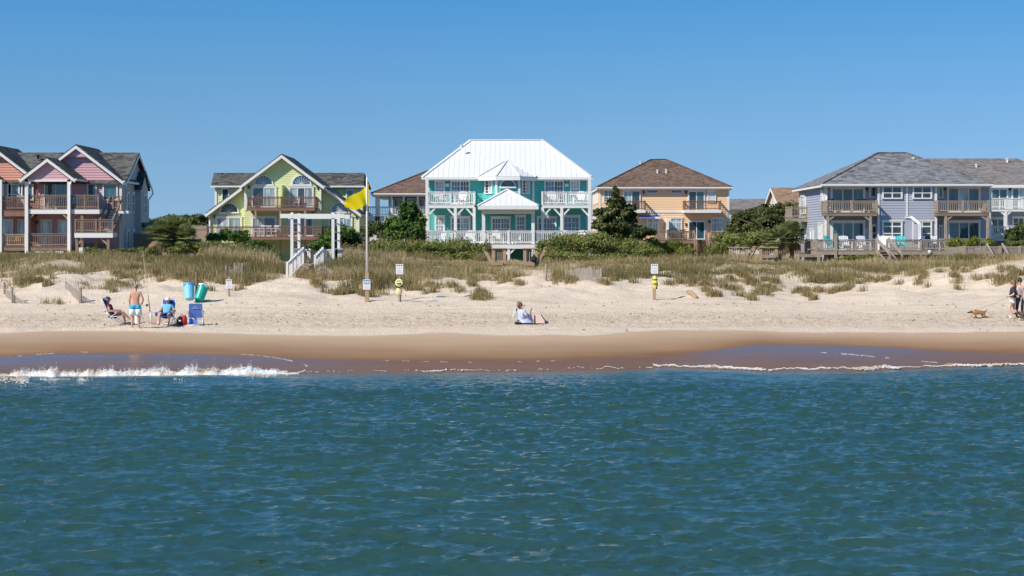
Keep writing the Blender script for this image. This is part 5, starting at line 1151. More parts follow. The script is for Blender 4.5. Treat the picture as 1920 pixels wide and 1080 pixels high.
plant('bright_shrub', 'bright green shrub above the board fence beside the lavender house', 'shrub', [(1792, 456, 110.5, 14, 9, .7), (1812, 458, 110.5, 16, 9, .7), (1828, 454, 110.8, 12, 9, .6), (1853, 458, 110.5, 13, 8, .6)], 3200, .09, LEAF_LIGHT, foliage='foliage')
plant('deck_shrub', 'low yellow green shrub growing under the lavender house deck', 'shrub', [(1600, 487, 109.5, 30, 9, .8), (1635, 486, 109.5, 20, 10, .8), (1578, 492, 109, 18, 7, .8)], 3000, .08, LEAF_LIGHT, foliage='foliage')
plant('duplex_shrub', 'low green shrub covering the ground beside the duplex landing', 'shrub', [(180, 474, 108, 30, 8, 1), (225, 474, 108, 34, 8, 1), (270, 472, 109, 26, 9, 1)], 4500, .09, LEAF_SHRUB, foliage='foliage')
# palmettos
def palmetto(px, row, Y, rp, label, group, seed, n=26):
    r = random.Random(seed); c = Vector((PX(px, Y), Y, PZ(row, Y))); R_ = rp*Y/3000; g = gz(c.x, c.y)
    o = thing('palmetto', label, 'palm', (c.x, c.y, g), group); MB().tube([(c.x, c.y, g-.1), c], [.16, .12], 8).build('trunk', BARK, o)
    for nm, m, cnt, lo, hi in (('crown', PALM, int(n*1.5), -.55, 1.4), ('thatch', THATCH, n//3, -1.45, -.8)):
        V, F, T = [], [], []
        for k in range(cnt):
            a = r.uniform(0, 2*math.pi); e = r.uniform(lo, hi); d = Vector((math.cos(a)*math.cos(e), math.sin(a)*math.cos(e), math.sin(e))); h = c+d*R_*.42; side = d.cross(Vector((0, 0, 1)))
            if side.length < .05: side = Vector((1, 0, 0))
            side.normalize(); tt = r.random()*.8+.1
            i = len(V); V += [c-side*.015, c+side*.015, h+side*.015, h-side*.015]; F += [(i, i+1, i+2), (i, i+2, i+3)]; T += [.3]*4
            for q in range(-6, 7):
                t = q*.21; b = (d*math.cos(t)+side*math.sin(t)).normalized(); L = R_*.62*(1-.03*abs(q)); tip = h+b*L-Vector((0, 0, L*.10*(1+abs(q)*.08))); w = side.cross(b).normalized().cross(b)*.055
                i = len(V); V += [h, h+b*L*.5+w, h+b*L*.5-w, tip]; F += [(i, i+1, i+2), (i+1, i+3, i+2)]; T += [min(1, tt+r.uniform(-.15, .15))]*4
        link_mesh(nm, np_mesh(nm, np.array([tuple(v) for v in V])-np.array([c.x, c.y, g]), np.array(F), tint=T), m, o)
PG = 'palmettos'
palmetto(300, 441, 117, 36, 'palmetto fan palm nearest the duplex picket fence', PG, 1, 34); palmetto(328, 436, 118, 38, 'palmetto fan palm in the middle of the three beside the duplex', PG, 2, 34); palmetto(349, 446, 117, 30, 'palmetto fan palm closest to the grey board fence', PG, 3, 30)
palmetto(1462, 450, 115, 32, 'palmetto with hanging dead thatch behind the wooden benches', PG, 4, 32); palmetto(1485, 442, 116, 34, 'palmetto with brown thatch skirt touching the lavender house side deck', PG, 5, 34); palmetto(1440, 456, 116, 22, 'small low palmetto below the live oak limbs', PG, 6, 24)
# ------------------------------------------------------------------ beach access, fences, signs
def pergola():
    Yf, Yb = 97.0, 100.2; f = lambda p: PX(p, Yf); fz = PZ(494, Yf)
    o = thing('beach_access_stairs', 'white beach access stairs with pergola leading over the dune to the lime house', 'stairs', (f(585), Yf, fz))
    for p in (547.5, 624.5):
        for yy, q in ((Yf, p), (Yb, p+(4.5 if p < 600 else 6.5)*1.0)):
            X = f(p); MB().box(X-.085, X+.085, yy-.085, yy+.085, gz(X, yy)-.3, PZ(398.5, Yf)).build('post', WHITE, o)
        MB().box(f(p)+.09, f(p)+.14, Yf-.1, Yb+.1, PZ(408, Yf), PZ(401, Yf)).build('cross_beam', WHITE, o)
        for k in range(5): 
            zz = PZ(420+k*16, Yf); MB().box(f(p)-.03, f(p)+.03, Yf+.09, Yb-.09, zz, zz+.07).build('rung', WHITE, o)
    for yy in (Yf-.13, Yb+.05): MB().box(f(526), f(646), yy, yy+.08, PZ(409, Yf), PZ(401, Yf)).build('beam', WHITE, o)
    MB().box(f(531), f(650), Yb+.14, Yb+.2, PZ(407, Yf), PZ(402, Yf)).build('beam', WHITE, o)
    platform(o, f(546), f(630), Yf, Yf+3.6, fz, WOODT, .2)
    rw = dict(h=.85, M=WHITE, post=1.1, bal=.22, pw=.13, bw=.05)
    railing(o, [(f(552), Yb+.2), (f(567), Yb+.2)], fz, **rw); railing(o, [(f(607), Yf+.2), (f(630), Yf+.2)], fz, **rw); railing(o, [(f(630), Yf+.2), (f(630), Yb)], fz, **rw); railing(o, [(f(549), Yf+.2), (f(549), Yb)], fz, **rw)
    y1 = 90.2; xl, xr = f(568), f(605)
    n = 16
    for k in range(n):
        t = (k+.5)/n; yy = Yf-t*(Yf-y1); zz = fz+(2.22-fz)*t; MB().box(xl+.05, xr-.05, yy-.19, yy+.19, zz-.05, zz).build('stair_tread', WOODT, o)
    for X in (xl, xr):
        e = 1.0 if X == xl else .55; a = Vector((X, Yf, fz)); b = a.lerp(Vector((X, y1, 2.22)), e); U = Vector((0, 0, 1)); mb = MB(); bs = MB()
        mb.bar(a-U*.12, b-U*.12, .05, .26); mb.bar(a+U*.9, b+U*.9, .12, .06); mb.bar(a+U*.78, b+U*.78, .05, .1)
        for k in range(5): p = a+(b-a)*k/4; mb.bar(p-U*.6, p+U*1.0, .13)
        for k in range(10): p = a+(b-a)*(k+.5)/10; bs.bar(p-U*.1, p+U*.8, .055)
        r = mb.build('stair_rail', WHITE, o); bs.build('baluster', WHITE, r, kind='stuff')
    MB().bar((f(577), 103, 2.3), (f(577), 103, PZ(484, 103)), .14).build('post', WHITE, o)
pergola()
def bench_pair(name, label, Y, fl, parts):
    """facing timber benches on a small dune platform; parts: (px0, px1, slant side) for each"""
    x = lambda p: PX(p, Y); z = lambda p: PZ(p, Y); c = sum(p[0]+p[1] for p in parts)/(2*len(parts)); o = thing(name, label, 'wooden platform', (x(c), Y, z(fl)))
    for a, b, s, zt in parts:
        for q in (a, b): MB().box(x(q)-.1, x(q)+.1, Y-.09, Y+.09, gz(x(q), Y)-.3, z(zt)).build('post', WOODT, o)
        n = max(3, int(abs(b-a)/4.4)); 
        for k in range(n):
            q = x(a)+.1+(x(b)-x(a)-.2)*(k+.5)/n; MB().box(q-.026, q+.026, Y-.03, Y+.02, z(fl-5), z(zt+2)).build('slat', WOODT, o)
        MB().box(x(a)-.14, x(b)+.14, Y-.16, Y+.1, z(zt)-.06, z(zt)).build('rail', WOODT, o)
        MB().box(x(a)+.1, x(b)-.1, Y-.55, Y-.04, z(fl-8)-.04, z(fl-8)).build('seat', WOODT, o); MB().box(x(a)+.1, x(b)-.1, Y-.6, Y-.555, z(fl-3), z(fl-8)-.01).build('seat_front', WOODT, o)
        if s:
            e = a if s < 0 else b
            for dy in (0, .5): MB().bar((x(e), Y+dy, z(fl)), (x(e)+s*.62, Y+dy+.1, z(zt)+.02), .16, .06, (0, 1, 0)).build('slant_board', WOODT, o)
            MB().bar((x(e)+s*.58, Y-.1, z(zt)), (x(e)+s*.58, Y+.7, z(zt)), .2, .05).build('rail', WOODT, o)
    return o
o = bench_pair('dune_platform', 'tan timber dune platform with two slatted benches below the teal house', 100.0, 500, [(925, 946, -1, 465), (984, 1005, 1, 465)])
x4 = lambda p: PX(p, 100.4)
platform(o, x4(947), x4(982), 100.3, 103.5, PZ(495, 100.3), WOODT, .25)
for k in range(3): MB().box(x4(964), x4(981), 99.7-k*.3, 100-k*.3, PZ(499+3*k, 100)-.08, PZ(499+3*k, 100)).build('step', WOODT, o)
bag = MB().ball((PX(1001, 99.6), 99.6, PZ(486, 99.6)), .22, sq=(1, .8, 1)).tube([(PX(1000, 99.6), 99.6, PZ(484, 99.6)), (PX(1001.5, 99.6), 99.6, PZ(477, 99.6))], [.12, .05], 8).tube([(PX(1001, 99.6), 99.6, PZ(489, 99.6)), (PX(1006, 99.6), 99.6, PZ(491, 99.6))], [.2, .12], 8).build('dark_bag', mat('black_bag_cloth', (.02, .02, .025), .8))
tag(bag, 'slumped dark bag resting on the seat of the timber dune platform', 'bag')
bench_pair('dune_platform', 'greyed timber benches on a dune walkway under the live oak', 106.0, 486, [(1370, 1400, 1, 463), (1426, 1455, 0, 463)])
# board fence right of the lavender house
def board_fence():
    Y = 106.0; x = lambda p: PX(p, Y); z = lambda p: PZ(p, Y)
    o = thing('walkway_fence', 'weathered board and picket fence running along the walkway below the pale house', 'fence', (x(1850), Y, 2.8))
    for k in range(10):
        q = 1781+k*2.75; MB().box(x(q), x(q)+.09, Y+.6-k*.06, Y+.64-k*.06, gz(x(q), Y)-.2, z(465-k*.45)).build('board', WOODG, o)
    for q in (1809, 1846, 1875, 1912, 1948): MB().box(x(q)-.09, x(q)+.09, Y-.09, Y+.09, gz(x(q), Y)-.2, z(461)).build('post', WOODG, o)
    for a, b in ((1809, 1846), (1852, 1875), (1881, 1912), (1912, 1948)):
        n = int((b-a)/3.1)
        for k in range(n): q = a+2+(b-a-3)*(k+.3)/n; MB().box(x(q)-.035, x(q)+.035, Y-.04, Y, z(484), z(464.5)).build('picket', WOODG, o)
        MB().box(x(a), x(b), Y-.06, Y+.06, z(464.5), z(462)).box(x(a), x(b), Y+.01, Y+.05, z(480), z(477)).build('rail', WOODG, o)
    for q in (1848, 1877): MB().bar((x(q), Y-.2, z(458)), (x(q)+.33, Y-.9, z(484)), .1, .3, (0, 1, 0)).build('slant_board', WOODG, o)
board_fence()
# sand fences: grey slats wired between posts
SLAT = mat('grey_sand_fence_lath', (.40, .34, .28), .95, .3, 4)
def sand_fence(label, pts, posts_, gap=.085, kindname='sand_fence', wl=.04, lean=.0):
    """pts: (px, row base, row top) along the fence"""
    P = [(*at_ground(p, min(r, 574)), (r-t)) for p, r, t in pts]; o = thing(kindname, label, 'fence', P[0][:3]); mb = MB(); top = []
    for i in range(len(P)-1):
        a, b = Vector(P[i][:3]), Vector(P[i+1][:3]); ha, hb = P[i][3]*P[i][1]/3000, P[i+1][3]*P[i+1][1]/3000; n = max(2, int((b-a).length/gap))
        for k in range(n):
            t = (k+.5)/n; c = a.lerp(b, t); g = gz(c.x, c.y); h = (ha+(hb-ha)*t)*rnd.uniform(.9, 1.05)
            mb.bar((c.x, c.y, g-.08), (c.x+rnd.uniform(-.04, .04)+lean, c.y+.03, g+h), wl, .012)
        mb.bar(a+Vector((0, .02, ha*.75)), b+Vector((0, .02, hb*.75)), .012); mb.bar(a+Vector((0, .02, ha*.3)), b+Vector((0, .02, hb*.3)), .012)
    mb.build('lath', SLAT, o, kind='stuff')
    for p, r, t in posts_:
        x0, y0, g = at_ground(p, min(r, 574)); MB().tube([(x0, y0-.03, g-.2), (x0+rnd.uniform(-.03, .03), y0-.03, g+(r-t)*y0/3000)], .055, 7).build('post', WOODG, o)
    return o
sand_fence('grey lath sand fence standing in the grass below the teal house hedge', [(1062, 524, 505), (1085, 526, 502), (1108, 527, 500), (1127, 529, 505)], [(1127.5, 531, 503), (1062, 524, 504)], .075)
sand_fence('collapsed lath sand fence half buried beside the small notice board', [(424, 522, 503), (440, 519, 494), (456, 517, 492), (470, 521, 506)], [(424, 522, 498), (440, 520, 493), (455, 517, 493), (408, 522, 506)], .085, wl=.028, lean=.14)
sand_fence('sagging lath sand fence with two posts at the dune foot behind the capped sitter', [(124, 541, 530), (137, 556, 540), (149.5, 567, 546), (162, 569, 560), (176, 570, 566)], [(124, 541, 529), (149.5, 568, 540), (151.5, 568, 541)], .075, wl=.03)
sand_fence('sagging lath sand fence at the dune foot nearest the picture edge', [(8, 548, 534), (16, 560, 546), (24, 567, 548), (36, 569, 560), (52, 570, 566)], [(9, 551, 530), (24, 568, 538)], .075, wl=.03)
sand_fence('short leftover lath fence piece in the grass below the pergola stairs', [(594, 523, 503), (612, 520, 500), (622, 524, 508)], [], .08)
def lone_post(px, rb, rt, label, r=.06, m=None):
    x0, y0, g = at_ground(px, rb); o = MB().tube([(x0, y0, g-.3), (x0+.02, y0, g+(rb-rt)*y0/3000-.03), (x0+.02, y0, g+(rb-rt)*y0/3000)], [r, r*.95, r*.6], 9).build('fence_post', m or WOODG); return tag(o, label, 'post')
lone_post(1023.5, 526, 496, 'single grey wooden post in the grass right of the timber dune platform', .07); lone_post(3, 506, 494, 'short wooden stake at the far edge of the grass', .04)
# signs
PRINT = mat('dark_sign_print', (.05, .05, .06), .6); PRINTB = mat('blue_sign_print', (.10, .30, .62), .6); PRINTR = mat('faded_purple_print', (.36, .31, .45), .6); SIGN = mat('white_sign_face', (.78, .77, .76), .45, .03); GALV = mat('galvanised_steel', (.42, .41, .39), .45, metal=.5)
YELP = mat('pale_yellow_plastic', (.80, .70, .33), .45, .06); YELF = mat('yellow_float_foam', (.86, .72, .12), .5, .06); BLK = mat('black_strap', (.02, .02, .02), .7)
def text_rows(o, x, z0, z1, w, y, rows, m, seed):
    """unreadably small lettering: short bars printed on the board"""
    r = random.Random(seed); mb = MB(); h = (z1-z0)/rows
    for k in range(rows):
        u = x-w/2+r.uniform(0, .05); 
        while u < x+w/2-.02:
            l = r.uniform(.015, .05); mb.box(u, min(u+l, x+w/2), y-.002, y, z0+h*(k+.28), z0+h*(k+.68)); u += l+.014
    mb.build('print', m, o)
def sign_board(o, x, y, z0, z1, w, hdr=None, seed=1):
    b = MB().box(x-w/2, x+w/2, y-.03, y, z0, z1).build('sign_board', SIGN, o); h = z1-z0; yy = y-.0305
    mb = MB()
    if hdr: MB().box(x-w*.46, x+w*.46, yy-.002, yy, z1-h*.2, z1-.02).build('print', hdr, b)
    for k in (-.28, 0, .28): mb.box(x+k*w-.028, x+k*w+.028, yy-.002, yy, z1-h*(.42 if hdr else .2), z1-h*(.3 if hdr else .08))
    mb.build('print', PRINT, b); text_rows(b, x, z0+h*.48, z0+h*.68, w*.8, yy, 2, PRINTR if not hdr else PRINT, seed); text_rows(b, x, z0+h*.07, z0+h*.42, w*.78, yy, 4, PRINTR, seed+9)
def signs():
    # flag pole
    x0, y0, g = at_ground(688, 566); s = y0/3000; H = lambda r: g+(566-r)*s
    o = thing('flag_pole', 'tall white pole on a timber post flying a yellow beach flag', 'flagpole', (x0, y0, g))
    MB().box(x0-.085, x0+.085, y0-.07, y0+.07, g-.3, H(511)).build('post', WOODT, o)
    MB().tube([(x0, y0, H(512)), (x0, y0, H(333)), (x0, y0, H(332))], [.055, .04, .02], 10).build('pole', WHITE, o, smooth=True)
    nu, nv = 22, 12; V = []; F = []
    top = [(691, 345), (684.5, 350.5), (676, 359), (664, 365), (653, 369.5), (644, 378)]; bot = [(692, 386), (684, 386), (677, 389), (668.5, 394), (658, 392.5), (647, 388)]
    for i in range(nu+1):
        t = i/nu*5; k = min(4, int(t)); f = t-k
        a = np.array(top[k])*(1-f)+np.array(top[k+1])*f; b = np.array(bot[k])*(1-f)+np.array(bot[k+1])*f
        for j in range(nv+1):
            p = a*(1-j/nv)+b*j/nv; V.append(((p[0]-688)*s, -.02+.17*math.sin(i/nu*7.5+j/nv*2.6)*min(1, i/5), (566-p[1])*s))
    for i in range(nu):
        for j in range(nv): q = i*(nv+1)+j; F.append((q, q+1, q+nv+2, q+nv+1))
    FL = tint_mat('yellow_flag_cloth', (.86, .68, .01), (.88, .72, .02), .7, .35)
    link_mesh('flag', np_mesh('flag', np.array(V), np.array(F), smooth=True, tint=np.full(len(V), .5)), FL, o)
    n = thing('notice_sign', 'white notice with blue heading fixed to the flag pole post', 'sign', (x0, y0-.1, g)); sign_board(n, x0+.0, y0-.075, H(543), H(524), .33, PRINTB, 3)
    # rescue stations
    for px, rb, rt, rs, lab, kind in ((749.5, 566, 495.6, 514.5, 'white sign above a pale yellow ring buoy, nearest the flag pole', 'ring'), (1227, 563, 495, 513, 'white sign above a long yellow rescue float near the drift log', 'float')):
        x0, y0, g = at_ground(px, rb); s = y0/3000; H = lambda r: g+(rb-r)*s
        o = thing('rescue_sign', lab, 'sign', (x0, y0, g))
        if kind == 'ring': MB().tube([(x0, y0, g-.3), (x0, y0, H(rt+2))], .035, 8).build('post', GALV, o); MB().box(x0-.06, x0+.06, y0+.02, y0+.1, g-.3, H(540)).build('timber_post', WOOD, o)
        else: MB().box(x0-.07, x0+.07, y0-.02, y0+.1, g-.3, H(516)).build('timber_post', WOODT, o); MB().tube([(x0, y0+.03, H(518)), (x0, y0+.03, H(rt+2))], .035, 8).build('post', GALV, o)
        sign_board(o, x0, y0-.06, H(rs), H(rt), .33, None, 5 if kind == 'ring' else 8)
        if kind == 'ring':
            r = thing('ring_buoy', 'pale yellow ring buoy with bag hanging on the sign post nearest the flag pole', 'life ring', (x0, y0-.1, H(532)))
            c = Vector((x0-.02, y0-.12, H(531))); pts = [(c.x+.13*math.cos(t), c.y, c.z+.15*math.sin(t)) for t in np.linspace(0, 2*math.pi, 21)]; MB().tube(pts, .055, 8, False).build('ring', YELP, r, smooth=True)
            MB().ball((c.x, c.y-.03, c.z-.02), .10, sq=(1, .5, 1)).build('cover', YELP, r, smooth=True)
            MB().ball((c.x, c.y, c.z-.36), .15, sq=(.95, .6, 1.35)).build('throw_bag', YELP, r, smooth=True); MB().tube([(c.x-.2, c.y-.05, c.z-.13), (c.x, c.y-.1, c.z-.2), (c.x+.18, c.y-.05, c.z-.1)], .03, 6).build('strap', BLK, r); MB().box(c.x-.1, c.x+.1, c.y-.1, c.y-.08, c.z-.03, c.z+.005).build('strap', BLK, r)
        else:
            r = thing('rescue_float', 'long yellow rescue float with black straps hanging on the sign near the drift log', 'rescue float', (x0, y0-.12, H(530)))
            zs = [(517, .02), (519, .09), (524, .115), (531, .12), (537, .10), (541, .06), (543.5, .015)]
            MB().tube([(x0-.01+.05*(k/6), y0-.16, H(q)) for k, (q, _) in enumerate(zs)], [w for _, w in zs], 12).build('float', YELF, r, smooth=True)
            for q in (524, 532): MB().box(x0-.12, x0+.13, y0-.29, y0-.275, H(q)-.02, H(q)+.02).build('strap', BLK, r)
            MB().bar((x0+.12, y0-.2, H(531)), (x0+.07, y0-.2, H(542)), .07, .06).build('strap', BLK, r)
    x0, y0, g = at_ground(429.5, 556); s = y0/3000; H = lambda r: g+(556-r)*s
    o = thing('notice_board', 'small white notice board on a short wooden post beside the collapsed sand fence', 'sign', (x0, y0, g)); MB().box(x0-.05, x0+.05, y0-.03, y0+.05, g-.3, H(519)).build('post', WOODT, o); sign_board(o, x0, y0-.035, H(541), H(524), .29, None, 12)
    # drift log
    a = Vector(at_ground(1289.5, 552)); b = Vector(at_ground(1306, 560)); a.z += .14; b.z += .05
    lg = MB().tube([a, a.lerp(b, .3)+Vector((0, 0, .03)), a.lerp(b, .7), b], [.07, .10, .10, .085], 9).build('drift_log', mat('bleached_driftwood', (.42, .27, .16), .9, .3, 5, .5), smooth=True); tag(lg, 'short tan drift log lying on the dry sand right of the yellow float', 'log')
signs()
# trash barrels hung on a post
def barrels():
    x0, y0, g = at_ground(368, 567); s = y0/3000
    o = MB().tube([(x0, y0, g-.3), (x0+.01, y0, g+57*s)], .055, 8).build('barrel_post', WOOD); tag(o, 'slim wooden post carrying two plastic trash barrels', 'post')
    BLU = mat('light_blue_plastic', (.21, .55, .80), .4, .06, dirt=.1); GRN = mat('green_plastic', (.01, .36, .26), .4, .06, dirt=.1); BAGW = mat('white_bin_liner', (.75, .76, .76), .6)
    for label, m, px, rt, rb, ax, lin_ in (('light blue recycling barrel hanging on the wooden post', BLU, 356.5, 535.5, 561.5, Vector((-.15, .42, 1)), mat('blue_bin_liner', (.05, .35, .70), .5)), ('green trash barrel with white liner hanging tilted on the wooden post', GRN, 378.5, 537.5, 563, Vector((.26, .5, 1)), BAGW)):
        base = Vector((PX(px, y0)-ax.x*.30, y0-.30, g+(567-rb)*s+.02)); ax = ax.normalized(); q = ax.to_track_quat('Z', 'Y').to_matrix()
        b = thing('trash_barrel', label, 'trash barrel', base); n = 20
        prof = [(0, .02), (.205, 0), (.215, .02), (.245, .55), (.25, .68), (.265, .69), (.265, .73), (.245, .735), (.235, .70), (.2, .25), (0, .25)]
        mb = MB()
        for k, (r, h) in enumerate(prof):
            for j in range(n): t = 2*math.pi*j/n; mb.v.append(base+q @ Vector((r*math.cos(t), r*math.sin(t), h)))
        for k in range(len(prof)-1):
            for j in range(n): mb.f.append((k*n+j, k*n+(j+1) % n, (k+1)*n+(j+1) % n, (k+1)*n+j))
        mb.build('barrel', m, b, smooth=False)
        mb = MB(); cnt = n
        for j in range(n):
            t0, t1 = 2*math.pi*j/n, 2*math.pi*(j+1)/n; d = .07+.05*math.sin(j*1.7)
            mb.face([base+q @ Vector((.272*math.cos(t), .272*math.sin(t), h)) for t, h in ((t0, .745), (t1, .745), (t1, .745-d-.03*math.sin(j)), (t0, .745-d))])
        mb.build('liner', lin_, b)
        if m is BLU:
            mb = MB()
            for k in range(3):
                t = k*2.094+.5; c = Vector((math.sin(t)*.055, 0, math.cos(t)*.055)); d = Vector((math.cos(t), 0, -math.sin(t)))*.045
                mb.bar(base+q @ (Vector((0, -.236, .43))+c-d), base+q @ (Vector((0, -.236, .43))+c+d), .03, .008)
            mb.build('recycling_mark', WHITE, b)
barrels()

# ------------------------------------------------------------------ deck furniture
CH_W = mat('white_chair_plastic', (.78, .78, .77), .5, .05); CH_T = mat('turquoise_chair_plastic', (.05, .50, .50), .5, .05); CH_D = mat('dark_chair_metal', (.04, .035, .03), .6); CH_Y = mat('yellow_beach_toy_plastic', (.75, .62, .05), .5)
def chair_mesh(kind):
    mb = MB()
    if kind == 'adirondack':
        for k in range(5): u = -.26+k*.13; mb.bar((u, .18, .30), (u*1.15, .52, .98+.05*math.cos(u*5)), .115, .02, (0, -1, .4))
        for k in range(5): v = -.32+k*.12; mb.box(-.28, .28, v, v+.1, .36-.02*k, .38-.02*k)
        for s in (-1, 1): mb.box(s*.36-.07, s*.36+.07, -.38, .42, .58, .61); mb.box(s*.34-.05, s*.34+.05, -.34, -.3, 0, .58); mb.bar((s*.3, -.32, .32), (s*.3, .5, .05), .03, .12); mb.box(s*.34-.02, s*.34+.02, .3, .35, .2, .58)
    else:
        for k in range(6): u = -.2+k*.08; mb.bar((u, .2, .45), (u, .3, .98), .05, .02, (0, -1, .2))
        mb.box(-.24, .24, -.24, .22, .42, .46); mb.box(-.26, .26, .28, .32, .93, 1.0)
        for sx in (-.22, .22):
            for sy in (-.21, .21): mb.box(sx-.025, sx+.025, sy-.025, sy+.025, 0, .42)
            mb.box(sx-.03, sx+.03, -.22, .25, .64, .67); mb.box(sx-.02, sx+.02, -.2, -.16, .46, .64)
    return mb
CHM = {}
def deck_chair(px, Y, zf, rot, kind, m, label, group):
    key = (kind, m.name)
    if key not in CHM:
        me = bpy.data.meshes.new(kind+'_chair'); b = chair_mesh(kind); me.from_pydata([tuple(v) for v in b.v], [], b.f); me.materials.append(m); CHM[key] = me
    o = bpy.data.objects.new('deck_chair', CHM[key]); COL.objects.link(o); o.location = (PX(px, Y), Y, zf); o.rotation_euler = (0, 0, R(rot)); tag(o, label, 'chair', group)
def deck_table(px, Y, zf, w, m, label):
    mb = MB(); x = PX(px, Y); mb.box(x-w/2, x+w/2, Y-.4, Y+.4, zf+.70, zf+.74)
    for sx in (-1, 1):
        for sy in (-1, 1): mb.box(x+sx*(w/2-.1)-.03, x+sx*(w/2-.1)+.03, Y+sy*.32-.03, Y+sy*.32+.03, zf, zf+.70)
    o = mb.build('deck_table', m); tag(o, label, 'table')
def furniture():
    zt, zb, zl = PZ(457, 120.4), PZ(383, 121.9), PZ(469, 113.4)
    G = 'chairs on the teal house balconies and deck'
    for px, Y, z, r, lab in ((826, 122.9, zb, 25, 'white chair on the upper balcony of the teal house, nearest its outer corner post'), (864, 122.9, zb, -20, 'white chair on the upper balcony of the teal house, beside the bay window'), (1037, 122.9, zb, 15, 'white chair on the upper balcony towards the apricot house, before the sliding door'), (1086, 122.9, zb, -25, 'white chair on the upper balcony towards the apricot house, in front of the single window'),
                          (815, 122, zt, 20, 'white chair on the teal house deck, nearest the cedar'), (826, 122.2, zt, -10, 'white chair on the teal house deck, second from the cedar'), (880, 122, zt, 0, 'white chair on the teal house deck under the inner balcony post'), (912, 121.6, zt, 30, 'white chair on the teal house porch beside its first column'), (934, 121.4, zt, 15, 'white chair at the porch table, on the side of the centre slider'), (972, 121.4, zt, -30, 'white chair at the porch table, beyond the middle rail post'), (1064, 122, zt, 10, 'white chair on the teal house deck in front of the last slider'), (1090, 122, zt, -15, 'white chair on the teal house deck by the last corner post')):
        deck_chair(px, Y, z, r, 'adirondack', CH_W, lab, G)
    deck_table(953, 121.6, zt, 1.3, CH_W, 'white table in the middle of the teal house porch')
    G = 'chairs on the lavender house deck'
    for px, Y, m, r, lab in ((1560, 115, CH_T, 40, 'turquoise adirondack chair at the far corner of the lavender house deck'), (1688, 115, CH_T, -10, 'turquoise adirondack chair beside the stair opening of the lavender deck'), (1620, 114.8, CH_W, 20, 'white adirondack chair between sliders and meter on the lavender deck'), (1586, 115, CH_W, 10, 'white adirondack chair before the triple slider of the lavender deck'), (1657, 115, CH_W, -15, 'white adirondack chair at the top of the lavender deck stair'), (1674, 115.3, CH_W, 5, 'white adirondack chair touching the turquoise one on the lavender deck')):
        deck_chair(px, Y, zl, r, 'adirondack', m, lab, G)
    deck_table(1742, 115, zl, 1.5, CH_W, 'white table in front of the lower window pair of the lavender house'); 
    for px, lab in ((1730, 'white slat chair at the lavender deck table, on the fin wall side'), (1753, 'white slat chair at the lavender deck table, on the fence side')): deck_chair(px, 115.5, zl, 0, 'slat', CH_W, lab, G)
    G = 'chairs on the lavender house balconies'; z2 = PZ(398, 116.3)
    for px, lab in ((1561, 'dark chair on the lavender balcony, outer end'), (1624, 'dark chair on the lavender balcony next to the small window')): deck_chair(px, 117.1, z2, 20, 'slat', CH_D, lab, G)
    zo = PZ(450, 153.5); G = 'dark chairs on the apricot house deck'
    for px, lab in ((1258, 'dark chair on the apricot house deck near the white panel'), (1282, 'dark chair on the apricot house deck below the wall lamp'), (1337, 'dark chair on the apricot house deck under the paired windows'), (1360, 'dark chair at the outer end of the apricot house deck')): deck_chair(px, 155.5, zo, rnd.uniform(-40, 40), 'slat', CH_D, lab, G)
    deck_table(1269, 155.3, zo, 1.1, CH_D, 'dark metal table on the apricot house deck'); deck_table(1350, 155.5, zo, 1.0, CH_D, 'small dark table at the outer end of the apricot deck')
    zi = PZ(443, 147); G = 'white chairs at the lime house'
    for px, lab in ((481, 'white chair at the lime deck table, pergola far side'), (492, 'white chair at the lime deck table, second in the row'), (504, 'white chair at the lime deck table, third in the row'), (516, 'white chair at the lime deck table, nearest the pergola')): deck_chair(px, 148.3, zi, rnd.uniform(-20, 20), 'slat', CH_W, lab, G)
    deck_table(498, 148.6, zi, 2.2, CH_W, 'long white table on the lime house deck'); deck_chair(556, 149.2, PZ(388.5, 148.3), 0, 'slat', CH_W, 'white chair on the lime balcony beside the divider panel', G); deck_chair(468.5, 149.2, PZ(388.5, 148.3), 30, 'slat', CH_W, 'white chair at the outer end of the lime balcony', G)
    zp = PZ(391, 117); G = 'white chairs on the duplex balconies'
    for px, lab in ((139, 'white chair on the pink balcony beside the porch post'), (95, 'white chair on the pink balcony before the slider'), (38, 'white chair on the salmon balcony')): deck_chair(px, 118.6, zp, 20, 'slat', CH_W, lab, G)
    f = MB().box(PX(72.5, 117.6), PX(75, 117.6), 117.55, 117.6, zp, zp+.75).ball((PX(73.7, 117.6), 117.58, zp+.8), .1).build('beach_toy', CH_Y); tag(f, 'upright yellow beach toy leaning on the pink balcony railing', 'toy')
    pk = mat('pink_towel_cloth', (.8, .5, .5), .9); t = MB().box(PX(69, 117.5), PX(71.5, 117.5), 117.5, 117.56, zp+.7, zp+1.45).build('towel', pk); tag(t, 'pale pink towel hung upright above the pink balcony rail', 'towel')
    bn = MB(); zz = PZ(462, 117)
    for k in range(7): bn.box(PX(13+k*4, 117.5), PX(13+k*4, 117.5)+.09, 117.5, 117.53, zz+.1, zz+.75)
    bn.box(PX(12, 117.5), PX(42, 117.5), 117.1, 117.6, zz+.38, zz+.43).box(PX(12, 117.5), PX(42, 117.5), 117.48, 117.54, zz+.72, zz+.8)
    o = bn.build('porch_swing', WOODT); tag(o, 'tan slatted swing bench on the lower salmon deck', 'bench')
furniture()
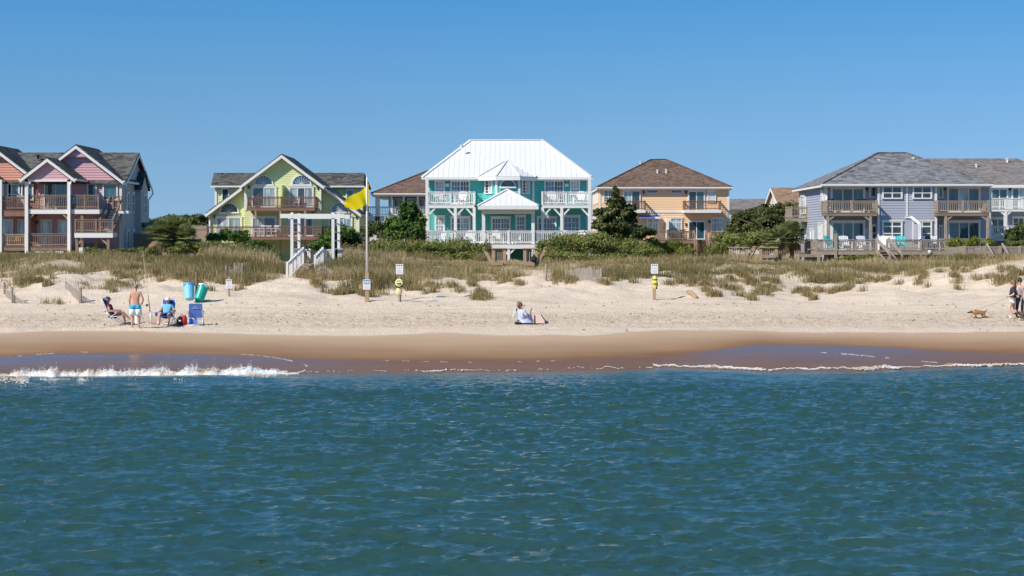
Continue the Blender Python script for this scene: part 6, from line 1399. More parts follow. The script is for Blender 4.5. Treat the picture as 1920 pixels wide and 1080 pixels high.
# ------------------------------------------------------------------ people and dogs
SKIN = mat('tanned_skin', (.62, .34, .22), .55, .06, 6); SKIN2 = mat('fair_skin', (.68, .42, .31), .55, .06, 6); SKIN3 = mat('ruddy_skin', (.58, .31, .21), .55, .06, 6)
def skin_into(mb, V, E, rad, sub=2, root=0):
    me = bpy.data.meshes.new('tmp'); me.from_pydata([tuple(v) for v in V], E, []); o = bpy.data.objects.new('tmp', me); COL.objects.link(o)
    o.modifiers.new('s', 'SKIN').use_smooth_shade = True; sl = me.skin_vertices[0].data
    for k, r in enumerate(rad): sl[k].radius = r if isinstance(r, tuple) else (r, r); sl[k].use_root = (k == root)
    m = o.modifiers.new('d', 'SUBSURF'); m.levels = sub; m.render_levels = sub
    ev = o.evaluated_get(bpy.context.evaluated_depsgraph_get()); em = ev.to_mesh(); b = len(mb.v)
    mb.v += [v.co.copy() for v in em.vertices]; mb.f += [tuple(i+b for i in p.vertices) for p in em.polygons]
    ev.to_mesh_clear(); bpy.data.objects.remove(o); bpy.data.meshes.remove(me)
BASE_R = dict(pelvis=(.15, .11), belly=(.145, .105), chest=(.17, .115), neckb=(.09, .075), neck=.056, jaw=(.066, .072), head=(.082, .095), crown=(.06, .07))
def person(label, loc, yaw, J, skin, garments, extra=None, scale=1.0, girth=1.0, sex='m'):
    """J: joint name -> (side, forward, up); garments: (name, material, [(joint a, joint b, t0, t1, r0, r1)...])"""
    loc = Vector(loc); M = Matrix.Rotation(R(yaw), 3, 'Z'); T = lambda p: loc+M @ (Vector(p)*scale)
    o = thing('person', label, 'person', loc)
    J = {k: Vector(v) for k, v in J.items()}
    core = ['pelvis', 'belly', 'chest', 'neckb', 'neck', 'jaw', 'head', 'crown']
    if 'neckb' not in J: J['neckb'] = J['chest'].lerp(J['neck'], .6)
    hd = (J['crown']-J['neck']) if 'crown' in J else Vector((0, 0, .3))
    V = []; E = []; Rr = []; idx = {}
    def add(n, p, r, par=None):
        V.append(T(p)); Rr.append(tuple(q*scale for q in r) if isinstance(r, tuple) else r*scale); idx[n] = len(V)-1
        if par: E.append((idx[par], idx[n]))
    prev = None
    for n in core:
        r = BASE_R[n]
        if n in ('pelvis', 'belly', 'chest'): r = tuple(q*girth for q in r)
        add(n, J[n], r, prev); prev = n
    k = .86 if sex == 'f' else 1.0
    for s in 'lr':
        add('sh'+s, J['sh'+s], .068*k, 'neckb' if False else 'chest'); add('uarm'+s, J['sh'+s].lerp(J['el'+s], .45), .054*k, 'sh'+s); add('el'+s, J['el'+s], .043*k, 'uarm'+s); add('farm'+s, J['el'+s].lerp(J['wr'+s], .35), .042*k, 'el'+s); add('wr'+s, J['wr'+s], .028*k, 'farm'+s)
        add('palm'+s, J['wr'+s]+(J['ha'+s]-J['wr'+s])*.5, (.042*k, .022*k), 'wr'+s)
        add('hip'+s, J['hip'+s], .098, 'pelvis'); add('thigh'+s, J['hip'+s].lerp(J['kn'+s], .4), .088, 'hip'+s); add('kn'+s, J['kn'+s], .060, 'thigh'+s); add('calf'+s, J['kn'+s].lerp(J['an'+s], .3), .060, 'kn'+s); add('an'+s, J['an'+s], .038, 'calf'+s); add('heel'+s, J['an'+s]+Vector((0, 0, -.03)), .036, 'an'+s)
        add('toe'+s, J['to'+s], (.042, .022), 'heel'+s)
    mb = MB(); skin_into(mb, V, E, Rr)
    for s in 'lr':                                   # fingers rooted in the palm, slightly curled
        w, h = J['wr'+s], J['ha'+s]; d = (h-w).normalized(); ax = d.cross(Vector((0, 1, .2))).normalized(); nn = ax.cross(d)
        for q, ln in ((-.03, .07), (-.01, .08), (.01, .078), (.03, .062)):
            b = w+(h-w)*.7+ax*q; mb.tube([T(b), T(b+d*ln*.55+nn*.006), T(b+d*ln+nn*.025)], [.009*scale, .008*scale, .006*scale], 5)
        b = w+(h-w)*.3; mb.tube([T(b), T(b+ax*(-.05)+d*.03), T(b+ax*(-.055)+d*.07)], [.011*scale, .010*scale, .007*scale], 5)
    f = (M @ J.get('face', Vector((0, 1, 0)))).normalized(); up = (T(J['crown'])-T(J['jaw'])).normalized(); side = f.cross(up).normalized(); hc = T(J['head'])
    mb.tube([hc+f*.075*scale+up*.02, hc+f*.115*scale-up*.02, hc+f*.08*scale-up*.03], [.01, .015, .01], 6)           # nose
    for q in (-1, 1): mb.ball(hc+side*q*.085*scale-up*.005, .03*scale, 6, 5, (.5, .7, 1.1))                             # ears
    body = mb.build('body', skin, o, smooth=True)
    ey = MB()
    for q in (-1, 1): ey.ball(hc+f*.082*scale+side*q*.033*scale+up*.012, .011*scale, 6, 4)
    ey.build('eyes', BLK, body); MB().bar(hc+f*.088*scale-up*.052-side*.025*scale, hc+f*.088*scale-up*.052+side*.025*scale, .012, .01).build('mouth', mat('lips', (.45, .18, .15), .5), body)
    for nm, m, segs in garments:
        V, E, Rr, ids = [], [], [], {}
        for a, b, t0, t1, r0, r1 in segs:
            pa, pb = J[a].lerp(J[b], t0), J[a].lerp(J[b], t1)
            for key, p, r in (((a, t0), pa, r0), ((b, t1), pb, r1)):
                kk = tuple(round(c, 3) for c in p)
                if kk not in ids: ids[kk] = len(V); V.append(T(p)); Rr.append(tuple(c*scale for c in r) if isinstance(r, tuple) else r*scale)
            E.append((ids[tuple(round(c, 3) for c in pa)], ids[tuple(round(c, 3) for c in pb)]))
        g = MB(); skin_into(g, V, E, Rr); g.build(nm, m, o, smooth=True)
    if extra: extra(o, T, J, hc, f, up, side)
    return o
def hair_cap(o, hc, f, up, side, m, s=1.0, long=0.0, low=.0):
    mb = MB(); Mx = Matrix((side, f, up)).transposed(); mb.ball(hc+up*.025-f*.018, .112*s, 12, 8, (.9, 1.02, 1.0), Mx)
    if long:
        for q in (-.06, -.03, 0, .03, .06): mb.tube([hc-f*.07+side*q+up*.05, hc-f*.11+side*q*1.25-up*.1, hc-f*.09+side*q*1.3-up*(.1+long)], [.045, .05, .02], 7)
    mb.build('hair', m, o, smooth=True)
def cap(o, hc, f, up, side, m, mbrim=None):
    mb = MB(); Mx = Matrix((side, f, up)).transposed(); mb.ball(hc+up*.055-f*.005, .108, 12, 8, (.92, 1.03, .78), Mx); c = mb.build('cap', m, o, smooth=True)
    br = MB(); pts = [hc+f*(.09+.10*math.cos(t))+side*.085*math.sin(t)+up*(.045-.02*math.cos(t)) for t in np.linspace(-1.57, 1.57, 9)]; br.slab(pts, .012, -up); br.build('brim', mbrim or m, c)
HAIR_G = mat('short_grey_hair', (.34, .22, .155), .8); HAIR_B = mat('light_brown_hair', (.22, .125, .055), .7, .25, 20); HAIR_D = mat('dark_brown_hair', (.035, .022, .016), .6)
BLUE_SH = mat('bright_blue_shorts_cloth', (.04, .42, .66), .85); WHITE_CL = mat('white_cloth', (.74, .77, .77), .85); NAVY_CL = mat('navy_cloth', (.025, .035, .08), .85); SKY_T = mat('sky_blue_tee_cloth', (.16, .48, .72), .85); MAROON = mat('maroon_cloth', (.17, .04, .06), .85); NAVYC = mat('navy_cap_cloth', (.05, .07, .16), .8); STR = mat('striped_pale_blue_shirt', (.50, .55, .72), .85, .25, 14, stretch=(4, 1, 1)); CHAR = mat('charcoal_tee_cloth', (.035, .035, .042), .9); GREYC = mat('grey_tank_cloth', (.30, .31, .32), .9); BLACKC = mat('black_leggings_cloth', (.015, .016, .02), .8); SHOEW = mat('white_shoe', (.75, .75, .74), .6); SHOEB = mat('black_shoe', (.02, .02, .022), .6)
def stand(**k):
    J = dict(pelvis=(0, 0, .93), belly=(0, 0, 1.10), chest=(0, -.01, 1.33), neck=(0, 0, 1.49), jaw=(0, .03, 1.56), head=(0, .02, 1.65), crown=(0, .01, 1.73), shl=(-.17, -.01, 1.41), shr=(.17, -.01, 1.41), ell=(-.25, -.03, 1.12), elr=(.25, -.03, 1.12), wrl=(-.24, .06, .87), wrr=(.24, .06, .87), hal=(-.24, .09, .78), har=(.24, .09, .78),
             hipl=(-.09, 0, .87), hipr=(.09, 0, .87), knl=(-.11, .02, .48), knr=(.11, .02, .48), anl=(-.13, -.02, .08), anr=(.13, -.02, .08), tol=(-.16, .14, .025), tor=(.16, .14, .025))
    J.update(k); return J
def sit(**k):
    J = dict(pelvis=(0, 0, .38), belly=(0, -.05, .52), chest=(0, -.15, .74), neck=(0, -.20, .90), jaw=(0, -.175, .965), head=(0, -.19, 1.05), crown=(0, -.20, 1.13), shl=(-.18, -.15, .80), shr=(.18, -.15, .80), ell=(-.29, -.05, .58), elr=(.29, -.05, .58), wrl=(-.28, .18, .57), wrr=(.28, .18, .57), hal=(-.27, .26, .555), har=(.27, .26, .555),
             hipl=(-.09, .02, .36), hipr=(.09, .02, .36), knl=(-.15, .42, .48), knr=(.15, .42, .48), anl=(-.15, .50, .08), anr=(.15, .50, .08), tol=(-.17, .66, .025), tor=(.17, .66, .025))
    J.update(k); return J
def trunks(r=.12, t=.85, rk=.125): return [('hip'+s, 'kn'+s, 0, t, r, rk) for s in 'lr']+[('pelvis', 'hip'+s, 0, 1, (.17, .125), r) for s in 'lr']
def tee(gr=1.0, sl=.5, ab=.14): return [('pelvis', 'belly', .3, 1, (.165*gr, .125*gr), (.165*gr, .125*gr)), ('belly', 'chest', 1e-9, 1, (.165*gr, .125*gr), (.185*gr, .13*gr)), ('chest', 'neck', 0, .62, (.185*gr, .13*gr), (.10, .085))]+[q for s in 'lr' for q in (('chest', 'sh'+s, 0, 1, (.185*gr, .13*gr), .085), ('sh'+s, 'el'+s, 0, sl, .085, .074))]
# shirtless man seen from behind
x0, y0, g = at_ground(254, 615, 62.6)
STAND_SHORTS = [('pelvis', 'belly', -.2, .55, (.175, .13), (.165, .12))]
def two_tone(o, T, J, hc, f, up, side):
    hair_cap(o, hc, f, up, side, HAIR_G, .93)
    for s in 'lr':
        a, b = J['hip'+s], J['kn'+s]; sg = -1 if s == 'l' else 1; q = lambda t, dx: T(a.lerp(b, t)+Vector((sg*dx, 0, 0)))
        MB().tube([q(-.12, .0), q(.12, .006), q(.30, .012)], [.118, .126, .129], 14).build('shorts_leg', BLUE_SH, o, smooth=True)
        MB().tube([q(.302, .012), q(.6, .02), q(.97, .03)], [.1295, .129, .131], 14).build('shorts_hem', WHITE_CL, o, smooth=True)
person('barefoot shirtless man standing back to the sea in blue and white swim shorts', (x0, y0, g), 4, stand(elr=(.31, -.06, 1.14), wrr=(.25, .10, .95), har=(.20, .17, .92), ell=(-.24, -.01, 1.12), wrl=(-.23, .08, .90), hal=(-.22, .12, .81), jaw=(.0, .04, 1.55), head=(.01, .05, 1.635), crown=(.01, .05, 1.715)), SKIN,
       [('shorts', BLUE_SH, [('pelvis', 'belly', 0, .5, (.185, .14), (.168, .125))]+[('pelvis', 'hip'+s, 0, 1, (.185, .14), .125) for s in 'lr']+[('hip'+s, 'kn'+s, 0, .28, .125, .128) for s in 'lr'])], two_tone, 1.0, 1.1)
b0, b1, bg = at_ground(258.5, 608, 62.6)
bk = thing('bucket', 'tall white bucket standing on the sand behind the shirtless man', 'bucket', (b0, b1, bg)); MB().tube([(b0, b1, bg), (b0, b1, bg+.44), (b0, b1, bg+.45)], [.11, .14, .145], 14).build('bucket_body', WHITE_CL, bk, smooth=False); MB().tube([(b0-.145, b1, bg+.42), (b0-.1, b1-.05, bg+.53), (b0+.1, b1-.05, bg+.53), (b0+.145, b1, bg+.42)], .008, 5).build('handle', GALV, bk)
# beach chairs
ALU = mat('white_tube_metal', (.74, .75, .76), .35, metal=.2); CLOTH = mat('blue_chair_canvas', (.04, .14, .50), .8, .08); CLOTHD = mat('navy_chair_canvas', (.02, .055, .20), .8); ARM = mat('wooden_armrest', (.45, .29, .15), .6)
def beach_chair(loc, yaw, label, cloth=CLOTH, back=1.0, logo=False, pillow=True, cup=False, rec=.38):
    loc = Vector(loc); M = Matrix.Rotation(R(yaw), 3, 'Z'); T = lambda *p: loc+M @ Vector(p); o = thing('beach_chair', label, 'beach chair', loc, 'blue folding beach chairs by the water')
    MB().slab([T(-.25, -.02, .32), T(.25, -.02, .32), T(.25, .42, .37), T(-.25, .42, .37)], .015).build('seat', cloth, o)
    a, b = (-.02, .32), (-rec, 1.03*back); bk = MB().slab([T(-.26, a[0], a[1]), T(.26, a[0], a[1]), T(.26, b[0], b[1]), T(-.26, b[0], b[1])], .02, M @ Vector((0, -.8, -.4))).build('backrest', cloth, o)
    if pillow: MB().tube([T(-.17, b[0]+.07, b[1]-.07), T(-.12, b[0]+.07, b[1]-.07), T(.12, b[0]+.07, b[1]-.07), T(.17, b[0]+.07, b[1]-.07)], [.03, .06, .06, .03], 8).build('pillow', CLOTHD, bk, smooth=True)
    if logo:
        mk = MB(); c = T(0, -.335, .86); n = M @ Vector((0, -.89, -.45)); kb = (b[0]-a[0])/(b[1]-a[1]); p = lambda u, w: T(u, a[0]+kb*(.70+w-a[1])-.028, .70+w)
        for k in range(7): u = -.12+k*.04; mk.bar(p(u-.014, 0), p(u+.014, 0), .03, .012)
        mk.bar(p(-.05, .035), p(0, .075), .015, .012); mk.bar(p(0, .075), p(.05, .035), .015, .012); mk.build('chair_logo', WHITE, bk)
        MB().slab([T(-.06, -.05, .30), T(.06, -.05, .30), T(.08, -.2, .02), T(-.08, -.2, .02)], .03, M @ Vector((0, -1, 0))).build('storage_flap', cloth, o)
    fr = MB()
    for s in (-1, 1):
        X = s*.285; fr.tube([T(X, .45, .02), T(X, .02, .33), T(X, -.30, .60)], .014, 7); fr.tube([T(X, -.34, .02), T(X, .0, .33), T(X, .30, .56)], .014, 7); fr.tube([T(X*.94, 0, .31), T(X*.94, b[0], b[1]), T(X*.6, b[0]-.02, b[1]+.03)], .015, 7)
        fr.tube([T(X*.94, -.02, .32), T(X*.94, .44, .375)], .014, 7)
    fr.tube([T(-.285, .45, .02), T(.285, .45, .02)], .014, 7); fr.tube([T(-.285, -.34, .02), T(.285, -.34, .02)], .014, 7); fr.tube([T(-.17, b[0]-.02, b[1]+.03), T(.17, b[0]-.02, b[1]+.03)], .014, 7); fr.build('frame', ALU, o, smooth=True)
    for s in (-1, 1): MB().slab([T(s*.285-.035, -.28, .575), T(s*.285+.035, -.28, .575), T(s*.285+.035, .32, .555), T(s*.285-.035, .32, .555)], .025).build('armrest', ARM, o)
    if cup: MB().tube([T(.37, .28, .36), T(.37, .28, .52)], [.05, .06], 10).build('cup_holder', cloth, o)
    return o
x1, y1_, g1 = at_ground(211, 609.5, 62.6)
beach_chair((x1, y1_, g1), -88, 'blue beach chair seen side on, holding the capped sitter', CLOTH, 1.02)
person('person in navy cap and maroon top reclining cross legged in a side facing beach chair', (x1, y1_, g1), -88, sit(knr=(.10, .42, .56), anr=(.02, .70, .26), tor=(.0, .84, .30), knl=(-.13, .42, .50), wrl=(-.16, .24, .60), hal=(-.1, .3, .6), wrr=(.22, .22, .6), har=(.18, .3, .6)), SKIN3,
       [('top', MAROON, tee(1.0, .35)), ('shorts', NAVY_CL, trunks(.115, .5, .11))], lambda o, T, J, hc, f, up, side: (hair_cap(o, hc-up*.02, f, up, side, HAIR_G, .95), cap(o, hc, f, up, side, NAVYC)), .97, 1.0)
x2, y2_, g2 = at_ground(313, 609, 62.6)
beach_chair((x2, y2_, g2), 178, 'blue beach chair facing the sea, holding the man in the sky blue tee', CLOTH, .98, cup=True)
person('man in white cap and sky blue tee sitting in a beach chair facing the sea', (x2, y2_, g2), 178, sit(knl=(-.2, .40, .48), knr=(.2, .40, .48), anl=(-.19, .46, .08), anr=(.21, .46, .08), tol=(-.22, .62, .025), tor=(.25, .62, .025), jaw=(0, -.12, .93), head=(0, -.12, 1.01), crown=(0, -.13, 1.09), neck=(0, -.18, .88)), SKIN3,
       [('tee', SKY_T, tee(1.15, .55)), ('shorts', NAVY_CL, trunks(.12, .6, .115))], lambda o, T, J, hc, f, up, side: (cap(o, hc, f, up, side, WHITE_CL), MB().bar(hc+f*.09+up*.012-side*.07, hc+f*.09+up*.012+side*.07, .02, .035).build('sunglasses', BLK, o)), .98, 1.15)
x3, y3_, g3 = at_ground(367, 610, 62.6)
beach_chair((x3, y3_, g3), 6, 'empty blue beach chair with a white mark on its back, turned away from the sea', tint_mat('cornflower_chair_canvas', (.17, .31, .74), (.17, .31, .74), .8, .4), .86, True, rec=.13)
# bags beside the empty chair
xb_, yb_, gb = at_ground(344, 609, 62.6); RED = mat('red_bag_cloth', (.45, .02, .04), .7); MESH = mat('dark_mesh_bag', (.035, .035, .045), .8, .3, 20)
bg_ = thing('beach_bag', 'black and red beach bag on the sand between the two front chairs', 'bag', (xb_, yb_, gb))
MB().tube([(xb_-.17, yb_, gb), (xb_-.15, yb_, gb+.2), (xb_-.08, yb_+.02, gb+.34)], [.13, .14, .07], 10).build('bag_body', MESH, bg_, smooth=True); MB().tube([(xb_+.06, yb_-.02, gb), (xb_+.05, yb_-.02, gb+.25), (xb_+.03, yb_, gb+.38)], [.09, .10, .07], 10).build('bag_side', RED, bg_, smooth=True)
MB().tube([(xb_-.12, yb_-.12, gb+.28), (xb_-.05, yb_-.1, gb+.45), (xb_+.04, yb_-.05, gb+.34)], .012, 6).build('handle', BLK, bg_); MB().box(xb_-.17, xb_-.08, yb_-.15, yb_-.135, gb+.14, gb+.2).build('patch', WHITE, bg_)
sb = MB().tube([(xb_+.27, yb_+.05, gb), (xb_+.27, yb_+.05, gb+.2), (xb_+.26, yb_+.05, gb+.26)], [.1, .11, .05], 9).build('stuff_sack', CLOTH, smooth=True); tag(sb, 'small blue sack squeezed between red bag and empty chair', 'bag')
# surf rod in a sand spike
xr_, yr_, gr = at_ground(283, 607, 62.6); s_ = yr_/3000
sp = MB().tube([(xr_+.03, yr_, gr-.1), (xr_-.02, yr_, gr+.45)], .032, 10).build('sand_spike', WHITE, smooth=True); tag(sp, 'white plastic tube stuck in the sand holding the fishing rod', 'rod holder')
rod = thing('fishing_rod', 'long fishing rod standing in the white tube beside the seated man', 'fishing rod', (xr_, yr_, gr))
P0 = Vector((xr_, yr_, gr+.2)); P1 = Vector((PX(267, yr_), yr_+.05, gr+(607-470)*s_)); rp = [P0.lerp(P1, t) for t in (0, .12, .35, .7, 1)]
MB().tube(rp[:3], [.02, .019, .011], 8).build('handle', BLK, rod); MB().tube([rp[2], rp[3], rp[4]], [.011, .009, .006], 7).build('rod_tip', mat('cream_rod_blank', (.70, .62, .48), .4), rod)
rc = P0.lerp(P1, .2); MB().tube([rc+Vector((-.13, -.02, -.02)), rc+Vector((-.06, -.02, 0))], [.05, .045], 10).tube([rc, rc+Vector((-.07, -.02, 0))], .012, 6).build('reel', CH_D, rod)
for t in (.45, .6, .75, .9): c = P0.lerp(P1, t); MB().tube([c+Vector((-.03, .0, 0)), c], .012, 5).build('line_guide', CH_D, rod)
# person sitting on the sand at the centre
xc_, yc_, gc = at_ground(982, 606, 62.6)
def drape(o):
    mb = MB(); n = 20; prof = [(978.5, .50, .10, .10), (979.5, .44, .19, .13), (982, .33, .25, .17), (984.5, .20, .285, .20), (986, .09, .31, .22), (986.5, .02, .32, .23)]
    for k, (p, h, rx, ry) in enumerate(prof):
        for j in range(n): t = 2*math.pi*j/n; w = 1+.05*math.sin(5*t+k)*(k/5); mb.v.append(Vector((PX(p, yc_)+rx*w*math.cos(t), yc_+.02+ry*w*math.sin(t), gc+h)))
    for k in range(len(prof)-1):
        for j in range(n): mb.f.append((k*n+j, k*n+(j+1) % n, (k+1)*n+(j+1) % n, (k+1)*n+j))
    mb.build('loose_shirt', STR, o, smooth=True)
person('person with light brown hair sitting low on the sand in a pale blue striped shirt', (xc_, yc_, gc-.28), -50, sit(knl=(-.14, .36, .58), knr=(.12, .34, .60), anl=(-.13, .62, .31), anr=(.10, .60, .31), tol=(-.14, .76, .285), tor=(.11, .74, .285), wrr=(.2, .22, .5), ell=(-.34, .05, .70), wrl=(-.30, .20, .92), hal=(-.27, .24, 1.0), face=(.5, .8, -.15)), SKIN3,
       [('shirt', STR, tee(1.22, .95)), ('trousers', mat('slate_cloth', (.10, .13, .2), .9), trunks(.12, 1.0, .085))], lambda o, T, J, hc, f, up, side: (hair_cap(o, hc, f, up, side, HAIR_B, 1.05, .05), drape(o)), 1.0, 1.2)
lc = thing('low_chair', 'low dark framed beach chair with pale cloth on its arm under the striped shirt', 'beach chair', (xc_-.25, yc_, gc)); X = xc_
MB().tube([(X-.34, yc_-.05, gc+.62), (X-.26, yc_, gc+.45), (X-.2, yc_+.05, gc+.2), (X-.3, yc_, gc+.02)], .02, 7).tube([(X-.3, yc_+.4, gc+.6), (X-.2, yc_+.4, gc+.15)], .02, 7).tube([(X-.25, yc_, gc+.14), (X+.3, yc_, gc+.14)], .018, 7).tube([(X+.32, yc_+.1, gc+.60), (X+.27, yc_+.1, gc+.35), (X+.3, yc_+.1, gc+.04)], .018, 7).build('frame', CH_D, lc)
MB().slab([(X-.25, yc_-.1, gc+.13), (X+.28, yc_-.1, gc+.13), (X+.28, yc_+.4, gc+.11), (X-.25, yc_+.4, gc+.11)], .02).build('seat', NAVY_CL, lc); MB().slab([(X-.36, yc_-.08, gc+.62), (X-.31, yc_-.08, gc+.62), (X-.44, yc_-.1, gc+.26), (X-.5, yc_-.1, gc+.26)], .03, (0, 1, 0)).slab([(X-.37, yc_-.06, gc+.63), (X-.3, yc_-.06, gc+.63), (X-.27, yc_+.3, gc+.6), (X-.34, yc_+.3, gc+.6)], .03).build('cloth', mat('pale_aqua_towel', (.62, .74, .72), .9), lc)
MB().box(X-.38, X-.12, yc_-.22, yc_-.05, gc, gc+.06).build('foot_bar', CH_D, lc)
tb = thing('tote_bag', 'cream tote bag with a dark stripe lying beside the sitter in striped shirt', 'bag', (PX(1011, yc_), yc_, gc)); u = lambda p: PX(p, yc_); CRM = mat('cream_canvas', (.74, .56, .50), .85)
pf = [(u(999), gc), (u(1022), gc), (u(1020), gc+.12), (u(1014.5), gc+.36), (u(998), gc+.36), (u(997), gc+.2)]; MB().prism(pf, front(yc_), -.28, .1).build('bag_body', CRM, tb)
MB().prism([(u(1001), gc+.0), (u(1004.5), gc), (u(1003.5), gc+.33), (u(1001), gc+.33)], front(yc_), .101, .106).build('stripe', mat('brown_stripe_cloth', (.12, .09, .08), .9), tb); MB().tube([(u(1014.5), yc_-.12, gc+.37), (u(1019), yc_-.14, gc+.2), (u(1023), yc_-.12, gc+.1), (u(1022), yc_-.12, gc+.02)], .02, 6).build('strap', BLK, tb)
# dog walkers
xw, yw, gw = at_ground(1899, 598, 62.6)
person('woman in oversized charcoal tee and white shorts walking a brown dog', (xw, yw, gw), 78, stand(knl=(-.08, .16, .50), anl=(-.09, .02, .12), tol=(-.09, .17, .06), hipl=(-.09, .02, .87), knr=(.08, -.06, .47), anr=(.09, -.26, .16), tor=(.09, -.2, .03), elr=(.25, -.06, 1.12), wrr=(.22, .14, 1.03), har=(.2, .22, 1.02), ell=(-.25, -.02, 1.12), wrl=(-.22, .2, 1.04), hal=(-.18, .28, 1.03), face=(.35, .9, -.1)), SKIN2,
       [('tee', CHAR, [('pelvis', 'belly', -.15, 1, (.19, .15), (.185, .145)), ('belly', 'chest', 1e-9, 1, (.185, .145), (.18, .13)), ('chest', 'neck', 0, .62, (.18, .13), (.10, .085))]+[q for s in 'lr' for q in (('chest', 'sh'+s, 0, 1, (.18, .13), .085), ('sh'+s, 'el'+s, 0, .8, .085, .085))]), ('shorts', WHITE_CL, trunks(.125, .28, .12)), ('shoe', SHOEW, [('anl', 'tol', .05, 1, .05, .045)]), ('shoe', SHOEB, [('anr', 'tor', .05, 1, .05, .045)])],
       lambda o, T, J, hc, f, up, side: hair_cap(o, hc, f, up, side, HAIR_B, 1.04, .26), .93, .92, 'f')
xv, yv, gv = at_ground(1912, 596.5, 62.6)
person('dark haired woman in grey tank top and black leggings walking beside her', (xv, yv, gv), 165, stand(knl=(-.10, .15, .50), anl=(-.10, .02, .10), tol=(-.11, .17, .04), knr=(.11, -.10, .48), anr=(.12, -.30, .17), tor=(.12, -.24, .04), elr=(.24, -.02, 1.13), wrr=(.12, .16, .98), har=(.08, .22, .94)), SKIN2,
       [('tank_top', GREYC, [('pelvis', 'belly', 0, 1, (.165, .125), (.15, .115)), ('belly', 'chest', 1e-9, 1, (.15, .115), (.165, .12)), ('chest', 'neck', 0, .5, (.165, .12), (.09, .075))]), ('leggings', BLACKC, trunks(.115, 1, .072)+[q for s in 'lr' for q in (('kn'+s, 'an'+s, 1e-9, .95, .072, .05),)]), ('shoe', SHOEB, [('anl', 'tol', .05, 1, .05, .045)]), ('shoe', SHOEB, [('anr', 'tor', .05, 1, .05, .045)])],
       lambda o, T, J, hc, f, up, side: (hair_cap(o, hc, f, up, side, HAIR_D, 1.0), MB().ball(hc+up*.11-f*.05, .055).build('hair_bun', HAIR_D, o, smooth=True), MB().bar(hc+f*.095+up*.012-side*.07, hc+f*.095+up*.012+side*.07, .02, .045).build('sunglasses', BLK, o)), .95, .92, 'f')
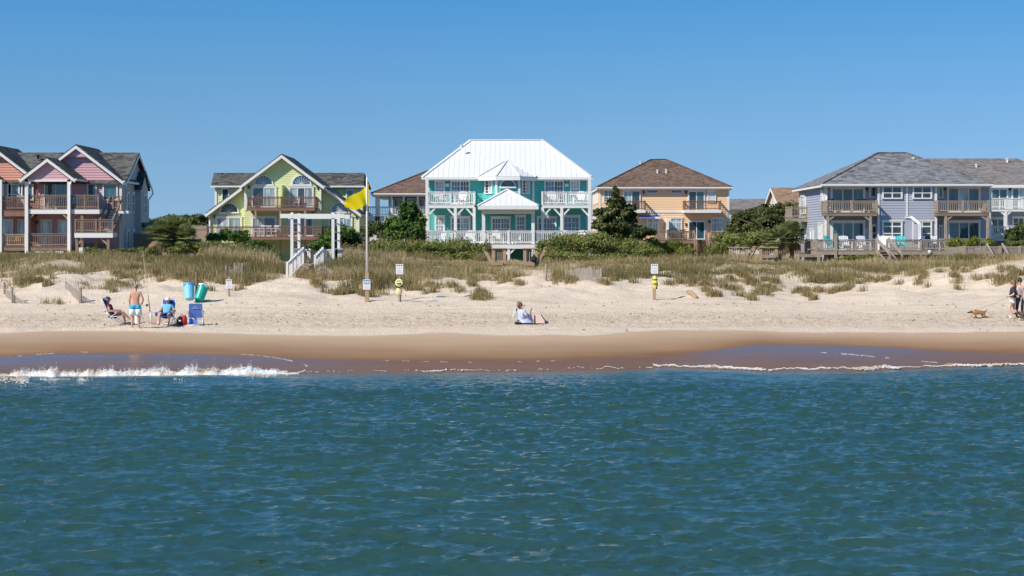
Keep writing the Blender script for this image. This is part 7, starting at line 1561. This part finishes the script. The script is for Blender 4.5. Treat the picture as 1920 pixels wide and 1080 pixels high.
def dog(label, loc, yaw, col, dark, sc=1.0):
    loc = Vector(loc); M = Matrix.Rotation(R(yaw), 3, 'Z'); T = lambda p: loc+M @ (Vector(p)*sc); o = thing('dog', label, 'dog', loc); k = sc
    m = mat('fur_'+('brown' if col[0] > .2 else 'grey_brown'), col, .9, .25, 14, .4, 60); md = mat('dark_muzzle_fur', dark, .9)
    J = [((0, -.24, .33), .085), ((0, -.08, .345), .10), ((0, .10, .34), .115), ((0, .24, .35), .095), ((0, .36, .36), .07), ((0, .45, .37), .075), ((0, .55, .34), .045), ((0, .60, .33), .03), ((0, -.33, .37), .028), ((0, -.40, .46), .022), ((0, -.44, .52), .012)]
    E = [(0, 1), (1, 2), (2, 3), (3, 4), (4, 5), (5, 6), (6, 7), (0, 8), (8, 9), (9, 10)]
    for sx, ph in ((-1, 1), (1, -1)):
        i = len(J); J += [((sx*.07, .20, .25), .05), ((sx*.07, .20+ph*.05, .13), .032), ((sx*.07, .20+ph*.09, .03), .024), ((sx*.07, .235+ph*.09, .015), .026)]; E += [(3, i), (i, i+1), (i+1, i+2), (i+2, i+3)]
        i = len(J); J += [((sx*.07, -.24, .25), .06), ((sx*.075, -.20-ph*.05, .18), .042), ((sx*.075, -.31-ph*.06, .11), .026), ((sx*.075, -.29-ph*.07, .025), .022), ((sx*.075, -.25-ph*.07, .012), .026)]; E += [(0, i), (i, i+1), (i+1, i+2), (i+2, i+3), (i+3, i+4)]
    mb = MB(); skin_into(mb, [T(p) for p, _ in J], E, [r*k*1.12 for _, r in J]); b = mb.build('body', m, o, smooth=True)
    e = MB()
    for s in (-1, 1): e.tube([T((s*.06, .43, .43)), T((s*.095, .45, .38)), T((s*.09, .47, .31))], [.02*k, .03*k, .012*k], 6)
    e.build('ears', md, o, smooth=True); MB().tube([T((0, .51, .345)), T((0, .58, .33)), T((0, .625, .325))], [.06*k, .045*k, .025*k], 8).build('muzzle', md, o, smooth=True); MB().ball(T((0, .635, .335)), .018*k, 6, 5).build('nose', BLK, o)
    MB().tube([T((.0+.082*math.cos(t), .335, .36+.082*math.sin(t))) for t in np.linspace(0, 6.3, 13)], .012*k, 5).build('collar', WHITE if col[0] > .2 else RED, o); ey = MB()
    for s in (-1, 1): ey.ball(T((s*.045, .51, .40)), .012*k, 5, 4)
    ey.build('eyes', BLK, o); return T((0, .33, .45))
xd_, yd_, gd = at_ground(1836, 597.5, 62.6)
d1 = dog('small shaggy brown dog with dark muzzle walking ahead on a long leash', (xd_, yd_, gd), 92, (.34, .16, .06), (.05, .03, .025), .80)
xe_, ye_, ge = at_ground(1917, 596.8, 62.6)
d2 = dog('grey brown dog walking close beside the woman in black leggings', (xe_, ye_-.5, gz(xe_, ye_-.5)), 95, (.13, .09, .075), (.03, .025, .025), .86)
h1_ = Vector((PX(1891, yw), yw-.12, gw+.95)); ls = MB().tube([d1, d1.lerp(h1_, .5)-Vector((0, 0, .06)), h1_], .010, 5).build('leash', mat('grey_leash', (.30, .30, .32), .7)); tag(ls, 'long grey leash stretched from the brown dog to the charcoal tee', 'leash')
h2_ = Vector((PX(1911.5, yv), yv-.25, gv+.9)); ls = MB().tube([d2, d2.lerp(h2_, .5)-Vector((0, 0, .03)), h2_], .013, 5).build('leash', mat('pale_leash', (.62, .58, .48), .7)); tag(ls, 'short pale leash of the grey brown dog', 'leash')
# driftwood twigs, wrack and shells scattered on the dry sand
tw = MB()
for k in range(150):
    p = rnd.uniform(0, 1920); r = rnd.choice([rnd.uniform(568, 575), rnd.gauss(590, 5), rnd.uniform(566, 622)]); X, Y, g = at_ground(p, r, 62.6); a = rnd.uniform(0, 3.14); L = rnd.uniform(.02, .08)
    tw.tube([(X-L*math.cos(a), Y-L*math.sin(a), g+.01), (X, Y, g+.035), (X+L*math.cos(a), Y+L*math.sin(a), g+.01)], [.008, .016, .008], 5)
o = tw.build('beach_wrack', mat('dark_wrack', (.20, .15, .10), .95)); tag(o, 'scattered twigs and dark weed bits on the dry sand', kind='stuff')
bpy.context.view_layer.update()
